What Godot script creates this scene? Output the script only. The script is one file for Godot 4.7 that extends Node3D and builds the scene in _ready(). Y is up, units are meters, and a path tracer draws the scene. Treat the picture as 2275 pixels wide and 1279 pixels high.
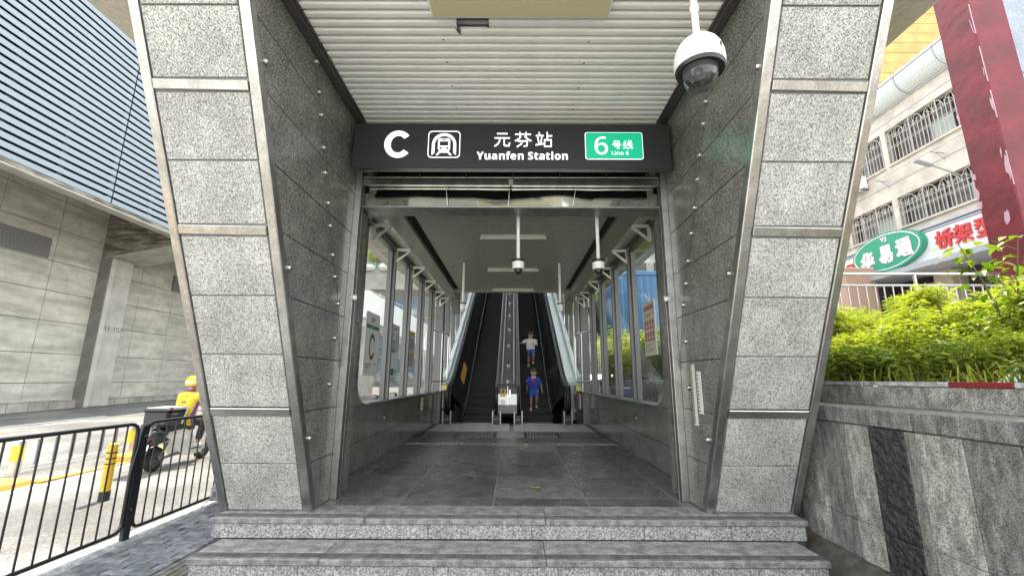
extends Node3D

var rng := RandomNumberGenerator.new()
var used := {}
var M := {}
var bold_font: SystemFont
var plain_font: SystemFont


# ---------------------------------------------------------------- geometry collector
class Geo:
	var v := PackedVector3Array()
	var n := PackedVector3Array()
	var uv := PackedVector2Array()
	var c := PackedColorArray()
	var col := Color.WHITE

	func tri_s(a: Vector3, b: Vector3, d: Vector3, na: Vector3, nb: Vector3, nd: Vector3, ua := Vector2.ZERO, ub := Vector2.ZERO, ud := Vector2.ZERO) -> void:
		v.append(a); v.append(d); v.append(b)
		n.append(na); n.append(nd); n.append(nb)
		uv.append(ua); uv.append(ud); uv.append(ub)
		c.append(col); c.append(col); c.append(col)

	func tri(a: Vector3, b: Vector3, d: Vector3) -> void:
		var m := (b - a).cross(d - a).normalized()
		tri_s(a, b, d, m, m, m)

	func quad(a: Vector3, b: Vector3, d: Vector3, e: Vector3) -> void:
		var m := (d - a).cross(e - b).normalized()
		tri_s(a, b, d, m, m, m, Vector2(0, 1), Vector2(1, 1), Vector2(1, 0))
		tri_s(a, d, e, m, m, m, Vector2(0, 1), Vector2(1, 0), Vector2(0, 0))

	func quad_s(a: Vector3, b: Vector3, d: Vector3, e: Vector3, na: Vector3, nb: Vector3, nd: Vector3, ne: Vector3) -> void:
		tri_s(a, b, d, na, nb, nd)
		tri_s(a, d, e, na, nd, ne)

	func box(at: Vector3, size: Vector3, basis := Basis(), bevel := 0.0) -> Geo:
		var h := size / 2.0
		var axes := [[0, 1, 2], [1, 2, 0], [2, 0, 1]]
		var k := minf(bevel, minf(h.x, minf(h.y, h.z)) * 0.9)
		for ax in axes:
			for s in [-1.0, 1.0]:
				var nn := Vector3.ZERO
				nn[ax[0]] = s
				var p := []
				for q in [[-1, -1], [1, -1], [1, 1], [-1, 1]]:
					var w := Vector3.ZERO
					w[ax[0]] = s * h[ax[0]]
					w[ax[1]] = q[0] * (h[ax[1]] - k)
					w[ax[2]] = q[1] * (h[ax[2]] - k)
					p.append(at + basis * w)
				if s > 0:
					quad(p[0], p[1], p[2], p[3])
				else:
					quad(p[3], p[2], p[1], p[0])
		if k > 0.0:
			for ax in axes:       # edges along axis ax[0]
				for s1 in [-1.0, 1.0]:
					for s2 in [-1.0, 1.0]:
						var a := Vector3.ZERO
						var b := Vector3.ZERO
						a[ax[0]] = -(h[ax[0]] - k); b[ax[0]] = h[ax[0]] - k
						a[ax[1]] = s1 * h[ax[1]]; b[ax[1]] = s1 * h[ax[1]]
						a[ax[2]] = s2 * (h[ax[2]] - k); b[ax[2]] = s2 * (h[ax[2]] - k)
						var a2 := a
						var b2 := b
						a2[ax[1]] = s1 * (h[ax[1]] - k); b2[ax[1]] = s1 * (h[ax[1]] - k)
						a2[ax[2]] = s2 * h[ax[2]]; b2[ax[2]] = s2 * h[ax[2]]
						if s1 * s2 > 0:
							quad(at + basis * a, at + basis * b, at + basis * b2, at + basis * a2)
						else:
							quad(at + basis * a2, at + basis * b2, at + basis * b, at + basis * a)
			for sx in [-1.0, 1.0]:
				for sy in [-1.0, 1.0]:
					for sz in [-1.0, 1.0]:
						var s := Vector3(sx, sy, sz)
						var i := at + basis * Vector3(sx * h.x, sy * (h.y - k), sz * (h.z - k))
						var j := at + basis * Vector3(sx * (h.x - k), sy * h.y, sz * (h.z - k))
						var l := at + basis * Vector3(sx * (h.x - k), sy * (h.y - k), sz * h.z)
						if sx * sy * sz > 0:
							tri(i, j, l)
						else:
							tri(l, j, i)
		return self

	func span(a: Vector3, b: Vector3, bevel := 0.0) -> Geo:      # axis aligned box from corner to corner
		return box((a + b) / 2.0, (b - a).abs(), Basis(), bevel)

	func beam(a: Vector3, b: Vector3, w: float, h: float, up := Vector3.UP, bevel := 0.0) -> Geo:
		var z := (b - a).normalized()
		if absf(z.dot(up)) > 0.99:
			up = Vector3.RIGHT
		var x := up.cross(z).normalized()
		var y := z.cross(x)
		return box((a + b) / 2.0, Vector3(w, h, a.distance_to(b)), Basis(x, y, z), bevel)

	func prism(poly: PackedVector2Array, d0: float, d1: float, xf := Transform3D()) -> Geo:
		var area := 0.0
		var cnt := poly.size()
		for i in cnt:
			area += poly[i].cross(poly[(i + 1) % cnt])
		if area < 0:
			poly.reverse()
		var idx := Geometry2D.triangulate_polygon(poly)
		for t in range(0, idx.size(), 3):
			var a := poly[idx[t]]
			var b := poly[idx[t + 1]]
			var d := poly[idx[t + 2]]
			if (b - a).cross(d - a) < 0:
				var q := b
				b = d
				d = q
			tri(xf * Vector3(a.x, a.y, d1), xf * Vector3(b.x, b.y, d1), xf * Vector3(d.x, d.y, d1))
			tri(xf * Vector3(a.x, a.y, d0), xf * Vector3(d.x, d.y, d0), xf * Vector3(b.x, b.y, d0))
		for i in cnt:
			var a := poly[i]
			var b := poly[(i + 1) % cnt]
			quad(xf * Vector3(a.x, a.y, d0), xf * Vector3(b.x, b.y, d0), xf * Vector3(b.x, b.y, d1), xf * Vector3(a.x, a.y, d1))
		return self

	func tube(pts: PackedVector3Array, r: float, sides := 8, closed := false, r2 := -1.0, radii := PackedFloat32Array()) -> Geo:
		var cnt := pts.size()
		var rings := []
		var norms := []
		var last := Vector3.ZERO
		for i in cnt:
			var t: Vector3
			if closed:
				t = (pts[(i + 1) % cnt] - pts[(i - 1 + cnt) % cnt]).normalized()
			else:
				t = (pts[mini(i + 1, cnt - 1)] - pts[maxi(i - 1, 0)]).normalized()
			var x: Vector3
			if last == Vector3.ZERO:
				x = (Vector3.UP if absf(t.y) < 0.9 else Vector3.RIGHT).cross(t).normalized()
			else:
				x = (last - t * last.dot(t)).normalized()
			last = x
			var y := t.cross(x)
			var rr := r if radii.is_empty() else radii[i]
			var ring := PackedVector3Array()
			var nr := PackedVector3Array()
			for k in sides:
				var an := TAU * k / sides
				var d := x * cos(an) + y * sin(an)
				ring.append(pts[i] + x * cos(an) * rr + y * sin(an) * (rr if r2 < 0 else r2))
				nr.append(d)
			rings.append(ring)
			norms.append(nr)
		for i in (cnt if closed else cnt - 1):
			var j := (i + 1) % cnt
			for k in sides:
				var l := (k + 1) % sides
				quad_s(rings[i][k], rings[i][l], rings[j][l], rings[j][k], norms[i][k], norms[i][l], norms[j][l], norms[j][k])
		if not closed:
			for k in range(1, sides - 1):
				tri(rings[0][0], rings[0][k + 1], rings[0][k])
				tri(rings[cnt - 1][0], rings[cnt - 1][k], rings[cnt - 1][k + 1])
		return self

	func lathe(prof: PackedVector2Array, xf := Transform3D(), segs := 20) -> Geo:   # (radius, y) from bottom to top
		for i in prof.size() - 1:
			var a := prof[i]
			var b := prof[i + 1]
			var d := (b - a).normalized()
			var nn := Vector2(d.y, -d.x)
			for k in segs:
				var p := TAU * k / segs
				var q := TAU * (k + 1) / segs
				var cp := Vector3(cos(p), 0, -sin(p))
				var cq := Vector3(cos(q), 0, -sin(q))
				var na := (xf.basis * (cp * nn.x + Vector3.UP * nn.y)).normalized()
				var nb := (xf.basis * (cq * nn.x + Vector3.UP * nn.y)).normalized()
				var A := xf * (cp * a.x + Vector3.UP * a.y)
				var B := xf * (cq * a.x + Vector3.UP * a.y)
				var C := xf * (cq * b.x + Vector3.UP * b.y)
				var D := xf * (cp * b.x + Vector3.UP * b.y)
				if a.x > 1e-5:
					tri_s(A, B, C, na, nb, nb)
				if b.x > 1e-5:
					tri_s(A, C, D, na, nb, na)
		return self

	func ball(at: Vector3, r: Vector3, segs := 12, rings := 8, basis := Basis()) -> Geo:
		var f := func(i: int, k: int) -> Vector3:
			var th := PI * i / rings
			var ph := TAU * k / segs
			return Vector3(sin(th) * cos(ph), cos(th), -sin(th) * sin(ph))
		for i in rings:
			for k in segs:
				var p: Vector3 = f.call(i, k)
				var q: Vector3 = f.call(i + 1, k)
				var s: Vector3 = f.call(i + 1, k + 1)
				var t: Vector3 = f.call(i, k + 1)
				var ns := []
				var ps := []
				for w in [p, q, s, t]:
					ns.append((basis * (w / r)).normalized())
					ps.append(at + basis * (w * r))
				if i < rings - 1:
					tri_s(ps[0], ps[1], ps[2], ns[0], ns[1], ns[2])
				if i > 0:
					tri_s(ps[0], ps[2], ps[3], ns[0], ns[2], ns[3])
		return self

	func join(o: Geo, xf := Transform3D()) -> Geo:
		for i in o.v.size():
			v.append(xf * o.v[i])
			n.append((xf.basis * o.n[i]).normalized())
		uv.append_array(o.uv)
		c.append_array(o.c)
		return self

	func mesh(inv := Transform3D(), colored := false) -> ArrayMesh:
		var a := []
		a.resize(Mesh.ARRAY_MAX)
		if inv != Transform3D():
			var w := v.duplicate()
			var m := n.duplicate()
			for i in w.size():
				w[i] = inv * v[i]
				m[i] = inv.basis * n[i]
			a[Mesh.ARRAY_VERTEX] = w
			a[Mesh.ARRAY_NORMAL] = m
		else:
			a[Mesh.ARRAY_VERTEX] = v
			a[Mesh.ARRAY_NORMAL] = n
		a[Mesh.ARRAY_TEX_UV] = uv
		if colored:
			a[Mesh.ARRAY_COLOR] = c
		var am := ArrayMesh.new()
		am.add_surface_from_arrays(Mesh.PRIMITIVE_TRIANGLES, a)
		return am


# profiles in (depth = -z, y) that are extruded along +x
var DY := Transform3D(Basis(Vector3(0, 0, -1), Vector3(0, 1, 0), Vector3(1, 0, 0)), Vector3.ZERO)


func V2(a: Array) -> PackedVector2Array:
	var p := PackedVector2Array()
	for i in range(0, a.size(), 2):
		p.append(Vector2(a[i], a[i + 1]))
	return p


func V3(a: Array) -> PackedVector3Array:
	var p := PackedVector3Array()
	for i in range(0, a.size(), 3):
		p.append(Vector3(a[i], a[i + 1], a[i + 2]))
	return p


func rounded(pts: PackedVector3Array, r: float, steps := 4) -> PackedVector3Array:
	var out := PackedVector3Array([pts[0]])
	for i in range(1, pts.size() - 1):
		var a := pts[i] + (pts[i - 1] - pts[i]).limit_length(r)
		var b := pts[i] + (pts[i + 1] - pts[i]).limit_length(r)
		for k in steps + 1:
			var t := float(k) / steps
			out.append(a.lerp(pts[i], t).lerp(pts[i].lerp(b, t), t))
	out.append(pts[pts.size() - 1])
	return out


func round_rect(w: float, h: float, r: float, steps := 5) -> PackedVector2Array:
	var p := PackedVector2Array()
	for q in [[1, 1, 0.0], [-1, 1, PI / 2], [-1, -1, PI], [1, -1, PI * 1.5]]:
		for k in steps + 1:
			var a: float = q[2] + PI / 2 * k / steps
			p.append(Vector2(q[0] * (w / 2 - r) + cos(a) * r, q[1] * (h / 2 - r) + sin(a) * r))
	return p


# ---------------------------------------------------------------- nodes
func numbered(called: String) -> String:
	var k: int = used.get(called, -1) + 1
	used[called] = k
	return called if k == 0 else "%s_%03d" % [called, k]


func tag(o: Node, label := "", category := "", group := "", kind := "") -> Node:
	if label != "":
		o.set_meta("label", label)
	if category != "":
		o.set_meta("category", category)
	if group != "":
		o.set_meta("group", group)
	if kind != "":
		o.set_meta("kind", kind)
	return o


func thing(called: String, label: String, category: String, at := Vector3.ZERO, group := "", turn := 0.0) -> Node3D:
	var o := Node3D.new()
	o.name = numbered(called)
	add_child(o)
	o.position = at
	o.rotation.y = turn
	tag(o, label, category, group)
	return o


# a part whose shape is given in the world's axes
func part(called: String, g: Geo, m: Material, parent: Node3D, colored := false) -> MeshInstance3D:
	var o := MeshInstance3D.new()
	o.name = called
	o.mesh = g.mesh(parent.global_transform.affine_inverse(), colored)
	o.mesh.surface_set_material(0, m)
	parent.add_child(o, true)
	return o


# a part whose shape is given in its parent's axes
func piece(called: String, g: Geo, m: Material, parent: Node3D, colored := false) -> MeshInstance3D:
	var o := MeshInstance3D.new()
	o.name = called
	o.mesh = g.mesh(Transform3D(), colored)
	o.mesh.surface_set_material(0, m)
	parent.add_child(o, true)
	return o


# one more user of a shared mesh, placed in the world's axes
func again(called: String, mesh: Mesh, m: Material, parent: Node3D, xf: Transform3D) -> MeshInstance3D:
	var o := MeshInstance3D.new()
	o.name = called
	o.mesh = mesh
	o.material_override = m
	parent.add_child(o, true)
	o.global_transform = xf
	return o


func node(called: String, parent: Node3D) -> Node3D:
	var o := Node3D.new()
	o.name = called
	parent.add_child(o, true)
	return o


# a whole thing that is one mesh, shape in the world's axes, standing at «at»
func solo(called: String, g: Geo, m: Material, at: Vector3, label: String, category: String, group := "", colored := false) -> MeshInstance3D:
	var o := MeshInstance3D.new()
	o.name = numbered(called)
	o.mesh = g.mesh(Transform3D(Basis(), -at), colored)
	o.mesh.surface_set_material(0, m)
	add_child(o)
	o.position = at
	tag(o, label, category, group)
	return o


func setting(called: String, g: Geo, m: Material) -> MeshInstance3D:
	var o := MeshInstance3D.new()
	o.name = numbered(called)
	o.mesh = g.mesh()
	o.mesh.surface_set_material(0, m)
	add_child(o)
	o.set_meta("kind", "structure")
	return o


func copy_of(o: Node3D, xf: Transform3D, label: String, group := "") -> Node3D:
	var r: Node3D = o.duplicate()
	var base := String(o.name)
	if base.length() > 4 and base[base.length() - 4] == "_" and base.right(3).is_valid_int():
		base = base.left(base.length() - 4)
	r.name = numbered(base)
	add_child(r)
	r.transform = xf
	r.set_meta("label", label)
	if group != "":
		r.set_meta("group", group)
	return r


# lettering that fills a given rectangle; xf: its middle, +z towards the reader
func lettering(called: String, text: String, is_bold: bool, w: float, h: float, depth: float, xf: Transform3D, m: Material, parent: Node3D) -> MeshInstance3D:
	var t := TextMesh.new()
	t.font = bold_font if is_bold else plain_font
	t.text = text
	t.font_size = 48
	t.pixel_size = 0.01
	t.depth = 0.1
	t.curve_step = 1.5
	var bb := t.get_aabb()
	var o := MeshInstance3D.new()
	o.name = called
	o.mesh = t
	o.material_override = m
	parent.add_child(o, true)
	var s := Vector3(w / bb.size.x, h / bb.size.y, depth / 0.1)
	var mid := bb.get_center()
	o.global_transform = xf * Transform3D(Basis.from_scale(s), Vector3(-mid.x * s.x, -mid.y * s.y, 0))
	return o


# brush strokes in a 100 x 100 box (y down), laid as raised bars
func strokes(list: Array, w: float, h: float, weight: float, depth: float, xf: Transform3D) -> Geo:
	var g := Geo.new()
	var k := 0
	for s in list:
		for i in range(0, s.size() - 2, 2):
			var a := Vector2((s[i] - 50) * w / 100.0, (50 - s[i + 1]) * h / 100.0)
			var b := Vector2((s[i + 2] - 50) * w / 100.0, (50 - s[i + 3]) * h / 100.0)
			var d := (b - a).normalized()
			a -= d * weight * 0.4
			b += d * weight * 0.4
			var q := Vector2(-d.y, d.x) * weight / 2.0
			g.prism(PackedVector2Array([a - q, b - q, b + q, a + q]), 0.0, depth + 0.0006 * (k % 9), xf)
			k += 1
	return g


const HAN := {
	"yuan": [[22, 12, 78, 12], [8, 40, 92, 40], [36, 40, 34, 62, 24, 80, 8, 92], [62, 40, 62, 84, 68, 90, 90, 90, 93, 74]],
	"fen": [[6, 16, 94, 16], [32, 4, 32, 28], [68, 4, 68, 28], [36, 32, 26, 46, 6, 58], [62, 32, 76, 46, 96, 58], [22, 60, 76, 60, 72, 90, 56, 92], [46, 60, 40, 78, 16, 96]],
	"zhan": [[22, 4, 26, 16], [6, 24, 46, 24], [14, 34, 20, 70], [38, 34, 32, 70], [4, 84, 48, 76], [70, 4, 70, 52], [70, 26, 96, 26], [54, 52, 92, 52, 92, 93, 54, 93, 54, 52]],
	"hao": [[26, 8, 76, 8, 76, 34, 26, 34, 26, 8], [6, 48, 94, 48], [34, 48, 28, 66, 78, 66, 72, 92, 54, 92]],
	"xian": [[34, 4, 14, 32, 32, 32, 8, 62, 40, 58], [8, 88, 42, 78], [48, 32, 90, 26], [46, 54, 94, 46], [62, 4, 68, 50, 80, 80, 92, 92, 96, 76], [88, 58, 72, 78, 46, 94], [78, 6, 88, 16]],
	"hua": [[34, 6, 22, 28, 6, 42], [24, 28, 24, 56], [84, 12, 54, 32], [54, 4, 54, 44, 60, 50, 88, 50, 90, 38], [6, 70, 94, 70], [50, 56, 50, 98]],
	"yi": [[26, 6, 76, 6, 76, 44, 26, 44, 26, 6], [26, 25, 76, 25], [32, 46, 24, 60, 8, 74], [26, 58, 88, 58, 82, 94, 66, 96], [50, 60, 18, 90], [68, 60, 38, 96]],
	"tong": [[12, 8, 20, 18], [4, 36, 20, 36, 20, 76, 6, 88], [8, 84, 24, 82, 50, 94, 96, 94], [38, 8, 84, 8, 64, 22], [40, 28, 88, 28, 88, 82, 80, 82], [40, 28, 40, 82], [40, 46, 88, 46], [40, 62, 88, 62], [64, 28, 64, 84]],
	"qiao": [[4, 30, 40, 30], [22, 6, 22, 94], [22, 32, 4, 62], [24, 34, 38, 52], [86, 6, 52, 16], [44, 32, 96, 32], [68, 16, 62, 34, 42, 56], [72, 34, 96, 54], [58, 54, 54, 78, 42, 94], [80, 54, 80, 96]],
	"jia": [[8, 18, 44, 18, 40, 44, 32, 44], [26, 4, 22, 28, 6, 46], [58, 14, 90, 14, 90, 42, 58, 42, 58, 14], [6, 60, 94, 60], [50, 48, 50, 98], [48, 62, 8, 92], [52, 62, 92, 92]],
	"xing": [[8, 12, 58, 12], [6, 32, 60, 32], [24, 12, 22, 34, 8, 54], [46, 12, 46, 54], [70, 14, 70, 44], [90, 4, 90, 52, 82, 56], [16, 74, 84, 74], [50, 58, 50, 94], [6, 94, 94, 94]],
	"mu": [[20, 6, 80, 6, 80, 94, 20, 94, 20, 6], [20, 35, 80, 35], [20, 64, 80, 64]],
}


# ---------------------------------------------------------------- the scene
func _ready() -> void:
	var cam := Camera3D.new()
	cam.name = "camera"
	cam.fov = rad_to_deg(2.0 * atan(639.5 / 954.9))
	cam.near = 0.05
	cam.far = 600.0
	add_child(cam)
	cam.position = Vector3(0.035, 1.3, 0.0)
	cam.basis = Basis(Vector3.UP, deg_to_rad(0.1706)) * Basis(Vector3.RIGHT, deg_to_rad(11.884)) * Basis(Vector3.BACK, deg_to_rad(0.2707))
	cam.current = true
	var env := Environment.new()
	env.background_mode = Environment.BG_SKY
	var sky := ProceduralSkyMaterial.new()
	sky.sky_top_color = Color(0.85, 0.872, 0.895)
	sky.sky_horizon_color = Color(0.97, 0.97, 0.96)
	sky.sky_curve = 0.22
	sky.sky_energy_multiplier = 1.25
	sky.ground_bottom_color = Color(0.45, 0.44, 0.42)
	sky.ground_horizon_color = Color(0.6, 0.6, 0.58)
	env.sky = Sky.new()
	env.sky.sky_material = sky
	env.tonemap_mode = Environment.TONE_MAPPER_LINEAR
	env.tonemap_exposure = 2.9
	env.sdfgi_enabled = true
	env.ssao_enabled = true
	env.ssil_enabled = true
	var we := WorldEnvironment.new()
	we.name = "environment"
	we.environment = env
	add_child(we)
	var sun := DirectionalLight3D.new()
	sun.name = "sun"
	sun.light_color = Color(1.0, 0.96, 0.89)
	sun.light_energy = 1.45
	sun.light_angular_distance = 0.5
	sun.shadow_enabled = true
	add_child(sun)
	sun.look_at_from_position(Vector3(-0.02, 0.9, -0.42) * 50.0, Vector3.ZERO, Vector3.RIGHT)

	make_materials()
	build_ground()
	build_entrance()
	build_station()
	build_retaining_wall()
	build_apartments()
	build_right_background()
	build_footbridge()
	build_escalators()
	build_station_sign()
	build_railing()
	build_bollards()
	build_plants()
	build_scooter()
	build_boys()
	build_cameras()
	build_lamps()
	build_posters()


# ---------------------------------------------------------------- textures and materials
func srgb_bytes(lin: Array) -> Array:
	var c := Color(lin[0], lin[1], lin[2]).linear_to_srgb()
	return [int(c.r * 255), int(c.g * 255), int(c.b * 255)]


# crystals: each cell of a fine grid takes one tone out of a palette of [share, [r, g, b]] (real-world linear values)
func grain_tex(cells: int, size: int, palette: Array, sd: int) -> ImageTexture:
	rng.seed = sd
	var tones := []
	for p in palette:
		tones.append(srgb_bytes(p[1]))
	var b := PackedByteArray()
	b.resize(cells * cells * 3)
	for i in cells * cells:
		var r := rng.randf()
		var k := 0
		while k < palette.size() - 1 and r > palette[k][0]:
			r -= palette[k][0]
			k += 1
		var j := rng.randi_range(-9, 9)
		b[i * 3] = clampi(tones[k][0] + j, 0, 255)
		b[i * 3 + 1] = clampi(tones[k][1] + j, 0, 255)
		b[i * 3 + 2] = clampi(tones[k][2] + j, 0, 255)
	var im := Image.create_from_data(cells, cells, false, Image.FORMAT_RGB8, b)
	im.resize(size, size, Image.INTERPOLATE_CUBIC)
	return ImageTexture.create_from_image(im)


# smooth grey noise between two tones (multiplies a colour, or serves as roughness, relief or mask)
func cloud_tex(sd: int, freq: float, lo: float, hi: float, size := 512, octaves := 5, gain := 0.5, contrast := 1.6) -> ImageTexture:
	var nz := FastNoiseLite.new()
	nz.seed = sd
	nz.noise_type = FastNoiseLite.TYPE_SIMPLEX_SMOOTH
	nz.frequency = freq
	nz.fractal_octaves = octaves
	nz.fractal_gain = gain
	var im := nz.get_seamless_image(size, size, false, false, 0.2)
	im.convert(Image.FORMAT_L8)
	var d := im.get_data()
	for i in d.size():
		var t := clampf((d[i] / 255.0 - 0.5) * contrast + 0.5, 0.0, 1.0)
		d[i] = int(255.0 * lerpf(lo, hi, t))
	return ImageTexture.create_from_image(Image.create_from_data(size, size, false, Image.FORMAT_L8, d))


func lin(r: float, g: float, b: float, a := 1.0) -> Color:
	var c := Color(r, g, b).linear_to_srgb()
	c.a = a
	return c


func mat(called: String, color: Color, rough := 0.6, metal := 0.0) -> StandardMaterial3D:
	var m := StandardMaterial3D.new()
	m.resource_name = called
	m.albedo_color = color
	m.roughness = rough
	m.metallic = metal
	M[called] = m
	return m


func surfaced(m: StandardMaterial3D, tex: Texture2D, metres, wear: Texture2D = null, wear_metres = 3.0) -> StandardMaterial3D:
	m.albedo_texture = tex
	m.uv1_triplanar = true
	m.uv1_world_triplanar = true
	m.uv1_triplanar_sharpness = 6.0
	m.uv1_scale = Vector3.ONE / metres if metres is float else Vector3(1.0 / metres.x, 1.0 / metres.y, 1.0 / metres.z)
	if wear:
		m.detail_enabled = true
		m.detail_blend_mode = BaseMaterial3D.BLEND_MODE_MUL
		m.detail_albedo = wear
		m.detail_uv_layer = BaseMaterial3D.DETAIL_UV_2
		m.uv2_triplanar = true
		m.uv2_world_triplanar = true
		m.uv2_triplanar_sharpness = 6.0
		m.uv2_scale = Vector3.ONE / wear_metres if wear_metres is float else Vector3(1.0 / wear_metres.x, 1.0 / wear_metres.y, 1.0 / wear_metres.z)
	return m


func make_materials() -> void:
	bold_font = SystemFont.new()
	bold_font.font_names = PackedStringArray(["Droid Sans"])
	bold_font.font_weight = 700
	plain_font = SystemFont.new()
	plain_font.font_names = PackedStringArray(["Droid Sans"])
	var light_grain := grain_tex(300, 1024, [[0.12, [0.14, 0.14, 0.138]], [0.30, [0.29, 0.29, 0.283]], [0.36, [0.43, 0.43, 0.415]], [0.22, [0.58, 0.57, 0.545]]], 11)
	var dark_grain := grain_tex(256, 1024, [[0.20, [0.10, 0.10, 0.098]], [0.34, [0.19, 0.19, 0.186]], [0.30, [0.29, 0.29, 0.283]], [0.16, [0.40, 0.40, 0.39]]], 12)
	var step_grain := grain_tex(230, 1024, [[0.20, [0.20, 0.20, 0.205]], [0.28, [0.34, 0.34, 0.345]], [0.32, [0.50, 0.50, 0.50]], [0.20, [0.70, 0.70, 0.70]]], 13)
	var soft := cloud_tex(21, 0.006, 0.87, 1.0, 512, 6, 0.6)
	var blotch := cloud_tex(22, 0.012, 0.72, 1.0, 512, 6, 0.6, 1.8)
	var fine := cloud_tex(23, 0.05, 0.88, 1.0, 512, 4, 0.6)
	var streak := cloud_tex(24, 0.008, 0.72, 1.0, 512, 6, 0.58, 1.8)
	var rough_map := cloud_tex(25, 0.02, 0.5, 1.0, 512, 5, 0.6)
	var relief := cloud_tex(26, 0.012, 0.0, 1.0, 512, 6, 0.55, 1.8)
	var m: StandardMaterial3D

	for k in 3:
		surfaced(mat("granite_%d" % k, [lin(0.98, 0.98, 0.95), lin(0.91, 0.91, 0.88), lin(1.0, 1.0, 0.97)][k], 0.55), light_grain, 2.1, soft, 1.7 + 0.5 * k)
	m = surfaced(mat("granite_polished_shaded", Color(0.90, 0.90, 0.87), 0.25), dark_grain, 2.0, soft, 1.3)  # same granite as the pillars, soffit shade put into a darker grain
	m = surfaced(mat("granite_dado", Color(0.86, 0.88, 0.83), 0.14), dark_grain, 1.5, soft, 2.0)
	for k in 3:
		m = surfaced(mat("floor_stone_%d" % k, [lin(0.64, 0.645, 0.62), lin(0.72, 0.725, 0.70), lin(0.57, 0.575, 0.555)][k], 0.45), dark_grain, 1.7 + 0.2 * k, blotch, 1.9 + 0.3 * k)
		m.roughness_texture = rough_map
	surfaced(mat("floor_stone_pale", lin(1, 1, 0.98), 0.5), light_grain, 2.3, blotch, 1.2).albedo_color = lin(0.62, 0.62, 0.59)
	m = surfaced(mat("step_riser", lin(0.60, 0.60, 0.595), 0.7), step_grain, 2.2, soft, 0.9)
	surfaced(mat("step_tread", lin(0.80, 0.80, 0.78), 0.55), light_grain, 1.4, blotch, 0.9)
	surfaced(mat("step_groove", lin(0.34, 0.34, 0.335), 0.6), light_grain, 1.2, blotch, 0.7)
	surfaced(mat("step_nose", lin(0.23, 0.235, 0.235), 0.5), light_grain, 1.1, blotch, 0.8).albedo_color = lin(0.62, 0.63, 0.63)
	surfaced(mat("wall_stone_pale", lin(0.92, 0.92, 0.86), 0.75), light_grain, 1.9, blotch, Vector3(0.7, 1.6, 0.7))
	surfaced(mat("wall_stone_mid", lin(0.50, 0.505, 0.48), 0.7), light_grain, 1.7, blotch, Vector3(0.5, 1.6, 0.5))
	m = surfaced(mat("wall_stone_black", lin(0.042, 0.044, 0.042), 0.5), fine, 0.6, blotch, 0.5)
	m.heightmap_enabled = true
	m.heightmap_texture = relief
	m.heightmap_scale = 2.5
	mat("grout", lin(0.30, 0.30, 0.31), 0.85)
	mat("grout_dark", lin(0.06, 0.06, 0.06), 0.9)
	mat("seam_white", lin(0.42, 0.42, 0.39), 0.85)

	m = surfaced(mat("steel", lin(0.66, 0.65, 0.62), 0.34, 1.0), fine, Vector3(0.5, 0.9, 0.5), soft, 0.7)
	m = surfaced(mat("steel_dull", lin(0.50, 0.50, 0.48), 0.42, 0.85), fine, Vector3(0.6, 1.4, 0.6), soft, 0.7)
	m = mat("steel_mirror", lin(0.66, 0.68, 0.63), 0.06, 1.0)
	m.uv1_triplanar = true
	m.uv1_world_triplanar = true
	m.uv1_scale = Vector3.ONE * 0.35
	m.heightmap_enabled = true
	m.heightmap_texture = cloud_tex(41, 0.008, 0.0, 1.0, 256, 2, 0.4)
	m.heightmap_scale = 1.6
	surfaced(mat("mullion_grey", lin(0.17, 0.175, 0.17), 0.4, 0.5), fine, 1.0)
	mat("steel_bright", lin(0.70, 0.70, 0.69), 0.28, 1.0)
	mat("steel_dark", lin(0.14, 0.14, 0.135), 0.4, 0.7)
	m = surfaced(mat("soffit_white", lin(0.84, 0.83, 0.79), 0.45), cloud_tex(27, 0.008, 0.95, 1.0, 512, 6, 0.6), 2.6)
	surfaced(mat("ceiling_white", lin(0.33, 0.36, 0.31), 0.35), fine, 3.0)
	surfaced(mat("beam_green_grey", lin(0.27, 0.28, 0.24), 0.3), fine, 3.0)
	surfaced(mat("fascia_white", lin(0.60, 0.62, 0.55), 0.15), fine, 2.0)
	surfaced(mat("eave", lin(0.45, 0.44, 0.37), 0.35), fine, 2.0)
	mat("roof_grey", lin(0.4, 0.4, 0.38), 0.6)
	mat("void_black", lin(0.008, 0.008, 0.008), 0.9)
	mat("rubber_black", lin(0.012, 0.012, 0.012), 0.35)
	mat("plastic_black", lin(0.02, 0.02, 0.02), 0.4)
	mat("balustrade_black", lin(0.018, 0.02, 0.022), 0.16)
	m = surfaced(mat("escalator_steel", lin(0.36, 0.36, 0.36), 0.3, 1.0), fine, 1.0)
	surfaced(mat("escalator_step", lin(0.014, 0.014, 0.015), 0.6, 0.0), fine, 0.3)
	surfaced(mat("plate_steel", lin(0.30, 0.31, 0.31), 0.45, 0.7), fine, 0.35)
	surfaced(mat("deck_steel", lin(0.42, 0.42, 0.41), 0.30, 0.8), fine, Vector3(0.6, 0.6, 1.5))
	mat("cladding_pale", lin(0.66, 0.72, 0.72), 0.25)
	mat("paint_white", lin(0.76, 0.76, 0.73), 0.4)
	mat("paint_cream", lin(0.52, 0.49, 0.30), 0.35)
	mat("lamp_white", lin(0.7, 0.72, 0.66), 0.4)
	mat("sign_grey", lin(0.028, 0.030, 0.032), 0.3)
	mat("sign_green", lin(0.01, 0.36, 0.20), 0.4)
	m = M["sign_green"]
	m.emission_enabled = true
	m.emission = lin(0.0, 0.38, 0.20)
	m.emission_energy_multiplier = 0.28
	m = mat("sign_letter", lin(0.8, 0.8, 0.82), 0.4)
	m.emission_enabled = true
	m.emission = lin(0.92, 0.92, 1.0)
	m.emission_energy_multiplier = 0.38
	m = mat("glass", Color(0.86, 0.95, 0.92, 0.05), 0.02)
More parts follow.
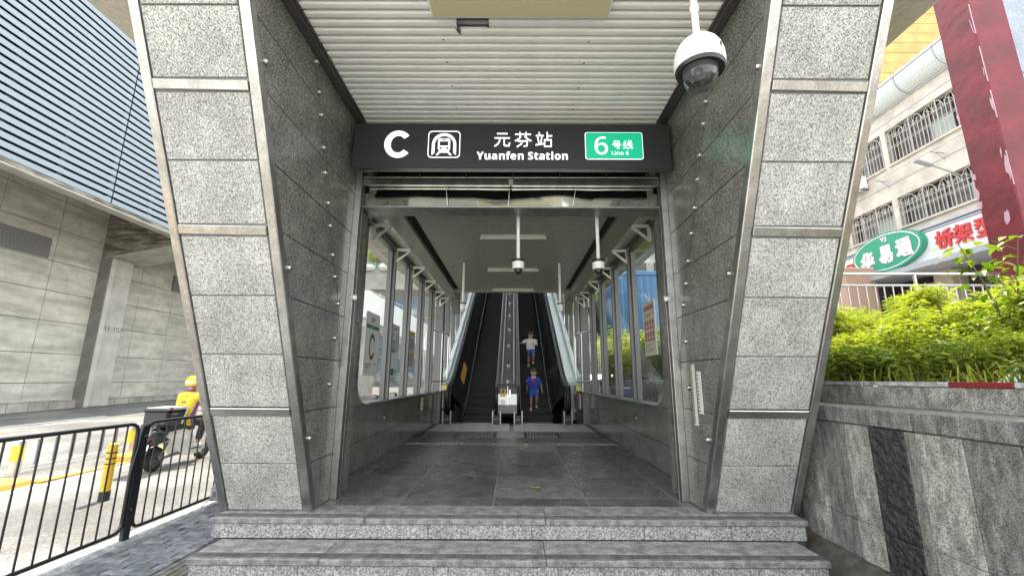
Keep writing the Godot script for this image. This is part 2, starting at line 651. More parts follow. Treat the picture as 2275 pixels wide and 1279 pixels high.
	m.transparency = BaseMaterial3D.TRANSPARENCY_ALPHA
	m = mat("dome_glass", Color(0.25, 0.26, 0.27, 0.35), 0.02)
	m.transparency = BaseMaterial3D.TRANSPARENCY_ALPHA

	m = surfaced(mat("asphalt_road", lin(0.64, 0.635, 0.625), 0.9), grain_tex(180, 720, [[0.15, [0.19, 0.19, 0.19]], [0.35, [0.26, 0.26, 0.26]], [0.35, [0.31, 0.31, 0.30]], [0.15, [0.40, 0.39, 0.37]]], 14), 3.2, cloud_tex(29, 0.006, 0.72, 1.0, 512, 6, 0.6), 9.0)  # one speckled asphalt for the whole road
	surfaced(mat("pavement_grey", lin(0.50, 0.49, 0.46), 0.85), fine, 1.0, soft, 4.0)
	for k in 4:
		surfaced(mat("paver_%d" % k, [lin(0.17, 0.18, 0.20), lin(0.21, 0.22, 0.235), lin(0.145, 0.155, 0.17), lin(0.24, 0.245, 0.25)][k], 0.75), fine, 0.4, blotch, 0.8)
	for k in 3:
		surfaced(mat("tactile_%d" % k, [lin(0.20, 0.185, 0.16), lin(0.24, 0.22, 0.19), lin(0.17, 0.16, 0.14)][k], 0.8), fine, 0.3, blotch, 0.7)
	surfaced(mat("kerb_stone", lin(0.52, 0.53, 0.53), 0.8), fine, 0.5, blotch, 0.8)
	mat("line_white", lin(0.72, 0.72, 0.68), 0.7)
	mat("paint_yellow", lin(0.62, 0.36, 0.015), 0.55)
	mat("paint_yellow_kerb", lin(0.52, 0.30, 0.05), 0.8)
	mat("paint_black", lin(0.012, 0.013, 0.014), 0.35)
	mat("rail_black", lin(0.012, 0.014, 0.016), 0.28)
	mat("paint_red", lin(0.19, 0.012, 0.016), 0.6)
	m = surfaced(mat("concrete", lin(0.60, 0.58, 0.50), 0.8), cloud_tex(30, 0.01, 0.92, 1.0, 512, 6, 0.6), 3.2, cloud_tex(36, 0.006, 0.84, 1.0, 512, 7, 0.58, 1.6), Vector3(11.0, 2.2, 11.0))
	m = surfaced(mat("concrete_stained", lin(0.34, 0.31, 0.25), 0.8), cloud_tex(32, 0.012, 0.6, 1.0, 512, 6, 0.6, 2.0), Vector3(9.0, 1.6, 9.0), streak, Vector3(8.0, 2.2, 8.0))
	surfaced(mat("concrete_plain", lin(0.56, 0.55, 0.49), 0.8), fine, 1.2, soft, 4.0)
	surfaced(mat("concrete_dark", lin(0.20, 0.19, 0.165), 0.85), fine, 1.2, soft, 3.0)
	surfaced(mat("concrete_block", lin(0.42, 0.40, 0.36), 0.85), soft, 2.8, soft, 5.0)
	m = mat("louver_blue", lin(0.265, 0.315, 0.36), 0.55, 0.0)
	mat("louver_gap", lin(0.006, 0.008, 0.012), 0.8)
	mat("vent_dark", lin(0.09, 0.09, 0.08), 0.6)
	mat("stencil", lin(0.10, 0.10, 0.09), 0.9)

	m = surfaced(mat("render_cream", lin(0.74, 0.67, 0.57), 0.85), fine, 1.2, soft, 3.0)
	mat("window_dark", lin(0.05, 0.038, 0.034), 0.12)
	mat("window_blue", lin(0.16, 0.24, 0.33), 0.1)
	mat("curtain", lin(0.42, 0.46, 0.42), 0.9)
	mat("grille_white", lin(0.46, 0.43, 0.38), 0.5)
	mat("trim_grey", lin(0.30, 0.32, 0.36), 0.4)
	mat("board_white", lin(0.70, 0.70, 0.72), 0.4)
	mat("letter_red", lin(0.50, 0.03, 0.03), 0.45)
	mat("letter_pink", lin(0.80, 0.62, 0.68), 0.5)
	mat("oval_green", lin(0.02, 0.26, 0.15), 0.4)
	m = surfaced(mat("awning_white", lin(0.70, 0.74, 0.72), 0.35), fine, 2.0)
	mat("roof_green", lin(0.06, 0.14, 0.14), 0.6)
	surfaced(mat("clad_yellow", lin(0.56, 0.38, 0.11), 0.6), fine, 3.0, soft, 5.0)
	m = surfaced(mat("red_vinyl", lin(0.19, 0.008, 0.02), 0.55), fine, 1.4, cloud_tex(33, 0.01, 0.8, 1.0, 256, 4, 0.5), 2.0)
	m.heightmap_enabled = true
	m.heightmap_texture = cloud_tex(34, 0.01, 0.0, 1.0, 256, 4, 0.5)
	m.heightmap_scale = 0.25
	surfaced(mat("panel_pale_blue", lin(0.33, 0.37, 0.44), 0.5), fine, 1.5, soft, 2.0)
	mat("torn_white", lin(0.40, 0.26, 0.30), 0.7)
	surfaced(mat("shop_wall", lin(0.42, 0.37, 0.30), 0.8), fine, 1.0)
	mat("booth_brown", lin(0.36, 0.24, 0.18), 0.7)
	mat("container_blue", lin(0.08, 0.21, 0.40), 0.5)
	surfaced(mat("old_wall", lin(0.55, 0.55, 0.52), 0.85), cloud_tex(35, 0.015, 0.6, 1.0, 256, 5, 0.6, 2.0), 6.0)
	mat("picket_grey", lin(0.17, 0.17, 0.18), 0.6)
	mat("galvanised", lin(0.50, 0.50, 0.50), 0.4, 0.7)
	surfaced(mat("soil", lin(0.10, 0.075, 0.045), 0.95), fine, 0.7, blotch, 1.5)
	surfaced(mat("dirt", lin(0.11, 0.10, 0.085), 0.95), fine, 0.5, blotch, 0.8)
	mat("sheet_plastic", lin(0.6, 0.66, 0.66), 0.35)
	m = mat("leaf", Color.WHITE, 0.45)
	m.vertex_color_use_as_albedo = true
	m.backlight_enabled = true
	m.backlight = lin(0.85, 1.0, 0.4)
	m = mat("leaf_dark", Color.WHITE, 0.4)
	m.vertex_color_use_as_albedo = true
	m.backlight_enabled = true
	m.backlight = lin(0.4, 0.6, 0.15)
	mat("stem", lin(0.10, 0.11, 0.04), 0.8)
	mat("bark", lin(0.12, 0.09, 0.06), 0.9)

	m = mat("skin", lin(0.40, 0.23, 0.15), 0.5)
	mat("hair", lin(0.012, 0.010, 0.009), 0.5)
	mat("eye_dark", lin(0.01, 0.008, 0.008), 0.2)
	mat("lip", lin(0.30, 0.12, 0.10), 0.5)
	mat("shirt_white", lin(0.72, 0.72, 0.72), 0.85)
	mat("cloth_blue", lin(0.02, 0.05, 0.32), 0.85)
	mat("cloth_blue_pale", lin(0.05, 0.12, 0.42), 0.85)
	mat("scarf_red", lin(0.42, 0.015, 0.02), 0.8)
	mat("shoe_white", lin(0.66, 0.65, 0.63), 0.7)
	mat("paper", lin(0.66, 0.68, 0.62), 0.8)
	mat("vest_yellow", lin(0.72, 0.46, 0.02), 0.7)
	mat("vest_purple", lin(0.11, 0.05, 0.25), 0.75)
	mat("trouser_dark", lin(0.03, 0.03, 0.035), 0.85)
	mat("helmet_yellow", lin(0.80, 0.46, 0.01), 0.22)
	mat("scooter_white", lin(0.68, 0.68, 0.66), 0.28)
	mat("tyre", lin(0.018, 0.018, 0.018), 0.8)
	mat("bag_black", lin(0.02, 0.021, 0.024), 0.5)
	mat("sticker_yellow", lin(0.62, 0.50, 0.05), 0.5)
	mat("sticker_red", lin(0.45, 0.03, 0.05), 0.5)
	mat("orange", lin(0.55, 0.25, 0.03), 0.5)
	mat("board", lin(0.70, 0.71, 0.68), 0.45)
	mat("lens", lin(0.01, 0.01, 0.012), 0.05)


# ---------------------------------------------------------------- the station entrance
const LEAN := 0.472
const HALF := 2.19


func front(y: float) -> float:
	return -4.64 + LEAN * y


func build_entrance() -> void:
	var e := thing("station_entrance", "granite station entrance with two forward leaning pillars, steps and glazed corridor", "building", Vector3(0, 0, -4.64))
	var up := Vector3(0, 1, LEAN).normalized()
	var out := Vector3(0, -LEAN, 1).normalized()
	var slope := Basis(Vector3.RIGHT, up, out)
	var rows := [0.01, 0.48, 0.945, 1.5, 2.0, 2.475, 3.03, 3.50, 4.05, 4.49]
	var bars := [[0.95, 1.02], [2.48, 2.555], [3.505, 3.585]]
	for s in [-1.0, 1.0]:
		# core
		var g := Geo.new()
		g.prism(V2([4.665, 0.0, 5.0, 0.0, 5.0, 4.49, 4.665 - LEAN * 4.49, 4.49]), minf(s * 1.995, s * 2.86), maxf(s * 1.995, s * 2.86), DY)
		var p := part("pillar", g, M.grout, e)
		for i in rows.size() - 1:
			var y0: float = rows[i]
			var y1: float = rows[i + 1]
			for b in bars:
				if absf(b[0] - y0) < 0.02:
					y0 = b[1] + 0.005
			y0 += 0.006
			y1 -= 0.006
			var ym := (y0 + y1) / 2.0
			g = Geo.new()
			g.box(Vector3(s * 2.425, ym, front(ym)) - out * (0.015 + 0.002 * (i % 2)), Vector3(0.735, (y1 - y0) / up.y, 0.03), slope, 0.003)
			part("granite_panel", g, M["granite_%d" % [0, 2, 0, 1, 0, 2, 1, 0, 2][(i + (4 if s > 0 else 0)) % 9]], p)
		for b in bars:
			var ym: float = (b[0] + b[1]) / 2.0
			g = Geo.new()
			g.box(Vector3(s * 2.425, ym, front(ym)) - out * 0.008, Vector3(0.745, 0.078, 0.045), slope * Basis(Vector3.BACK, deg_to_rad(-0.9 if ym > 2.0 else -0.2)), 0.006)
			part("steel_bar", g, M.steel, p)
		for edge in [[2.0, 0.082], [2.842, 0.075]]:
			g = Geo.new()
			var x: float = s * edge[0]
			var L := 4.49 / up.y
			g.box(Vector3(x, 2.245, front(2.245)) - out * 0.035, Vector3(edge[1], L, 0.095), slope, 0.008)
			part("steel_trim", g, M.steel, p)
		# inner wall with its stones
		g = Geo.new()
		g.span(Vector3(s * 1.99, 0.0, -5.0), Vector3(s * 2.0, 0.05, -4.9))
		var w := part("inner_wall", g, M.grout_dark, e)
		g = Geo.new()
		g.prism(V2([4.665 + 0.07, 0.0, 5.03, 0.0, 5.03, 4.49, 4.735 - LEAN * 4.49, 4.49]), minf(s * 1.975, s * 1.992), maxf(s * 1.975, s * 1.992), DY)
		part("backing", g, M.grout_dark, w)
		var hs := [0.004, 0.48, 0.98, 1.49, 2.0, 2.525, 3.04, 3.55, 4.05, 4.49]
		for i in hs.size() - 1:
			var a: float = hs[i] + 0.005
			var b: float = hs[i + 1] - 0.005
			g = Geo.new()
			var xa: float = s * (1.9615 + 0.0012 * (i % 3))
			g.prism(V2([4.71 - LEAN * a, a, 5.025, a, 5.025, b, 4.71 - LEAN * b, b]), minf(xa, s * 1.974), maxf(xa, s * 1.974), DY)
			part("granite_panel", g, M.granite_polished_shaded, w)
		var pts := [[4.41, -3.76], [4.15, -3.88], [3.95, -3.97], [3.65, -4.09], [3.41, -4.18], [3.13, -4.32], [2.91, -4.42], [2.62, -4.55], [2.40, -4.66], [2.12, -4.81], [1.73, -4.80], [1.23, -4.77], [0.72, -4.41], [2.25, -3.69], [3.77, -2.99]]
		if s > 0:
			pts = [[4.27, -3.72], [4.02, -3.83], [3.83, -3.92], [3.56, -4.06], [3.34, -4.16], [3.08, -4.29], [2.84, -4.42], [2.57, -4.56], [2.34, -4.67], [2.12, -4.79], [1.71, -4.80], [1.21, -4.81], [0.72, -4.44], [2.22, -3.72], [3.71, -2.96]]
		var stud := Geo.new()
		stud.lathe(V2([0.036, 0.0, 0.036, 0.004, 0.026, 0.006]), Transform3D(), 12)
		stud.ball(Vector3(0, 0.010, 0), Vector3(0.027, 0.024, 0.027), 12, 8)
		var sm := stud.mesh()
		for q in pts:
			again("stud", sm, M.steel, w, Transform3D(Basis(Vector3(0, 0, s), Vector3(-s, 0, 0), Vector3(0, -1, 0)), Vector3(s * 1.9615, q[0], q[1])))
		var line := PackedVector3Array()
		for i in 10:
			line.append(Vector3(s * 1.952, pts[i][0], pts[i][1]))
		line.append(Vector3(s * 1.954, 1.42, -5.02))
		g = Geo.new()
		g.tube(line, 0.0038, 5)
		part("wire", g, M.steel_dark, w)
		# reveal behind the shutter rail
		hs = [0.004, 0.66, 1.32, 1.98, 2.64, 3.3, 3.95]
		for i in hs.size() - 1:
			g = Geo.new()
			g.span(Vector3(s * (1.925 + 0.001 * (i % 2)), hs[i] + 0.003, -5.20), Vector3(s * 2.05, hs[i + 1] - 0.003, -5.46), 0.003)
			part("granite_panel", g, M.granite_polished_shaded, w)
		# steel jamb and shutter rail
		g = Geo.new()
		g.span(Vector3(s * 1.885, 0.0, -5.035), Vector3(s * 1.985, 3.93, -5.075), 0.004)
		g.span(Vector3(s * 1.897, 0.0, -5.076), Vector3(s * 1.915, 3.93, -5.115), 0.003)
		g.span(Vector3(s * 1.887, 0.0, -5.135), Vector3(s * 1.925, 3.93, -5.195), 0.003)
		var j := part("jamb", g, M.steel, e)
		g = Geo.new()
		g.span(Vector3(s * 1.93, 0.0, -5.08), Vector3(s * 1.98, 3.93, -5.19))
		part("shutter_track", g, M.grout_dark, j)
		g = Geo.new()
		g.span(Vector3(s * 1.83, 2.20, -5.02), Vector3(s * 1.905, 2.27, -5.034), 0.004)
		g.tube(V3([s * 1.865, 2.235, -5.02, s * 1.865, 2.235, -4.985]), 0.012, 8)
		part("latch", g, M.steel_bright, j)

	build_steps(e)
	build_soffit(e)
	build_header(e)
	build_floor(e)
	build_corridor(e)
	build_roof(e)


func build_steps(e: Node3D) -> void:
	var g := Geo.new()
	g.span(Vector3(-2.80, -0.36, -4.9), Vector3(2.80, -0.055, -4.462))
	g.span(Vector3(-2.66, -0.36, -4.5), Vector3(2.66, -0.235, -4.01))
	g.span(Vector3(-2.86, -0.36, -5.5), Vector3(2.86, -0.004, -4.86))
	var st := part("steps", g, M.grout_dark, e)
	var k := 0
	# [edge z, top y, half width, back z, riser bottom, joints of the risers, joints of the treads]
	for q in [[-4.43, 0.0, 2.83, -4.835, -0.18, [-2.8, -1.62, -0.76, 0.22, 1.28, 2.10, 2.8], [-2.83, -1.36, 0.35, 2.05, 2.83]], [-3.975, -0.18, 2.69, -4.412, -0.40, [-2.66, -1.75, -0.62, 0.42, 1.42, 2.66], [-2.69, -1.58, 0.32, 2.69]]]:
		var rj: Array = q[5]
		var tj: Array = q[6]
		for i in tj.size() - 1:
			var a: float = tj[i] + 0.002
			var b: float = tj[i + 1] - 0.002
			var y: float = q[1] - 0.0012 * (k % 3)
			g = Geo.new()
			g.span(Vector3(a, y - 0.05, q[3]), Vector3(b, y, q[0] - 0.135), 0.003)
			part("tread_stone", g, M.step_tread, st)
			g = Geo.new()
			g.span(Vector3(a, y - 0.05, q[0] - 0.133), Vector3(b, y - 0.004, q[0] - 0.04), 0.002)
			for r in 3:
				g.span(Vector3(a, y - 0.0045, q[0] - 0.122 + r * 0.026), Vector3(b, y + 0.001, q[0] - 0.112 + r * 0.026))
			part("grip_band", g, M.step_groove, st)
			g = Geo.new()
			g.span(Vector3(a, y - 0.052, q[0] - 0.038), Vector3(b, y, q[0] + 0.012), 0.007)
			part("nosing", g, M.step_nose, st)
			k += 1
		for i in rj.size() - 1:
			g = Geo.new()
			g.span(Vector3(rj[i] + 0.002, q[4] - 0.0, q[0] - 0.03), Vector3(rj[i + 1] - 0.002, q[1] - 0.054, q[0] - 0.006 + 0.002 * (i % 2)), 0.003)
			part("riser_stone", g, M.step_riser, st)
		for s in [-1.0, 1.0]:
			g = Geo.new()
			g.span(Vector3(s * (q[2] - 0.03), q[4], q[3] + 0.02), Vector3(s * (q[2] - 0.006), q[1] - 0.054, q[0] - 0.032), 0.003)
			part("side_stone", g, M.step_riser, st)


func build_soffit(e: Node3D) -> void:
	var g := Geo.new()
	g.span(Vector3(-1.97, 4.535, -5.05), Vector3(1.97, 4.56, -2.25))
	var so := part("soffit", g, M.grout_dark, e)
	var prof := V2([0.0, 0.036, 0.002, 0.014, 0.010, 0.003, 0.022, 0.0, 0.052, 0.0, 0.064, 0.003, 0.071, 0.014, 0.073, 0.036])
	var z := -2.28
	var k := 0
	while z > -4.92:
		var xf := Transform3D(DY.basis, Vector3(0, 4.5 + 0.0008 * (k % 3), z))
		if absf(z + 3.385) < 0.05:      # the torn slat
			g = Geo.new()
			g.prism(prof.duplicate(), -1.87, -0.50, xf)
			part("soffit_slat", g, M.soffit_white, so)
			g = Geo.new()
			g.prism(prof.duplicate(), -0.20, 1.87, xf)
			part("soffit_slat", g, M.soffit_white, so)
			g = Geo.new()       # what shows inside the hole, and the torn flap
			g.prism(prof.duplicate(), -0.60, -0.15, xf.translated(Vector3(0, 0.032, -0.01)))
			part("inner_slat", g, M.galvanised, so)
			g = Geo.new()
			var zz := z - 0.08
			g.quad(Vector3(-0.52, 4.498, zz), Vector3(-0.47, 4.497, zz), Vector3(-0.47, 4.478, zz - 0.05), Vector3(-0.485, 4.482, zz - 0.045))
			g.tri(Vector3(-0.50, 4.499, z + 0.01), Vector3(-0.47, 4.48, z - 0.05), Vector3(-0.50, 4.499, z - 0.085))
			g.tri(Vector3(-0.20, 4.499, z - 0.005), Vector3(-0.20, 4.499, z - 0.08), Vector3(-0.225, 4.485, z - 0.04))
			part("torn_flap", g, M.steel_dark, so)
		else:
			g = Geo.new()
			g.prism(prof.duplicate(), -1.87, 1.87, xf)
			part("soffit_slat", g, M.soffit_white, so)
		z -= 0.0975
		k += 1
	for s in [-1.0, 1.0]:
		g = Geo.new()
		g.span(Vector3(s * 1.872, 4.455, -5.02), Vector3(s * 1.96, 4.534, -2.3), 0.006)
		g.span(Vector3(s * 1.845, 4.475, -5.02), Vector3(s * 1.873, 4.497, -2.3), 0.004)
		part("edge_trim", g, M.steel_dark, so)
	g = Geo.new()
	g.span(Vector3(-1.87, 4.43, -4.975), Vector3(1.87, 4.50, -4.945), 0.004)
	g.span(Vector3(-1.87, 4.36, -4.99), Vector3(1.87, 4.42, -4.95), 0.01)
	part("end_trim", g, M.steel, so)
	var sc := Geo.new()
	sc.ball(Vector3.ZERO, Vector3(0.009, 0.005, 0.009), 8, 4)
	var scm := sc.mesh()
	for q in [[-0.65, -3.57], [0.76, -3.59], [-0.66, -3.87], [0.76, -3.88], [-0.66, -4.24], [0.76, -4.27], [-0.66, -4.64], [0.75, -4.66]]:
		again("screw", scm, M.grout_dark, so, Transform3D(Basis(), Vector3(q[0], 4.499, q[1])))


func build_header(e: Node3D) -> void:
	var g := Geo.new()
	g.span(Vector3(-1.95, 3.80, -5.6), Vector3(1.95, 4.5, -5.45))
	g.span(Vector3(-1.98, 4.3, -5.44), Vector3(1.98, 4.5, -5.06))
	var h := part("shutter_box", g, M.void_black, e)
	for q in [[3.815, -5.10, 0.011], [3.845, -5.14, 0.008], [3.90, -5.10, 0.008], [3.93, -5.16, 0.008]]:
		g = Geo.new()
		g.tube(V3([-1.89, q[0], q[1], 1.89, q[0] + 0.006, q[1]]), q[2], 8)
		part("shutter_rod", g, M.steel, h)
	for i in 6:
		g = Geo.new()
		g.span(Vector3(-1.78 + i * 0.6, 3.80, -5.095), Vector3(-1.768 + i * 0.6, 3.95, -5.085))
		part("shutter_link", g, M.steel_dark, h)
	g = Geo.new()
	g.span(Vector3(-1.89, 3.702, -5.13), Vector3(-0.012, 3.795, -5.075), 0.006)
	part("bottom_bar", g, M.steel, h)
	g = Geo.new()
	g.span(Vector3(0.012, 3.700, -5.13), Vector3(1.89, 3.793, -5.075), 0.006)
	part("bottom_bar", g, M.steel, h)
	g = Geo.new()
	g.span(Vector3(-0.03, 3.704, -5.128), Vector3(0.03, 3.79, -5.072), 0.004)
	part("bar_joint", g, M.concrete_block, h)
	var xs := [-1.83, -0.80, -0.02, 0.80, 1.83]
	for i in 4:
		g = Geo.new()
		g.prism(V2([5.15, 3.45, 5.165, 3.45, 5.165, 3.70, 5.15, 3.70]), xs[i] + 0.003, xs[i + 1] - 0.003, DY)
		part("mirror_panel", g, M.steel_mirror, h)
		if i > 0:
			g = Geo.new()
			g.beam(Vector3(xs[i] - 0.01, 3.455, -5.146), Vector3(xs[i] + 0.035 * (i - 2), 3.695, -5.146), 0.014, 0.008)
			part("panel_seam", g, M.steel_bright, h)
	g = Geo.new()
	g.span(Vector3(-1.92, 3.43, -5.46), Vector3(1.92, 3.449, -5.15), 0.004)
	part("lintel_soffit", g, M.steel_dull, h)
	g = Geo.new()
	g.span(Vector3(-1.92, 3.452, -5.445), Vector3(1.92, 3.66, -5.25))
	part("lintel", g, M.beam_green_grey, h)


func build_floor(e: Node3D) -> void:
	var g := Geo.new()
	g.span(Vector3(-2.19, -0.2, -13.3), Vector3(2.19, -0.016, -4.86))
	var f := part("floor", g, M.seam_white, e)
	g = Geo.new()
	g.span(Vector3(-2.185, -0.0155, -9.072), Vector3(2.185, -0.0035, -4.84))
	part("grout_sheet", g, M.seam_white, f)
	var xs := [-2.18, -1.17, -0.17, 0.84, 1.83, 2.18]
	var zs := [-4.838, -5.16, -6.21, -7.26, -8.30, -9.07]
	rng.seed = 5
	for i in zs.size() - 1:
		for k in xs.size() - 1:
			if i == 0 and (k == 0 or k == 4):
				pass
			var pale: bool = k == 2 and (i == 1 or i == 4)
			var y := -0.0006 * rng.randi_range(0, 3)
			var x0: float = xs[k] + 0.003
			var x1: float = xs[k + 1] - 0.003
			g = Geo.new()
			g.span(Vector3(x0, -0.03, zs[i] - 0.005), Vector3(x1, y, zs[i + 1] + 0.005), 0.002)
			part("floor_tile", g, M.floor_stone_pale if pale else M["floor_stone_%d" % rng.randi_range(0, 2)], f)
	# steel threshold plates, grating and landing plates before the escalators
	for i in 5:
		g = Geo.new()
		var x0 := -1.62 + i * 0.66
		g.span(Vector3(x0, -0.03, -9.075), Vector3(x0 + 0.56, 0.002, -9.36), 0.002)
		part("threshold_plate", g, M.steel_dull if i % 2 == 0 else M.plate_steel, f)
	g = Geo.new()
	g.span(Vector3(-2.18, -0.03, -9.365), Vector3(2.18, -0.003, -10.2), 0.002)
	part("floor_band", g, M.floor_stone_0, f)
	g = Geo.new()
	g.span(Vector3(-2.18, -0.03, -11.25), Vector3(2.18, -0.004, -13.29), 0.002)
	var lp := part("landing_plate", g, M.plate_steel, f)
	g = Geo.new()
	for i in 34:
		g.span(Vector3(-2.1, -0.005, -11.4 - i * 0.055), Vector3(-0.06, 0.0, -11.425 - i * 0.055))
		g.span(Vector3(0.06, -0.005, -11.4 - i * 0.055), Vector3(2.1, 0.0, -11.425 - i * 0.055))
	tag(part("ribs", g, M.steel_dull, lp), "", "", "", "stuff")
	g = Geo.new()
	g.span(Vector3(-2.18, -0.03, -10.205), Vector3(2.18, -0.012, -11.245))
	var mt := part("grate_frame", g, M.plastic_black, f)
	for c in [[-2.05, -1.36, false], [-1.2, -0.42, true], [0.37, 1.07, true], [1.15, 2.05, false]]:
		var x: float = c[0]
		while x < c[1]:
			g = Geo.new()
			g.span(Vector3(x, -0.012, -10.32), Vector3(x + 0.03, 0.003, -11.2), 0.004)
			part("grate_bar", g, M.steel_bright if c[2] else M.plate_steel, mt)
			x += 0.066
	g = Geo.new()
	g.span(Vector3(-0.34, -0.013, -10.3), Vector3(0.3, 0.001, -11.2), 0.003)
	part("centre_plate", g, M.steel_dull, mt)


func build_corridor(e: Node3D) -> void:
	var mz := [-7.69, -8.99, -10.32, -11.66]
	for s in [-1.0, 1.0]:
		var g := Geo.new()
		g.span(Vector3(s * 2.235, -0.2, -13.3), Vector3(s * 2.4, 0.90, -5.1))
		g.span(Vector3(s * 2.06, 0.0, -5.47), Vector3(s * 2.3, 4.4, -5.3))
		var w := part("corridor_wall", g, M.grout_dark, e)
		var a := -5.47
		var k := 0
		while a > -13.0:
			var b := maxf(a - 1.07, -13.1)
			for r in [[0.0, 0.40], [0.40, 0.905]]:
				g = Geo.new()
				g.span(Vector3(s * (2.19 + 0.0008 * (k % 2)), r[0] + 0.005, a - 0.005), Vector3(s * 2.234, r[1] - 0.005, b + 0.005), 0.002)
				part("dado_panel", g, M.granite_dado, w)
			a = b
			k += 1
		# solid stone before the first window, its opening rounded below
		var ys := [0.905, 1.5, 2.05, 2.6, 3.15, 3.7]
		for i in 5:
			var poly := PackedVector2Array()
			poly.append(Vector2(5.47, ys[i] + 0.003))
			if i == 0:
				for q in 9:
					var an := PI * 1.5 - PI / 2 * q / 8.0
					poly.append(Vector2(6.30 + 0.36 + cos(an) * 0.36, 0.93 + 0.36 + sin(an) * 0.36))
				poly[0] = Vector2(5.47, ys[i] + 0.003)
				poly.insert(1, Vector2(6.66, ys[i] + 0.003))
			else:
				poly.append(Vector2(6.30, ys[i] + 0.003))
			poly.append(Vector2(6.30, ys[i + 1] - 0.003))
			poly.append(Vector2(5.47, ys[i + 1] - 0.003))
			g = Geo.new()
			g.prism(poly, minf(s * (2.19 + 0.001 * (i % 2)), s * 2.3), maxf(s * (2.19 + 0.001 * (i % 2)), s * 2.3), DY)
			part("granite_panel", g, M.granite_dado, w)
		g = Geo.new()
		g.span(Vector3(s * 2.10, 0.907, -13.0), Vector3(s * 2.34, 0.935, -6.62), 0.006)
		part("sill", g, M.floor_stone_pale, w)
		# glazing
		g = Geo.new()
		g.span(Vector3(s * 2.15, 3.69, -13.0), Vector3(s * 2.31, 3.76, -6.3), 0.006)
		g.span(Vector3(s * 2.17, 3.60, -13.0), Vector3(s * 2.27, 3.64, -6.3), 0.004)
		var gl := part("glazed_wall", g, M.mullion_grey, e)
		var ends := [-6.30] + mz + [-13.0]
		for i in mz.size():
			g = Geo.new()
			g.span(Vector3(s * 2.13, 0.936, mz[i] - 0.03), Vector3(s * 2.29, 3.69, mz[i] + 0.03), 0.006)
			g.span(Vector3(s * 2.19, 0.936, mz[i] - 0.075), Vector3(s * 2.23, 3.60, mz[i] - 0.031), 0.004)
			g.span(Vector3(s * 2.19, 0.936, mz[i] + 0.031), Vector3(s * 2.23, 3.60, mz[i] + 0.075), 0.004)
			part("mullion", g, M.mullion_grey, gl)
		for i in ends.size() - 1:
			g = Geo.new()
			var z0: float = ends[i] - (0.06 if i > 0 else 0.0)
			var z1: float = ends[i + 1] + 0.06
			if i == 0:
				var poly := PackedVector2Array()
				for q in 9:
					var an := PI * 1.5 - PI / 2 * q / 8.0
					poly.append(Vector2(6.30 + 0.36 + cos(an) * 0.36, 0.93 + 0.36 + sin(an) * 0.36))
				poly.append(Vector2(6.30, 3.62))
				poly.append(Vector2(-z1, 3.62))
				poly.append(Vector2(-z1, 0.93))
				var t := PackedVector2Array(poly)
				for idx in [Geometry2D.triangulate_polygon(t)]:
					for q in range(0, idx.size(), 3):
						g.tri(DY * Vector3(t[idx[q]].x, t[idx[q]].y, s * 2.21), DY * Vector3(t[idx[q + 1]].x, t[idx[q + 1]].y, s * 2.21), DY * Vector3(t[idx[q + 2]].x, t[idx[q + 2]].y, s * 2.21))
			else:
				g.quad(Vector3(s * 2.21, 0.936, z0), Vector3(s * 2.21, 0.936, z1), Vector3(s * 2.21, 3.62, z1), Vector3(s * 2.21, 3.62, z0))
			part("pane", g, M.glass, gl)
		# white soffit above the windows, brackets
		g = Geo.new()
		g.prism(V2([2.30, 3.765, 2.30, 3.80, 1.835, 3.80, 1.835, 3.66]), minf(-13.0 * s, -5.47 * s), maxf(-13.0 * s, -5.47 * s), Transform3D(Basis(Vector3(s, 0, 0), Vector3.UP, Vector3(0, 0, s)), Vector3.ZERO))
		part("window_soffit", g, M.fascia_white, gl)
		for z in [-6.36] + mz + [-12.6]:
			g = Geo.new()
			g.beam(Vector3(s * 2.15, 3.63, z), Vector3(s * 1.86, 3.63, z), 0.05, 0.045, Vector3.UP, 0.004)
			g.beam(Vector3(s * 2.145, 3.605, z), Vector3(s * 2.145, 3.38, z), 0.05, 0.04, Vector3.BACK, 0.004)
			g.beam(Vector3(s * 2.13, 3.41, z), Vector3(s * 1.89, 3.605, z), 0.045, 0.035, Vector3.UP, 0.004)
			part("bracket", g, M.lamp_white, gl)
		# side beam of the ceiling
		g = Geo.new()
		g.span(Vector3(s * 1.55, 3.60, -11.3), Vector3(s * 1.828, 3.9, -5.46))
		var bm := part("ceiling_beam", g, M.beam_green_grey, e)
		for i in 5:
			var z0 := -5.47 - i * 1.17
			g = Geo.new()
			g.span(Vector3(s * 1.548, 3.575, z0 - 0.003), Vector3(s * 1.832, 3.598, z0 - 1.165), 0.004)
			part("beam_panel", g, M.beam_green_grey, bm)
		g = Geo.new()
		g.prism(V2([11.32, 3.58, 12.6, 3.58, 13.0, 3.2, 13.0, 4.3, 11.32, 4.3]), minf(s * 1.6, s * 1.83), maxf(s * 1.6, s * 1.83), DY)
		part("beam_end", g, M.beam_green_grey, bm)
		# end post and the glazing that climbs with the escalators
		g = Geo.new()
		g.span(Vector3(s * 2.09, 0.0, -13.32), Vector3(s * 2.33, 4.4, -13.02), 0.01)
		var cl := part("climbing_glazing", g, M.mullion_grey, e)
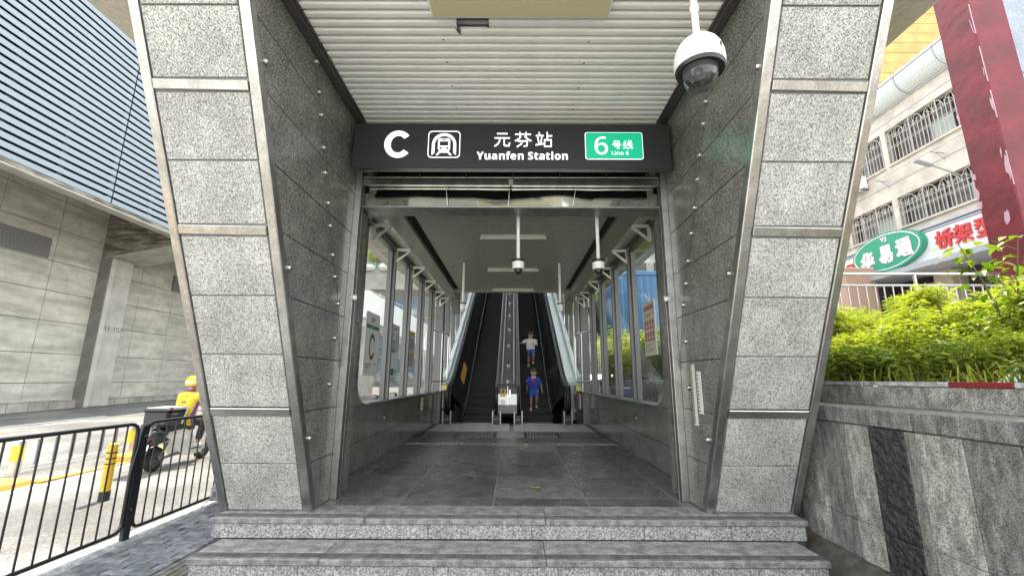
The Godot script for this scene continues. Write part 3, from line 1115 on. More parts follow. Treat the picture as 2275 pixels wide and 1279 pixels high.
		for i in 8:
			var z0 := -13.32 - i * 1.35
			var z1 := z0 - 1.35
			var d := -z1 - 13.6
			var lo := maxf(0.5, 0.5 + 0.577 * d)
			g = Geo.new()
			g.span(Vector3(s * 2.14, lo - 0.6, z1 - 0.05), Vector3(s * 2.28, lo + 4.4, z1 + 0.05), 0.006)
			part("mullion", g, M.mullion_grey, cl)
			g = Geo.new()
			var lo0 := maxf(0.5, 0.5 + 0.577 * (-z0 - 13.6))
			g.quad(Vector3(s * 2.21, lo0, z0 - 0.06), Vector3(s * 2.21, lo, z1 + 0.06), Vector3(s * 2.21, lo + 4.3, z1 + 0.06), Vector3(s * 2.21, lo0 + 4.3, z0 - 0.06))
			part("pane", g, M.glass, cl)
	# ceiling
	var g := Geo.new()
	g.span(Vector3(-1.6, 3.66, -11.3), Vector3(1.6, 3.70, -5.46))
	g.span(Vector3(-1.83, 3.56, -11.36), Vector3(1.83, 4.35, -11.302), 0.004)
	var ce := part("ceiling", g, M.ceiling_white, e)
	g = Geo.new()
	for i in 84:
		var z := -5.47 - i * 0.0692
		g.span(Vector3(-1.43, 3.645, z), Vector3(1.43, 3.661, z - 0.056), 0.006)
	tag(part("ceiling_ribs", g, M.ceiling_white, ce), "", "", "", "stuff")
	for s in [-1.0, 1.0]:
		g = Geo.new()
		g.span(Vector3(s * 1.44, 3.652, -11.29), Vector3(s * 1.548, 3.658, -5.47))
		part("shadow_gap", g, M.void_black, ce)


func build_roof(e: Node3D) -> void:
	var g := Geo.new()
	g.span(Vector3(-2.9, 4.57, -13.2), Vector3(2.9, 5.0, -2.2))
	var r := part("roof", g, M.roof_grey, e)
	for s in [-1.0, 1.0]:
		g = Geo.new()
		var b := Basis(Vector3(s, 0, 0), Vector3.UP, Vector3(0, 0, s))
		g.prism(V2([2.86, 4.49, 3.20, 4.54, 3.70, 4.66, 3.98, 4.76, 4.06, 4.82, 4.05, 4.88, 3.3, 4.97, 2.86, 5.0]), minf(-13.2 * s, -2.15 * s), maxf(-13.2 * s, -2.15 * s), Transform3D(b, Vector3.ZERO))
		part("eave", g, M.eave, r)
		g = Geo.new()
		g.span(Vector3(s * 2.27, 4.0, -13.2), Vector3(s * 2.88, 4.52, -5.0))
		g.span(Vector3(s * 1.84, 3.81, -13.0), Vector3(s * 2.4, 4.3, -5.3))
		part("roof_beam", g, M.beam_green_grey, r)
	# the roof over the escalators climbs with them: unseen, closed and black to keep them dark
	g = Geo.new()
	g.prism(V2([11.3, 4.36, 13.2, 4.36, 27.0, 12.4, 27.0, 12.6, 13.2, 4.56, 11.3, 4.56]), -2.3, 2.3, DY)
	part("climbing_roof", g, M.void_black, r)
	g = Geo.new()
	g.span(Vector3(-2.2, 6.0, -27.2), Vector3(2.2, 12.6, -27.0))
	part("upper_end_wall", g, M.steel_dark, r)


# ---------------------------------------------------------------- escalators
func rise(d: float) -> float:          # height of the step line at depth d
	var x := d - 13.63
	if x < -0.6:
		return 0.0
	if x < 0.6:
		return 0.577 * (x + 0.6) * (x + 0.6) / 2.4
	return 0.577 * x


func deck(d: float) -> float:          # height of the handrail line
	return 1.15 + rise(d - 0.15)


func build_escalator(cx: float, label: String) -> Node3D:
	var e := thing("escalator", label, "escalator", Vector3(cx, 0, -13.3), "escalators at the end of the corridor")
	# steps
	var g := Geo.new()
	g.box(Vector3(0, -0.17, 0), Vector3(0.95, 0.34, 0.40), Basis(), 0.004)
	for i in 20:
		g.box(Vector3(-0.4465 + i * 0.047, 0.004, 0.0), Vector3(0.022, 0.008, 0.39))
	g.box(Vector3(0, -0.02, 0.202), Vector3(0.93, 0.03, 0.006))
	var sm := g.mesh()
	for i in 34:
		var d := 13.5 + i * 0.4
		again("escalator_step", sm, M.escalator_step, e, Transform3D(Basis(), Vector3(cx, rise(d + 0.05), -d)))
	g = Geo.new()
	g.span(Vector3(cx - 0.47, -0.03, -13.28), Vector3(cx + 0.47, 0.008, -13.36), 0.003)
	part("comb_plate", g, M.steel_dull, e)
	# both sides: upright beside the divider, leaning outwards beside the glazing
	for s in [-1.0, 1.0]:
		var outer: bool = (s < 0) == (cx < 0)
		var x0: float = cx + s * 0.485                       # foot of the panel
		var x1: float = cx + s * (0.90 if outer else 0.545)  # handrail
		var rail := PackedVector3Array()
		for i in 9:                         # round the newel from below
			var an := -PI / 2 + 0.3 - PI * i / 8.0
			rail.append(Vector3(x1, 0.70 + sin(an) * 0.45, -(13.30 + cos(an) * 0.45)))
		for i in 33:
			var d := 13.5 + i * 0.42
			rail.append(Vector3(x1, deck(d), -d))
		g = Geo.new()
		var lo := []
		var hi := []
		for i in 35:
			var d := 12.98 + i * 0.42
			if i == 0:
				d = 13.03
			var f := 0.28 if i == 0 else 0.0
			lo.append(Vector3(x0, rise(d) + 0.22 + f, -d))
			hi.append(Vector3(x1, deck(d) - 0.05 - f * 0.6, -d))
		for i in 34:
			var t := Vector3(s * 0.03, 0, 0)
			if s < 0:
				g.quad(lo[i], lo[i + 1], hi[i + 1], hi[i])
				g.quad(hi[i] + t, hi[i + 1] + t, lo[i + 1] + t, lo[i] + t)
				g.quad(hi[i], hi[i + 1], hi[i + 1] + t, hi[i] + t)
			else:
				g.quad(hi[i], hi[i + 1], lo[i + 1], lo[i])
				g.quad(lo[i] + t, lo[i + 1] + t, hi[i + 1] + t, hi[i] + t)
				g.quad(hi[i] + t, hi[i + 1] + t, hi[i + 1], hi[i])
		var b := part("balustrade", g, M.balustrade_black, e)
		g = Geo.new()
		var edge := PackedVector3Array()
		for i in range(8, rail.size()):
			edge.append(rail[i] + Vector3(-s * 0.042, -0.02, 0.0))
		g.tube(edge, 0.010, 6)
		part("steel_edge", g, M.deck_steel, b)
		g = Geo.new()
		g.tube(rail, 0.040, 10)
		part("handrail", g, M.rubber_black, e)
		var poly := PackedVector2Array()
		for i in 34:
			var d := 13.12 + i * 0.42
			poly.append(Vector2(d, rise(d) + 0.26))
		for i in range(33, -1, -1):
			var d := 13.12 + i * 0.42
			poly.append(Vector2(d, rise(d) - 0.25))
		g = Geo.new()
		g.prism(poly, x0 - s * 0.008 - 0.004, x0 - s * 0.008 + 0.004, DY)
		part("skirt", g, M.balustrade_black, e)
		g = Geo.new()
		var line := PackedVector3Array()
		for i in 34:
			var d := 13.05 + i * 0.42
			line.append(Vector3(x0 - s * 0.02, rise(d) + 0.25, -d))
		g.tube(line, 0.010, 6)
		part("skirt_trim", g, M.deck_steel, e)
		# foot of the newel
		g = Geo.new()
		g.span(Vector3(x1 - 0.085, -0.0, -12.93), Vector3(x1 + 0.085, 0.27, -13.35), 0.02)
		var nb := part("newel_foot", g, M.plastic_black, e)
		for q in [-1.0, 1.0]:
			g = Geo.new()
			g.span(Vector3(x1 + q * 0.088, 0.0, -12.92), Vector3(x1 + q * 0.135, 0.38, -13.35), 0.008)
			part("steel_post", g, M.deck_steel, nb)
			g = Geo.new()
			g.ball(Vector3(x1 + q * 0.04, 0.14, -12.928), Vector3(0.014, 0.014, 0.006), 8, 6)
			part("bolt", g, M.paint_white, nb)
	return e


func build_escalators() -> void:
	build_escalator(-0.98, "dark escalator on the left, empty, rising away from the corridor")
	build_escalator(0.74, "dark escalator on the right, on which two boys come down")
	# steel deck between the two, with its round buttons
	var e := thing("escalator_divider", "brushed steel divider with round buttons between the two escalators", "divider", Vector3(0, 0, -13.2))
	var g := Geo.new()
	var poly := V2([13.02, 0.30, 12.98, 0.55, 13.0, 0.85, 13.08, 1.05, 13.22, 1.16])
	for i in 33:
		var d := 13.5 + i * 0.42
		poly.append(Vector2(d, deck(d) - 0.01))
	for i in range(32, -1, -1):
		var d := 13.5 + i * 0.42
		poly.append(Vector2(d, rise(d) + 0.1))
	poly.append(Vector2(13.1, 0.30))
	g.prism(poly, -0.12 - 0.282, -0.12 + 0.282, DY)
	part("deck", g, M.deck_steel, e)
	for s in [-1.0, 1.0]:
		g = Geo.new()
		var line := PackedVector3Array()
		for i in 34:
			var d := 13.2 + i * 0.42
			line.append(Vector3(-0.12 + s * 0.19, deck(d) + 0.005, -d))
		g.tube(line, 0.018, 6, false, 0.012)
		part("deck_rib", g, M.deck_steel, e)
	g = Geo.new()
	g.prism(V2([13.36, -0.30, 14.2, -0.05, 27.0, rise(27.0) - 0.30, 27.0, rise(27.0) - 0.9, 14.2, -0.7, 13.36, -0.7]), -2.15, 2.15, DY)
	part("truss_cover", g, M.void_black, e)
	var bt := Geo.new()
	bt.lathe(V2([0.06, 0.0, 0.055, 0.015, 0.02, 0.03, 0.018, 0.05, 0.045, 0.06, 0.04, 0.075, 0.0, 0.085]), Transform3D(), 14)
	var bm := bt.mesh()
	var tilt := Basis(Vector3.RIGHT, atan(0.577))
	for i in 9:
		var d := 13.42 + i * 1.32
		again("button", bm, M.steel_bright, e, Transform3D(tilt if i > 0 else Basis(), Vector3(-0.12, deck(d) + 0.0, -d)))
	g = Geo.new()
	g.span(Vector3(-0.126, 0.5, -12.985), Vector3(-0.114, 1.08, -12.978))
	g.span(Vector3(-0.090, 0.74, -12.985), Vector3(-0.020, 0.98, -12.955), 0.01)
	part("lock_plate", g, M.steel_bright, e)
	g = Geo.new()
	g.span(Vector3(-0.330, 0.78, -12.99), Vector3(-0.180, 0.98, -12.972), 0.002)
	part("yellow_label", g, M.sticker_yellow, e)
	g = Geo.new()
	g.lathe(V2([0.0, 0.0, 0.05, 0.0, 0.05, 0.006, 0.0, 0.006]), Transform3D(Basis(Vector3.RIGHT, PI / 2), Vector3(-0.255, 0.92, -12.972)), 16)
	part("label_mark", g, M.plastic_black, e)
	g = Geo.new()
	g.tube(ring(0.05, 18, Transform3D(Basis(), Vector3(-0.260, 0.62, -12.975))), 0.008, 5, true)
	g.beam(Vector3(-0.295, 0.655, -12.973), Vector3(-0.225, 0.585, -12.973), 0.008, 0.005)
	part("round_mark", g, M.sticker_red, e)
	# the decks along the outer sides, with the machinery covers at their feet
	for s in [-1.0, 1.0]:
		var o := thing("escalator_side_deck", "pale steel deck climbing between the %s escalator and the glazing" % ("left" if s < 0 else "right"), "cladding", Vector3(s * 1.9, 0, -13.3))
		for i in 8:
			g = Geo.new()
			var d0 := 13.55 + i * 1.7
			var d1 := d0 + 1.69
			var pl := PackedVector2Array()
			for q in 5:
				var d := lerpf(d0, d1, q / 4.0)
				pl.append(Vector2(d, deck(d) + 0.02))
			for q in 5:
				var d := lerpf(d1, d0, q / 4.0)
				pl.append(Vector2(d, rise(d) + 0.0))
			g.prism(pl, minf(s * 1.83 - 0.1, s * 2.17), maxf(s * 1.83 - 0.1, s * 2.17), DY)
			part("deck_panel", g, M.cladding_pale, o)
			g = Geo.new()
			pl = PackedVector2Array()
			for q in 5:
				var d := lerpf(d0, d1, q / 4.0)
				pl.append(Vector2(d, deck(d) + 0.16))
			for q in 5:
				var d := lerpf(d1, d0, q / 4.0)
				pl.append(Vector2(d, deck(d) - 0.0))
			g.prism(pl, minf(s * 2.02, s * 2.15), maxf(s * 2.02, s * 2.15), DY)
			part("upper_panel", g, M.cladding_pale, o)
		g = Geo.new()
		g.span(Vector3(s * 1.885, 0.33, -12.95), Vector3(s * 2.13, 0.95, -13.5), 0.11)
		var nx: float = s * 1.76 - 0.12
		var nc := Geo.new()
		nc.prism(V2([12.95, 0.45, 12.93, 0.75, 12.97, 0.95, 13.08, 1.09, 13.3, 1.12, 14.0, 1.2, 14.0, 0.3, 13.1, 0.28]), nx - 0.10, nx + 0.10, DY)
		part("newel_cover", nc, M.balustrade_black, o)
		nc = Geo.new()
		nc.span(Vector3(nx + s * 0.02 - 0.025, 0.52, -12.915), Vector3(nx + s * 0.02 + 0.025, 0.90, -12.925), 0.003)
		part("edge_label", nc, M.sticker_yellow if s < 0 else M.deck_steel, o)
		var c := part("drum_cover", g, M.deck_steel, o)
		g = Geo.new()
		g.span(Vector3(s * 1.89, 0.0, -13.1), Vector3(s * 2.1, 0.34, -13.4), 0.01)
		part("cover_foot", g, M.balustrade_black, c)
		g = Geo.new()
		g.span(Vector3(s * 1.89, 0.93, -12.99), Vector3(s * 2.08, 1.12, -13.3), 0.02)
		part("label_plate", g, M.steel_dull, c)
		g = Geo.new()
		g.span(Vector3(s * 1.91, 0.95, -12.975), Vector3(s * 2.03, 1.10, -12.989), 0.002)
		part("yellow_label", g, M.sticker_yellow, c)
		g = Geo.new()
		g.tube(ring(0.05, 18, Transform3D(Basis(), Vector3(s * 2.01, 0.70, -12.945))), 0.008, 5, true)
		part("round_mark", g, M.sticker_red, c)
	g = Geo.new()
	var y := deck(15.2) - 0.62
	g.quad(Vector3(-1.595, deck(14.6) - 0.56, -14.6), Vector3(-1.595, deck(15.6) - 0.56, -15.6), Vector3(-1.715, deck(15.6) - 0.30, -15.6), Vector3(-1.715, deck(14.6) - 0.30, -14.6))
	solo("safety_sticker", g, M.orange, Vector3(-1.575, y, -14.5), "orange safety sticker on the inner side of the left escalator", "sticker")


func ring(r: float, cnt: int, xf: Transform3D) -> PackedVector3Array:
	var p := PackedVector3Array()
	for i in cnt:
		var a := TAU * i / cnt
		p.append(xf * Vector3(cos(a) * r, sin(a) * r, 0))
	return p


# ---------------------------------------------------------------- sign over the entrance
func build_station_sign() -> void:
	var t := thing("station_sign", "long dark grey lightbox sign with white station name above the doorway", "sign", Vector3(0, 3.73, -4.8))
	var g := Geo.new()
	g.span(Vector3(-1.895, 3.73, -4.77), Vector3(1.915, 4.32, -4.68), 0.012)
	part("box", g, M.sign_grey, t)
	var z := -4.678
	g = Geo.new()
	for i in 30:
		var p := deg_to_rad(lerpf(40, 320, i / 30.0))
		var q := deg_to_rad(lerpf(40, 320, (i + 1) / 30.0))
		g.prism(PackedVector2Array([Vector2(cos(p) * 0.166, sin(p) * 0.177), Vector2(cos(q) * 0.166, sin(q) * 0.177), Vector2(cos(q) * 0.090, sin(q) * 0.112), Vector2(cos(p) * 0.090, sin(p) * 0.112)]), 0.0, 0.008, Transform3D(Basis(), Vector3(-1.350, 4.035, z)))
	part("letter", g, M.sign_letter, t)
	lettering("letters", "Yuanfen Station", true, 1.085, 0.105, 0.010, Transform3D(Basis(), Vector3(0.135, 3.892, z)), M.sign_letter, t)
	# metro emblem
	var e := node("emblem", t)
	g = Geo.new()
	var a := round_rect(0.385, 0.35, 0.045)
	for i in a.size():
		var p := a[i]
		var q := a[(i + 1) % a.size()]
		var k := 0.955
		g.prism(PackedVector2Array([p, q, q * k, p * k]), 0.0, 0.008, Transform3D(Basis(), Vector3(-0.80, 4.035, z)))
	part("emblem_frame", g, M.sign_letter, e)
	g = Geo.new()
	var xf := Transform3D(Basis(), Vector3(-0.80, 4.035, z))
	for i in 12:
		var p := PI * i / 12.0
		var q := PI * (i + 1) / 12.0
		g.prism(PackedVector2Array([Vector2(cos(p) * 0.145, 0.0 + sin(p) * 0.145), Vector2(cos(q) * 0.145, sin(q) * 0.145), Vector2(cos(q) * 0.112, sin(q) * 0.112), Vector2(cos(p) * 0.112, sin(p) * 0.112)]), 0.0, 0.008, xf)
	for s in [-1.0, 1.0]:
		g.prism(V2([s * 0.112, 0.001, s * 0.145, 0.001, s * 0.145, -0.14, s * 0.112, -0.11]), 0.0, 0.0084, xf)
	part("tunnel_arch", g, M.sign_letter, e)
	g = Geo.new()
	g.prism(V2([-0.06, 0.075, 0.06, 0.075, 0.072, 0.055, 0.072, -0.06, 0.05, -0.088, -0.05, -0.088, -0.072, -0.06, -0.072, 0.055]), 0.0, 0.009, xf)
	for s in [-1.0, 1.0]:
		g.prism(V2([s * 0.035, -0.089, s * 0.055, -0.089, s * 0.095, -0.142, s * 0.070, -0.142]), 0.0, 0.0088, xf)
	g.prism(V2([-0.06, -0.10, 0.06, -0.10, 0.066, -0.108, -0.066, -0.108]), 0.0, 0.0092, xf)
	part("train", g, M.sign_letter, e)
	g = Geo.new()
	g.prism(V2([-0.05, 0.035, 0.05, 0.035, 0.052, -0.02, -0.052, -0.02]), 0.009, 0.0105, xf)
	g.prism(V2([-0.022, 0.064, 0.022, 0.064, 0.022, 0.050, -0.022, 0.050]), 0.009, 0.0105, xf)
	for s in [-1.0, 1.0]:
		var c := PackedVector2Array()
		for i in 10:
			c.append(Vector2(s * 0.040 + cos(TAU * i / 10) * 0.014, -0.052 + sin(TAU * i / 10) * 0.014))
		g.prism(c, 0.009, 0.0105, xf)
	part("train_window", g, M.sign_grey, e)
	var k := 0
	for ch in ["yuan", "fen", "zhan"]:
		part("character", strokes(HAN[ch], 0.205, 0.205, 0.0150, 0.008, Transform3D(Basis(), Vector3(-0.105 + k * 0.25, 4.10, z))), M.sign_letter, t)
		k += 1
	# green plate of the line
	g = Geo.new()
	g.prism(round_rect(0.69, 0.355, 0.03), 0.0, 0.006, Transform3D(Basis(), Vector3(1.232, 4.022, z)))
	var pl := part("plate_border", g, M.sign_letter, t)
	g = Geo.new()
	g.prism(round_rect(0.675, 0.34, 0.026), 0.006, 0.010, Transform3D(Basis(), Vector3(1.232, 4.022, z)))
	part("line_plate", g, M.sign_green, pl)
	z = -4.667
	lettering("numeral", "6", false, 0.155, 0.232, 0.006, Transform3D(Basis(), Vector3(1.078, 4.022, z)), M.sign_letter, t)
	lettering("letters", "Line 6", false, 0.20, 0.048, 0.005, Transform3D(Basis(), Vector3(1.302, 3.925, z)), M.sign_letter, t)
	part("character", strokes(HAN.hao, 0.115, 0.115, 0.0085, 0.004, Transform3D(Basis(), Vector3(1.262, 4.032, z - 0.002))), M.sign_letter, t)
	part("character", strokes(HAN.xian, 0.125, 0.12, 0.0085, 0.004, Transform3D(Basis(), Vector3(1.393, 4.032, z - 0.002))), M.sign_letter, t)


# ---------------------------------------------------------------- cameras and lamps
func build_cameras() -> void:
	var t := thing("dome_camera", "large white dome security camera hanging from the outer soffit", "camera", Vector3(1.42, 3.35, -2.8), "")
	var g := Geo.new()
	var at := Transform3D(Basis(), Vector3(1.42, 0, -2.8))
	g.lathe(V2([0.026, 3.80, 0.026, 4.5]), at, 14)
	part("pole", g, M.paint_white, t)
	g = Geo.new()
	g.lathe(V2([0.026, 4.05, 0.034, 4.05, 0.034, 4.11, 0.026, 4.11]), at, 14)
	part("pole_collar", g, M.paint_white, t)
	g = Geo.new()
	g.lathe(V2([0.026, 4.465, 0.075, 4.475, 0.075, 4.5]), at, 18)
	part("ceiling_rose", g, M.paint_white, t)
	g = Geo.new()
	g.lathe(V2([0.160, 3.555, 0.178, 3.56, 0.182, 3.60, 0.178, 3.66, 0.165, 3.71, 0.142, 3.755, 0.110, 3.79, 0.07, 3.81, 0.026, 3.825]), at, 32)
	var h := part("housing", g, M.paint_white, t)
	g = Geo.new()
	g.lathe(V2([0.125, 3.545, 0.168, 3.53, 0.176, 3.556]), at, 32)
	part("black_ring", g, M.plastic_black, h)
	g = Geo.new()
	g.tube(ring(0.009, 12, Transform3D(Basis(Vector3.UP, 0.5), Vector3(1.508, 3.652, -2.638))), 0.0025, 5, true)
	g.tube(ring(0.009, 12, Transform3D(Basis(Vector3.UP, 0.5), Vector3(1.508, 3.634, -2.636))), 0.0025, 5, true)
	part("emblem", g, M.plastic_black, h)
	g = Geo.new()
	g.lathe(V2([0.0, 3.38, 0.05, 3.387, 0.09, 3.412, 0.115, 3.45, 0.124, 3.50, 0.125, 3.55]), at, 32)
	part("dome", g, M.dome_glass, t)
	g = Geo.new()
	g.ball(Vector3(1.42, 3.50, -2.8), Vector3(0.075, 0.07, 0.075), 16, 10)
	var eye := part("camera_eye", g, M.plastic_black, t)
	g = Geo.new()
	g.tube(V3([1.40, 3.49, -2.76, 1.36, 3.46, -2.70]), 0.032, 14)
	part("lens", g, M.lens, eye)
	# small domes in the corridor
	var spots := [[0.10, -5.56, 2.80, "white dome camera on the pole in the middle of the corridor ceiling"], [1.175, -5.56, 2.80, "white dome camera on the pole near the right windows"]]
	for q in spots:
		t = thing("corridor_camera", q[3], "camera", Vector3(q[0], q[2] - 0.15, q[1]), "corridor dome cameras")
		at = Transform3D(Basis(), Vector3(q[0], q[2], q[1]))
		g = Geo.new()
		g.lathe(V2([0.024, 0.06, 0.024, 0.845]), at, 12)
		g.lathe(V2([0.027, 0.55, 0.027, 0.56, 0.024, 0.56]), at, 12)
		part("pole", g, M.paint_white, t)
		g = Geo.new()
		g.lathe(V2([0.055, -0.075, 0.082, -0.07, 0.082, 0.02, 0.076, 0.025]), at, 24)
		part("housing", g, M.paint_white, t)
		g = Geo.new()
		g.lathe(V2([0.079, 0.022, 0.086, 0.024, 0.086, 0.05, 0.06, 0.065, 0.024, 0.07]), at, 24)
		part("cap", g, M.plastic_black, t)
		g = Geo.new()
		g.lathe(V2([0.0, -0.145, 0.03, -0.138, 0.05, -0.115, 0.056, -0.076]), at, 20)
		part("dome", g, M.balustrade_black, t)
	for s in [-1.0, 1.0]:
		t = thing("pole_camera", "small camera on a thin pole by the %s escalator rail" % ("left" if s < 0 else "right"), "camera", Vector3(s * 0.98, 2.6, -8.6))
		at = Transform3D(Basis(), Vector3(s * 0.985, 2.74, -8.6))
		g = Geo.new()
		g.lathe(V2([0.024, 0.05, 0.024, 0.90]), at, 12)
		part("pole", g, M.paint_white, t)
		g = Geo.new()
		g.lathe(V2([0.05, 0.03, 0.07, 0.03, 0.07, 0.055, 0.024, 0.06]), at, 18)
		part("cap", g, M.plastic_black, t)
		g = Geo.new()
		g.lathe(V2([0.035, -0.10, 0.05, -0.09, 0.055, 0.03]), at, 16)
		g.beam(at * Vector3(0, -0.05, 0.0), at * Vector3(0, -0.13, 0.09), 0.05, 0.05, Vector3.UP, 0.01)
		part("housing", g, M.paint_white, t)


func build_lamps() -> void:
	var t := thing("soffit_light", "flat square light panel with cream cover on the outer soffit, unlit", "lamp", Vector3(0.085, 4.43, -2.75))
	var g := Geo.new()
	g.span(Vector3(-0.70, 4.425, -3.235), Vector3(0.87, 4.498, -2.25), 0.006)
	part("frame", g, M.paint_white, t)
	g = Geo.new()
	g.span(Vector3(-0.685, 4.418, -3.22), Vector3(0.855, 4.426, -2.262), 0.003)
	part("cover", g, M.paint_cream, t)
	var k := 0
	for q in [[-6.86, "nearest unlit tube lamp across the corridor ceiling"], [-9.08, "second unlit tube lamp across the corridor ceiling"], [-11.22, "farthest unlit tube lamp, at the ceiling edge above the escalators"]]:
		t = thing("tube_lamp", q[1], "lamp", Vector3(0.03, 3.58, q[0]), "tube lamps on the corridor ceiling")
		g = Geo.new()
		g.span(Vector3(-0.51, 3.60, q[0] - 0.05), Vector3(0.57, 3.644, q[0] + 0.05), 0.008)
		part("body", g, M.lamp_white, t)
		g = Geo.new()
		g.tube(V3([-0.49, 3.59, q[0], 0.55, 3.59, q[0]]), 0.016, 10)
		part("tube", g, M.lamp_white, t)
		for s in [-0.51, 0.57]:
			g = Geo.new()
			g.span(Vector3(s - 0.012, 3.572, q[0] - 0.03), Vector3(s + 0.012, 3.612, q[0] + 0.03), 0.004)
			part("tube_holder", g, M.paint_white, t)
		k += 1


# ---------------------------------------------------------------- posters, stickers, rails
func print_tex(w: int, h: int, back: Color, items: Array) -> ImageTexture:
	var im := Image.create_empty(w, h, false, Image.FORMAT_RGB8)
	im.fill(back)
	for q in items:
		if q[0] == "r":
			im.fill_rect(Rect2i(q[1], q[2], q[3], q[4]), q[5])
		elif q[0] == "t":           # lines of small print
			for i in q[5]:
				var x: int = q[1]
				while x < q[1] + q[3] - (q[3] / 3 if i == q[5] - 1 else 0):
					var l := rng.randi_range(3, 8)
					im.fill_rect(Rect2i(x, q[2] + i * q[4], mini(l, q[1] + q[3] - x), maxi(1, q[4] - 3)), q[6])
					x += l + 2
		elif q[0] == "o":           # ring, or arc open on the right (the letter C)
			for y in h:
				for x in w:
					var d := Vector2((x - q[1]) / float(q[6]), y - q[2])
					if absf(d.length() - q[3]) < q[4] and not (q[7] and d.x > 0 and absf(d.y) < q[3] * 0.5):
						im.set_pixel(x, y, q[5])
	return ImageTexture.create_from_image(im)


func poster(called: String, label: String, s: float, z0: float, z1: float, y0: float, y1: float, tex: Texture2D, group := "", corner := 0.05) -> Node3D:
	var t := thing(called, label, "poster", Vector3(s * 2.17, y0, (z0 + z1) / 2.0), group)
	var g := Geo.new()
	var w := absf(z1 - z0)
	var b := Basis(Vector3(0, 0, s), Vector3.UP, Vector3(-s, 0, 0))
	g.prism(round_rect(w, y1 - y0, corner), 0.0, 0.012, Transform3D(b, Vector3(s * 2.185, (y0 + y1) / 2.0, (z0 + z1) / 2.0)))
	part("board", g, M.board, t)
	var m := StandardMaterial3D.new()
	m.resource_name = called + "_print"
	m.albedo_texture = tex
	m.roughness = 0.35
	g = Geo.new()
	var xf := Transform3D(b, Vector3(s * 2.171, (y0 + y1) / 2.0, (z0 + z1) / 2.0))
	var hw := w / 2.0 - 0.02
	var hh := (y1 - y0) / 2.0 - 0.02
	g.quad(xf * Vector3(-hw, -hh, 0), xf * Vector3(hw, -hh, 0), xf * Vector3(hw, hh, 0), xf * Vector3(-hw, hh, 0))
	part("print", g, m, t)
	return t


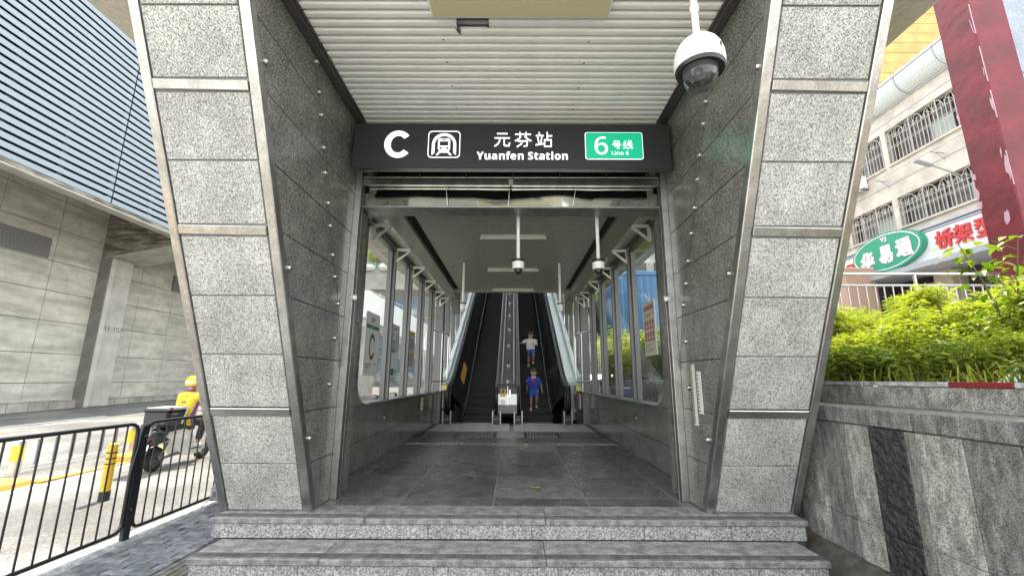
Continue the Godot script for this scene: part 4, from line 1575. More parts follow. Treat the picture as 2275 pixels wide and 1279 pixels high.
func build_posters() -> void:
	rng.seed = 77
	var white := Color(0.86, 0.87, 0.85)
	var ink := Color(0.12, 0.12, 0.12)
	var green := Color(0.07, 0.45, 0.33)
	var red := Color(0.66, 0.12, 0.14)
	var yel := Color(0.80, 0.60, 0.12)
	var grey := Color(0.45, 0.46, 0.46)
	poster("exit_poster", "white exit board with big black C and green band, first on the left windows", -1, -6.42, -7.08, 1.33, 2.30, print_tex(130, 192, white, [
		["t", 44, 12, 40, 9, 2, ink], ["r", 0, 36, 130, 12, green], ["t", 50, 39, 30, 7, 1, white], ["o", 65, 104, 36, 6.5, ink, 0.66, true], ["t", 8, 158, 60, 6, 3, ink], ["t", 98, 156, 24, 8, 1, ink], ["t", 8, 178, 50, 5, 2, grey]]))
	poster("information_board", "white information board with green block of text, second on the left windows", -1, -7.83, -8.36, 1.56, 2.28, print_tex(104, 150, white, [
		["t", 16, 8, 72, 8, 2, ink], ["r", 8, 60, 38, 52, green], ["t", 12, 66, 30, 7, 5, white], ["t", 54, 30, 44, 10, 8, grey], ["t", 10, 32, 30, 9, 2, grey], ["t", 80, 136, 18, 6, 1, ink]]))
	poster("information_card", "small white card with green square below the second board", -1, -7.83, -8.33, 1.31, 1.50, print_tex(100, 40, white, [
		["r", 6, 4, 42, 32, green], ["t", 54, 6, 40, 7, 4, grey]]), "", 0.02)
	poster("notice_board", "white and grey notice with yellow bands on the third left window", -1, -9.12, -9.70, 1.50, 2.30, print_tex(110, 155, Color(0.74, 0.75, 0.74), [
		["r", 0, 0, 110, 20, yel], ["t", 8, 30, 94, 9, 6, Color(0.3, 0.32, 0.45)], ["r", 0, 92, 110, 16, yel], ["r", 12, 112, 8, 16, ink], ["r", 30, 112, 8, 16, ink], ["r", 48, 112, 8, 16, ink], ["r", 66, 112, 8, 16, ink], ["r", 84, 112, 8, 16, ink], ["t", 10, 134, 80, 6, 3, grey]]), "", 0.02)
	var items := []
	for r in 3:
		var cnt := 5 if r == 0 else 4
		for i in cnt:
			var x := int(110.0 / (cnt + 0.2) * (i + 0.6))
			var y: int = [16, 66, 104][r]
			items.append(["o", x, y, 8, 2.0, red, 1.0, false])
			items.append(["r", x - 3, y - 4, 6, 9, Color(0.18, 0.1, 0.1)])
			if r > 0:
				items.append(["r", x - 8, y + 13, 17, 9, red])
	items.append(["t", 8, 36, 94, 6, 2, Color(0.5, 0.2, 0.2)])
	items.append(["t", 8, 136, 60, 6, 2, grey])
	items.append(["t", 30, 152, 56, 6, 2, grey])
	items.append(["r", 8, 152, 8, 8, ink])
	poster("prohibition_poster", "cream poster of red prohibition rings on the right window", 1, -6.44, -7.0, 1.66, 2.50, print_tex(112, 168, Color(0.80, 0.78, 0.70), items), "", 0.01)
	# square sticker on the left stone
	var t := thing("wall_sticker", "small square yellow and white sticker low on the left wall panel", "sticker", Vector3(-2.185, 0.53, -10.85))
	var g := Geo.new()
	g.span(Vector3(-2.186, 0.54, -10.72), Vector3(-2.183, 0.83, -11.0))
	part("sheet", g, M.board, t)
	g = Geo.new()
	g.span(Vector3(-2.182, 0.70, -10.73), Vector3(-2.181, 0.82, -10.99))
	part("yellow_field", g, M.sticker_yellow, t)
	g = Geo.new()
	g.span(Vector3(-2.182, 0.58, -10.8), Vector3(-2.181, 0.66, -10.93))
	part("red_mark", g, M.sticker_red, t)
	# height scales taped to the right inner wall
	var k := 0
	for q in [[1.455, 0.83, -4.685, 0.05, "longer yellow and black measuring strip on the right inner wall"], [1.38, 0.955, -4.545, 0.055, "shorter white measuring strip with black marks, on the right inner wall beside the longer one"]]:
		t = thing("measuring_strip", q[4], "sticker", Vector3(1.96, q[1], q[2]), "measuring strips")
		g = Geo.new()
		g.span(Vector3(1.9596, q[1], q[2] - q[3]), Vector3(1.957, q[0], q[2] + q[3]))
		part("strip", g, M.board, t)
		var y: float = q[1] + 0.02
		var i := 0
		while y < q[0] - 0.015:
			g = Geo.new()
			g.span(Vector3(1.9568, y, q[2] - q[3] * 0.9), Vector3(1.9560, y + 0.013, q[2] - q[3] * 0.25))
			part("mark", g, M.paint_black if i % 2 == 0 else M.sticker_yellow, t)
			if i % 2 == 0:
				g = Geo.new()
				g.span(Vector3(1.9568, y, q[2] + q[3] * 0.2), Vector3(1.9560, y + 0.004, q[2] + q[3] * 0.85))
				part("tick", g, M.trim_grey, t)
			y += 0.0155 if k == 0 else 0.02
			i += 1
		k += 1
	# tube rails at the ends of the windows
	for s in [-1.0, 1.0]:
		t = thing("rail_loop", "polished tube rail loop standing at the %s windows before the escalator" % ("left" if s < 0 else "right"), "rail", Vector3(s * 2.0, 0, -12.4))
		g = Geo.new()
		g.tube(rounded(V3([s * 2.14, 2.58, -11.75, s * 1.86, 2.58, -12.62, s * 1.86, 1.22, -12.62, s * 2.14, 1.22, -11.75]), 0.13), 0.022, 10)
		part("loop", g, M.steel_bright, t)
		g = Geo.new()
		g.tube(V3([s * 1.98, 1.22, -12.25, s * 1.98, 0.94, -12.25]), 0.016, 8)
		g.tube(V3([s * 1.98, 1.22, -12.25, s * 1.98, 2.58, -12.25]), 0.016, 8)
		part("stay", g, M.steel_bright, t)
	# yellow markers on the floor
	for q in [[0.32, -5.63, "yellow arrow marker on the nearest pale floor tile"], [0.30, -8.86, "small yellow marker on the far pale floor tile"]]:
		t = thing("floor_marker", q[2], "sticker", Vector3(q[0], 0, q[1]), "floor markers")
		g = Geo.new()
		g.span(Vector3(q[0] - 0.065, 0.001, q[1] - 0.035), Vector3(q[0] + 0.065, 0.003, q[1] + 0.035))
		part("sheet", g, M.paint_black, t)
		for i in 2:
			g = Geo.new()
			g.prism(V2([-0.055 + i * 0.06, -0.028, -0.005 + i * 0.06, -0.018, -0.005 + i * 0.06, 0.028, -0.055 + i * 0.06, 0.018]), 0.003, 0.0042, Transform3D(Basis(Vector3.RIGHT, Vector3(0, 0, -1), Vector3.UP), Vector3(q[0], 0, q[1])))
			part("arrow", g, M.sticker_yellow, t)
	for q in [[-2.19, 0.63, -7.70, "tiny steel stud low on the left corridor stone"], [2.19, 0.64, -7.75, "tiny steel stud low on the right corridor stone"]]:
		g = Geo.new()
		g.ball(Vector3(q[0] * 0.995, q[1], q[2]), Vector3(0.018, 0.02, 0.02), 10, 8)
		solo("wall_stud", g, M.steel_bright, Vector3(q[0] * 0.995, q[1], q[2]), q[3], "stud", "corridor wall studs")


# ---------------------------------------------------------------- ground, road, pavement
func road_y(z: float) -> float:
	return -0.47 - 0.0155 * (z + 6.5)


func slab_on_road(g: Geo, x0: float, z0: float, x1: float, z1: float, lift: float) -> void:
	g.quad(Vector3(x0, road_y(z0) + lift, z0), Vector3(x1, road_y(z0) + lift, z0), Vector3(x1, road_y(z1) + lift, z1), Vector3(x0, road_y(z1) + lift, z1))


func build_ground() -> void:
	var g := Geo.new()
	g.quad(Vector3(-150, -0.75, 60), Vector3(150, -0.75, 60), Vector3(150, -0.75, -250), Vector3(-150, -0.75, -250))
	setting("ground", g, M.pavement_grey)
	g = Geo.new()
	slab_on_road(g, -30, 20, -4.1, -110, 0.0)
	setting("road", g, M.asphalt_road)
	g = Geo.new()
	slab_on_road(g, -16.75, 5, -16.55, -18.3, 0.005)
	for i in 6:
		slab_on_road(g, -16.7, -22 - i * 9.0, -16.55, -26 - i * 9.0, 0.005)
	slab_on_road(g, -7.72, 5, -7.60, -60, 0.005)
	slab_on_road(g, -4.55, -9, -4.45, -60, 0.005)
	setting("road_marking", g, M.line_white)
	# pavement with its stones
	g = Geo.new()
	g.span(Vector3(-3.87, -0.7, 14), Vector3(3.05, -0.362, -30))
	var p := setting("pavement", g, M.grout_dark)
	g = Geo.new()
	g.quad(Vector3(-3.87, -0.356, 14), Vector3(3.05, -0.356, 14), Vector3(3.05, -0.356, -2.55), Vector3(-3.87, -0.356, -2.55))
	part("open_paving", g, M.pavement_grey, p)
	rng.seed = 31
	for r in 44:
		var z := -2.55 - r * 0.118
		for k in 4:
			var x := -3.86 + k * 0.236 - (0.118 if r % 2 else 0.0)
			var x0 := maxf(x, -3.865)
			var x1 := minf(x + 0.232, -3.05)
			if x1 - x0 < 0.04:
				continue
			g = Geo.new()
			g.span(Vector3(x0 + 0.004, -0.40, z), Vector3(x1 - 0.004, -0.350 + rng.randf_range(-0.005, 0.005), z - 0.110), 0.006)
			part("paver", g, M["paver_%d" % rng.randi_range(0, 3)], p)
	for r in 17:
		for k in 2:
			var x := -3.045 + k * 0.30
			var z := -2.55 - r * 0.302
			var y := -0.353 + rng.randf_range(-0.002, 0.002)
			g = Geo.new()
			g.span(Vector3(x + 0.002, -0.40, z), Vector3(x + 0.297, y - 0.006, z - 0.298), 0.003)
			for i in 4:
				g.span(Vector3(x + 0.02 + i * 0.07, y - 0.007, z - 0.008), Vector3(x + 0.065 + i * 0.07, y, z - 0.29), 0.0025)
			part("tactile_tile", g, M["tactile_%d" % rng.randi_range(0, 2)], p)
	for i in 9:
		g = Geo.new()
		var z := -2.0 - i * 1.0
		g.prism(V2([-4.12, -0.62, -4.105, -0.36, -4.085, -0.335, -4.0, -0.335, -3.90, -0.342, -3.872, -0.36, -3.872, -0.62]), z - 0.997, z, Transform3D())
		part("kerbstone", g, M.kerb_stone, p)
	g = Geo.new()
	g.span(Vector3(-4.12, -0.7, -11.0), Vector3(-3.872, -0.335, -60))
	part("far_kerb", g, M.kerb_stone, p)
	# median with its yellow noses
	g = Geo.new()
	var g2 := Geo.new()
	for q in [[3.0, -7.62], [-9.36, -11.2]]:
		var xl := -9.3 if q[0] > 0 else -8.34
		g2.prism(V2([xl, -0.1, xl, 0.11, -8.04, 0.11, -7.95, 0.09, -7.9, -0.1]), q[1], q[0], Transform3D(Basis(), Vector3(0, road_y((q[0] + q[1]) / 2.0) + (0.06 if q[0] > 0 else 0.0), 0)))
	setting("median_kerb", g2, M.paint_yellow_kerb)
	g = Geo.new()
	g.span(Vector3(-7.98, -0.6, -7.66), Vector3(-7.84, road_y(-8.5) + 0.03, -9.34), 0.01)
	setting("low_kerb", g, M.paint_yellow_kerb)


# ---------------------------------------------------------------- black railing along the kerb
func build_railing() -> void:
	var x := -3.955
	var bar := Geo.new()
	bar.tube(V3([0, -0.245, 0, 0, 0.80, 0]), 0.0085, 8)
	var bm := bar.mesh()
	var where := ["nearest section of the black railing, left of the crooked post", "second railing section, between the crooked post and the left pillar", "third section of the black railing, seen through the first left window", "fourth section of the black railing, seen through the left windows", "fifth section of the black railing, seen through the far left windows", "sixth and farthest section of the black railing, seen through the last left windows"]
	for i in 6:
		var z0 := -2.83 - i * 2.05
		var z1 := z0 - 1.97
		var t := thing("railing_section", where[i], "railing", Vector3(x, -0.35, z0), "black railings along the kerb")
		var g := Geo.new()
		g.tube(rounded(V3([x, -0.25, z0 - 0.4, x, -0.25, z0 - 0.02, x, 0.81, z0 - 0.02, x, 0.81, z1 + 0.02, x, -0.25, z1 + 0.02, x, -0.25, z0 - 0.4]), 0.10), 0.019, 8)
		part("frame", g, M.rail_black, t)
		for k in 13:
			var z := z0 - 0.155 - k * 0.1385
			again("bar", bm, M.rail_black, t, Transform3D(Basis(), Vector3(x, 0, z)))
		# post at the far end, with a folded steel flange
		g = Geo.new()
		var zp := z1 - 0.035
		g.span(Vector3(x - 0.022, -0.42, zp - 0.045), Vector3(x + 0.022, 0.34, zp + 0.04), 0.005)
		g.beam(Vector3(x, 0.33, zp), Vector3(x, 0.79, zp - 0.03), 0.044, 0.075, Vector3.BACK, 0.005)
		var p := part("post", g, M.rail_black, t)
		g = Geo.new()
		g.prism(V2([-(zp + 0.02), 0.78, -(zp - 0.07), 0.80, -(zp - 0.02), 0.36, -(zp + 0.10), 0.30]), x + 0.024, x + 0.032, DY)
		part("flange", g, M.rail_black, p)
		g = Geo.new()
		g.ball(Vector3(x + 0.036, 0.68, zp - 0.02), Vector3(0.008, 0.013, 0.013), 8, 6)
		g.ball(Vector3(x + 0.024, -0.05, zp), Vector3(0.008, 0.013, 0.013), 8, 6)
		part("bolt", g, M.steel_dark, p)
	# little number plate on wires by the pillar
	var t := thing("number_tag", "small grey tag with the number 8 hanging at the railing foot by the pillar", "tag", Vector3(-3.9, -0.3, -6.1))
	var g := Geo.new()
	var b := Basis(Vector3.UP, 0.55)
	g.box(Vector3(-3.88, -0.20, -6.1), Vector3(0.13, 0.18, 0.05), b, 0.012)
	part("plate", g, M.kerb_stone, t)
	lettering("numeral", "8", false, 0.035, 0.065, 0.006, Transform3D(b, Vector3(-3.88, -0.20, -6.1) + b * Vector3(-0.02, 0.0, 0.026)), M.paint_black, t)
	g = Geo.new()
	g.tube(V3([-3.93, -0.27, -6.08, -3.97, -0.30, -6.04, -3.97, -0.33, -5.98, -3.92, -0.345, -5.97, -3.86, -0.335, -6.02, -3.82, -0.32, -6.08]), 0.006, 6)
	part("wire", g, M.steel_dark, t)


# ---------------------------------------------------------------- bollards, median fence
func build_bollards() -> void:
	var at := Vector3(-5.92, road_y(-6.74), -6.74)
	var t := thing("yellow_bollard", "yellow plastic bollard with three black bands standing in the near lane", "bollard", at)
	var xf := Transform3D(Basis(), at)
	var g := Geo.new()
	g.lathe(V2([0.064, 0.135, 0.062, 0.77, 0.058, 0.785, 0.045, 0.795, 0.0, 0.795]), xf, 20)
	part("post", g, M.paint_yellow, t)
	for y in [0.50, 0.575, 0.655]:
		g = Geo.new()
		g.lathe(V2([0.0625, y, 0.0645, y + 0.002, 0.0645, y + 0.018, 0.0625, y + 0.020]), xf, 20)
		part("band", g, M.paint_black, t)
	g = Geo.new()
	g.lathe(V2([0.070, 0.0, 0.068, 0.13, 0.064, 0.135]), xf, 20)
	part("foot", g, M.paint_black, t)
	g = Geo.new()
	g.ball(at + Vector3(0.0, 0.775, 0.04), Vector3(0.01, 0.02, 0.01), 8, 6)
	part("cap_rivet", g, M.steel, t)
	var k := 0
	for q in [[-8.62, -7.92, "steel and yellow bollard on the near nose of the median"], [-8.42, -9.95, "steel and yellow bollard on the second median nose, behind the crooked post"]]:
		var p := Vector3(q[0], road_y(q[1]) + 0.04, q[1])
		t = thing("steel_bollard", q[2], "bollard", p, "bollards on the median")
		xf = Transform3D(Basis(), p)
		g = Geo.new()
		g.lathe(V2([0.085, 0.0, 0.085, 0.26]), xf, 18)
		part("lower_post", g, M.galvanised, t)
		g = Geo.new()
		g.lathe(V2([0.087, 0.26, 0.087, 0.52]), xf, 18)
		part("yellow_sleeve", g, M.sticker_yellow, t)
		g = Geo.new()
		g.lathe(V2([0.085, 0.52, 0.085, 0.60, 0.07, 0.615, 0.0, 0.615]), xf, 18)
		part("cap", g, M.galvanised, t)
		k += 1
	var pk := Geo.new()
	pk.box(Vector3(0, 0.32, 0), Vector3(0.03, 0.50, 0.07), Basis(), 0.004)
	var pm := pk.mesh()
	for i in 3:
		var z0 := -8.1 - i * 2.6
		var x := -8.95
		t = thing("median_fence", ["nearest low white fence panel on the road median", "middle low white fence panel on the road median", "far low white fence panel on the road median"][i], "fence", Vector3(x, road_y(z0), z0), "white fence on the median")
		g = Geo.new()
		for y in [0.10, 0.585]:
			g.beam(Vector3(x, road_y(z0) + y, z0), Vector3(x, road_y(z0 - 2.56) + y, z0 - 2.56), 0.035, 0.03, Vector3.UP, 0.004)
		part("rails", g, M.paint_white, t)
		for k2 in 8:
			var z := z0 - 0.16 - k2 * 0.32
			again("picket", pm, M.picket_grey, t, Transform3D(Basis(), Vector3(x, road_y(z), z)))


# ---------------------------------------------------------------- the elevated station across the road
func build_station() -> void:
	var X := -21.8
	var t := thing("elevated_station", "elevated concrete station across the road with stained panels and blue louver screen above", "building", Vector3(X, -0.3, -25))
	var g := Geo.new()
	g.span(Vector3(X - 6, -0.6, -95), Vector3(X - 0.06, 14, -8))
	var w := part("wall", g, M.grout_dark, t)
	var ys := [-0.3, 1.0, 2.35, 3.85, 5.25, 6.65, 8.2, 9.6, 11.4]
	for i in 24:
		var z0 := -12.2 - i * 2.47
		for k in ys.size() - 1:
			g = Geo.new()
			g.span(Vector3(X - 0.08, ys[k] + 0.012, z0 - 0.012), Vector3(X + 0.003 * ((i + k) % 3), ys[k + 1] - 0.012, z0 - 2.458), 0.006)
			part("wall_panel", g, M.concrete, w)
	for z in [-14.6, -26.8, -39.0]:
		g = Geo.new()
		g.span(Vector3(X, 6.70, z - 4.75), Vector3(X + 0.05, 7.66, z), 0.008)
		var v := part("vent", g, M.vent_dark, t)
		for i in 11:
			g = Geo.new()
			g.box(Vector3(X + 0.07, 6.76 + i * 0.084, z - 2.37), Vector3(0.06, 0.012, 4.68), Basis(Vector3.BACK, 0.6))
			part("slat", g, M.grout, v)
	# plinth of blocks along the road
	for i in 60:
		g = Geo.new()
		var z := -13.0 - i * 0.85
		g.span(Vector3(X, road_y(z) - 0.2, z - 0.012), Vector3(X + 0.22, 0.12, z - 0.838), 0.012)
		part("plinth_block", g, M.concrete_block, w)
	g = Geo.new()
	g.span(Vector3(X, 0.125, -64), Vector3(X + 0.17, 0.20, -13.0), 0.012)
	part("plinth_cap", g, M.concrete_block, w)
	g = Geo.new()
	slab_on_road(g, X + 0.22, -12, X + 0.42, -64, 0.03)
	part("gutter", g, M.concrete_plain, w)
	# piers with their arms under the platform
	for i in 3:
		var z := -21.9 - i * 13.0
		g = Geo.new()
		g.span(Vector3(X, -0.3, z - 1.32), Vector3(X + 0.72, 7.5, z), 0.14)
		var p := part("pier", g, M.concrete_plain, t)
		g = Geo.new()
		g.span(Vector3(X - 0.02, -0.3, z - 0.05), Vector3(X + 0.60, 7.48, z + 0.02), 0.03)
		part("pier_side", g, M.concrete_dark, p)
		g = Geo.new()
		g.prism(V2([X, 7.45, X + 0.95, 7.62, X + 4.05, 8.25, X + 4.05, 11.2, X, 11.2]), z - 2.05, z + 0.003, Transform3D())
		part("pier_arm", g, M.concrete_stained, p)
		g = Geo.new()
		g.prism(V2([X + 0.01, 7.44, X + 0.95, 7.61, X + 4.06, 8.24, X + 4.06, 8.22, X + 0.95, 7.58, X + 0.01, 7.41]), z - 2.1, z + 0.02, Transform3D())
		part("arm_soffit", g, M.concrete_plain, p)
		if i == 0:
			lettering("stencil", "YF-102", false, 1.02, 0.26, 0.006, Transform3D(Basis(Vector3.UP, PI / 2), Vector3(X + 0.724, 3.72, z - 0.68)), M.stencil, p)
	# overhanging platform edge and louver screen
	var L := -17.4
	g = Geo.new()
	g.span(Vector3(X, 11.3, -95), Vector3(L - 0.5, 12.0, -8))
	part("platform_slab", g, M.concrete_plain, t)
	g = Geo.new()
	g.span(Vector3(L - 0.45, 8.44, -95), Vector3(L, 8.62, -8))
	var fa := part("fascia", g, M.concrete_stained, t)
	g = Geo.new()
	g.span(Vector3(L - 0.5, 8.375, -95), Vector3(L + 0.04, 8.44, -8), 0.02)
	part("fascia_lip", g, M.concrete_plain, fa)
	g = Geo.new()
	g.span(Vector3(L - 0.45, 8.5, -95), Vector3(L - 0.22, 19.0, -8))
	var sc := part("louver_screen", g, M.louver_gap, t)
	for i in 33:
		var y := 8.66 + i * 0.312
		for s in [[-8.0, -17.47], [-17.53, -27.0], [-27.06, -36.5], [-36.56, -46.0], [-46.06, -95.0]]:
			g = Geo.new()
			g.box(Vector3(L - 0.10 + 0.004 * (i % 2), y + 0.115, (s[0] + s[1]) / 2.0), Vector3(0.02, 0.205, absf(s[1] - s[0])), Basis(Vector3.BACK, -0.02), 0.004)
			part("louver_slat", g, M.louver_blue, sc)
	for i in 7:
		g = Geo.new()
		g.span(Vector3(L - 0.2, 8.6, -11.0 - i * 2.1), Vector3(L - 0.145, 19.0, -11.2 - i * 2.1))
		part("screen_post", g, M.balustrade_black, sc)
	g = Geo.new()
	g.span(Vector3(X - 6, 19.0, -95), Vector3(L + 0.6, 19.6, -8))
	part("station_roof", g, M.roof_grey, t)


# ---------------------------------------------------------------- what shows through the left windows
func build_footbridge() -> void:
	var t := thing("footbridge", "concrete footbridge with planter greenery seen through the left windows", "bridge", Vector3(-9, 0, -33))
	var g := Geo.new()
	g.span(Vector3(-22, 7.9, -36), Vector3(-3.2, 9.5, -32.2), 0.05)
	var d := part("deck", g, M.concrete_plain, t)
	for i in 12:
		g = Geo.new()
		var x := -20.5 + i * 1.45
		g.span(Vector3(x, 9.35, -32.21), Vector3(x + 1.2, 9.9, -31.7), 0.2)
		part("planter", g, M.paint_white, d)
	g = Geo.new()
	for y in [10.6, 11.1, 11.6]:
		g.tube(V3([-22, y, -33, -3.2, y, -33]), 0.03, 6)
	for i in 24:
		g.tube(V3([-21.8 + i * 0.8, 9.5, -33, -21.8 + i * 0.8, 11.6, -33]), 0.03, 6)
	part("guard_rail", g, M.galvanised, t)
	for x in [-18.0, -11.5, -6.5]:
		g = Geo.new()
		g.span(Vector3(x - 0.5, -0.5, -34.8), Vector3(x + 0.5, 7.9, -33.8), 0.1)
		part("column", g, M.concrete_plain, t)
	t = thing("stair_ramp", "white walled stair ramp descending below the footbridge, seen through the left windows", "stair", Vector3(-9, 0, -31))
	g = Geo.new()
	var b := Transform3D(Basis(), Vector3(0, 0, -31))
	g.prism(V2([-13.0, 7.9, -10.6, 7.6, -3.2, 3.4, -3.2, 1.6, -10.6, 5.6, -13.0, 5.8]), -0.3, 0.0, b)
	part("parapet", g, M.paint_white, t)
	g = Geo.new()
	g.prism(V2([-13.0, 5.6, -10.6, 5.4, -3.2, 1.4, -3.2, 1.1, -10.6, 5.0, -13.0, 5.2]), -2.4, -0.32, b)
	part("flight", g, M.concrete_plain, t)
	g = Geo.new()
	for i in 9:
		g.tube(V3([-12.6 + i * 1.05, 7.4 - i * 0.5, -31.2, -12.6 + i * 1.05, 8.6 - i * 0.5, -31.2]), 0.025, 6)
	g.tube(V3([-12.6, 8.6, -31.2, -4.2, 4.6, -31.2]), 0.03, 6)
	part("handrail", g, M.galvanised, t)
	t = thing("far_block", "pale glass fronted block far down the street behind the stair ramp", "building", Vector3(-14, 0, -62))
	g = Geo.new()
	g.span(Vector3(-21, -0.5, -75), Vector3(-2.5, 17, -60))
	part("wall", g, M.old_wall, t)
	for r in 5:
		for k in 6:
			g = Geo.new()
			g.span(Vector3(-20.4 + k * 3.05, 2.0 + r * 3.0, -59.97), Vector3(-18.0 + k * 3.05, 3.9 + r * 3.0, -60.1))
			part("window", g, M.window_blue, t)


# ---------------------------------------------------------------- stone retaining wall and the bank behind it
func build_retaining_wall() -> void:
	var t := thing("retaining_wall", "grey granite retaining wall with one rough black slab, right of the steps", "wall", Vector3(3.05, -0.35, -4))
	var g := Geo.new()
	g.span(Vector3(3.11, -0.7, -30), Vector3(3.6, 0.91, 6))
	g.span(Vector3(3.52, 0.9, -30), Vector3(3.8, 1.24, 6))
	var c := part("core", g, M.grout_dark, t)
	var zs := [6.0, 5.0, 4.1, 3.2, 2.2, 1.3, 0.4, -0.5, -1.3, -2.0, -2.69, -3.03, -3.42, -3.76, -4.09, -4.40, -4.8, -5.3, -5.9, -6.6, -7.5, -8.6, -10.0, -12.0, -15.0]
	var kinds := {-2.0: "mid", -2.69: "mid", -3.03: "pale", -3.42: "black", -3.76: "pale", -4.09: "mid", -4.40: "pale"}
	rng.seed = 3
	for i in zs.size() - 1:
		var kind: String = kinds.get(zs[i], ["pale", "mid", "mid"][i % 3])
		var out := 0.055 if kind == "black" else 0.004 * (i % 3)
		for r in [[-0.4, 0.113], [0.117, 0.918]]:
			g = Geo.new()
			g.span(Vector3(3.05 - out, r[0], zs[i] - 0.003), Vector3(3.12, r[1], zs[i + 1] + 0.003), 0.006 if kind == "black" else 0.003)
			part("slab", g, M["wall_stone_" + kind], c)
		if kind == "black":
			g = Geo.new()
			g.span(Vector3(3.05 - out + 0.004, -0.4, zs[i]), Vector3(3.12, 0.917, zs[i] + 0.05), 0.002)
			part("slab_edge", g, M.wall_stone_mid, c)
	var cz := [6.0, 4.4, 2.8, 1.2, -0.3, -1.6, -3.36, -5.0, -6.6, -8.2, -9.8, -12.0, -15.0]
	for i in cz.size() - 1:
		g = Geo.new()
		g.span(Vector3(3.012 + 0.002 * (i % 2), 0.925, cz[i] - 0.002), Vector3(3.56, 1.065 + 0.001 * (i % 2), cz[i + 1] + 0.002), 0.008)
		part("coping", g, M.wall_stone_mid, c)
		g = Geo.new()
		g.span(Vector3(3.50 + 0.002 * (i % 2), 1.066, cz[i] - 0.6), Vector3(3.53, 1.245, cz[i + 1] - 0.596), 0.003)
		part("upper_slab", g, M.wall_stone_pale, c)
	for q in [[6.0, 1.0, "kerb_stone"], [1.0, -1.6, "kerb_stone"], [-1.6, -3.04, "kerb_stone"], [-3.045, -3.50, "paint_red"], [-3.505, -4.35, "kerb_stone"], [-4.355, -6.6, "kerb_stone"], [-6.605, -15.0, "kerb_stone"]]:
		g = Geo.new()
		g.span(Vector3(3.488, 1.248, q[0]), Vector3(3.80, 1.288, q[1]), 0.004)
		part("edge_strip", g, M[q[2]], c)
	# loose dirt between the steps and the wall
	g = Geo.new()
	rng.seed = 9
	var grid := []
	for i in 40:
		var row := PackedVector3Array()
		for k in 7:
			var x := 2.62 + k * 0.075
			var y := -0.375 + 0.19 * smoothstep(2.70, 3.06, x) + rng.randf_range(-0.012, 0.016)
			row.append(Vector3(x, y, -2.0 - i * 0.09))
		grid.append(row)
	for i in 39:
		for k in 6:
			g.quad(grid[i][k], grid[i][k + 1], grid[i + 1][k + 1], grid[i + 1][k])
	setting("dirt_verge", g, M.dirt)
	# planted bank and upper terrace
	g = Geo.new()
	grid = []
	for i in 46:
		var row := PackedVector3Array()
		for k in 16:
			var x := 3.78 + k * 0.45
			var y := 1.22 + 0.95 * smoothstep(3.9, 7.5, x) + rng.randf_range(-0.04, 0.04)
			row.append(Vector3(x, y, 6 - i * 0.62))
		grid.append(row)
	for i in 45:
		for k in 15:
			g.quad(grid[i][k], grid[i][k + 1], grid[i + 1][k + 1], grid[i + 1][k])
	setting("planted_bank", g, M.soil)
	g = Geo.new()
	g.quad(Vector3(10.4, 2.15, 20), Vector3(60, 2.15, 20), Vector3(60, 2.15, -90), Vector3(10.4, 2.15, -90))
	g.quad(Vector3(3.6, 2.1, -21.5), Vector3(10.5, 2.14, -21.5), Vector3(10.5, 2.14, -90), Vector3(3.6, 2.1, -90))
	setting("terrace", g, M.pavement_grey)
	g = Geo.new()
	var p := []
	for i in 8:
		var row := PackedVector3Array()
		for k in 5:
			row.append(Vector3(3.85 + k * 0.24, 1.34 + 0.10 * sin(i * 1.7) * cos(k * 2.1) + 0.05 * k, -2.3 - i * 0.17))
		p.append(row)
	for i in 7:
		for k in 4:
			g.quad(p[i][k], p[i][k + 1], p[i + 1][k + 1], p[i + 1][k])
	solo("plastic_sheet", g, M.sheet_plastic, Vector3(4.3, 1.3, -2.9), "crumpled pale plastic sheet lying in the grass at the wall edge", "sheet")


# ---------------------------------------------------------------- plants
func leaf(g: Geo, at: Vector3, dir: Vector3, side: Vector3, l: float, w: float, c: Color) -> void:
	var nn := side.cross(dir).normalized()
	g.col = c
	var a := at
	var b := at + dir * l * 0.5 + side * w * 0.5 + nn * w * 0.15
	var d := at + dir * l - nn * l * 0.12
	var e := at + dir * l * 0.5 - side * w * 0.5 + nn * w * 0.15
	g.tri(a, b, d)
	g.tri(a, d, e)


func leaf_color(t: float) -> Color:
	var a := Color(0.08, 0.15, 0.018)
	var b := Color(0.40, 0.42, 0.055)
	var c := a.lerp(b, t)
	return c * rng.randf_range(0.8, 1.2)


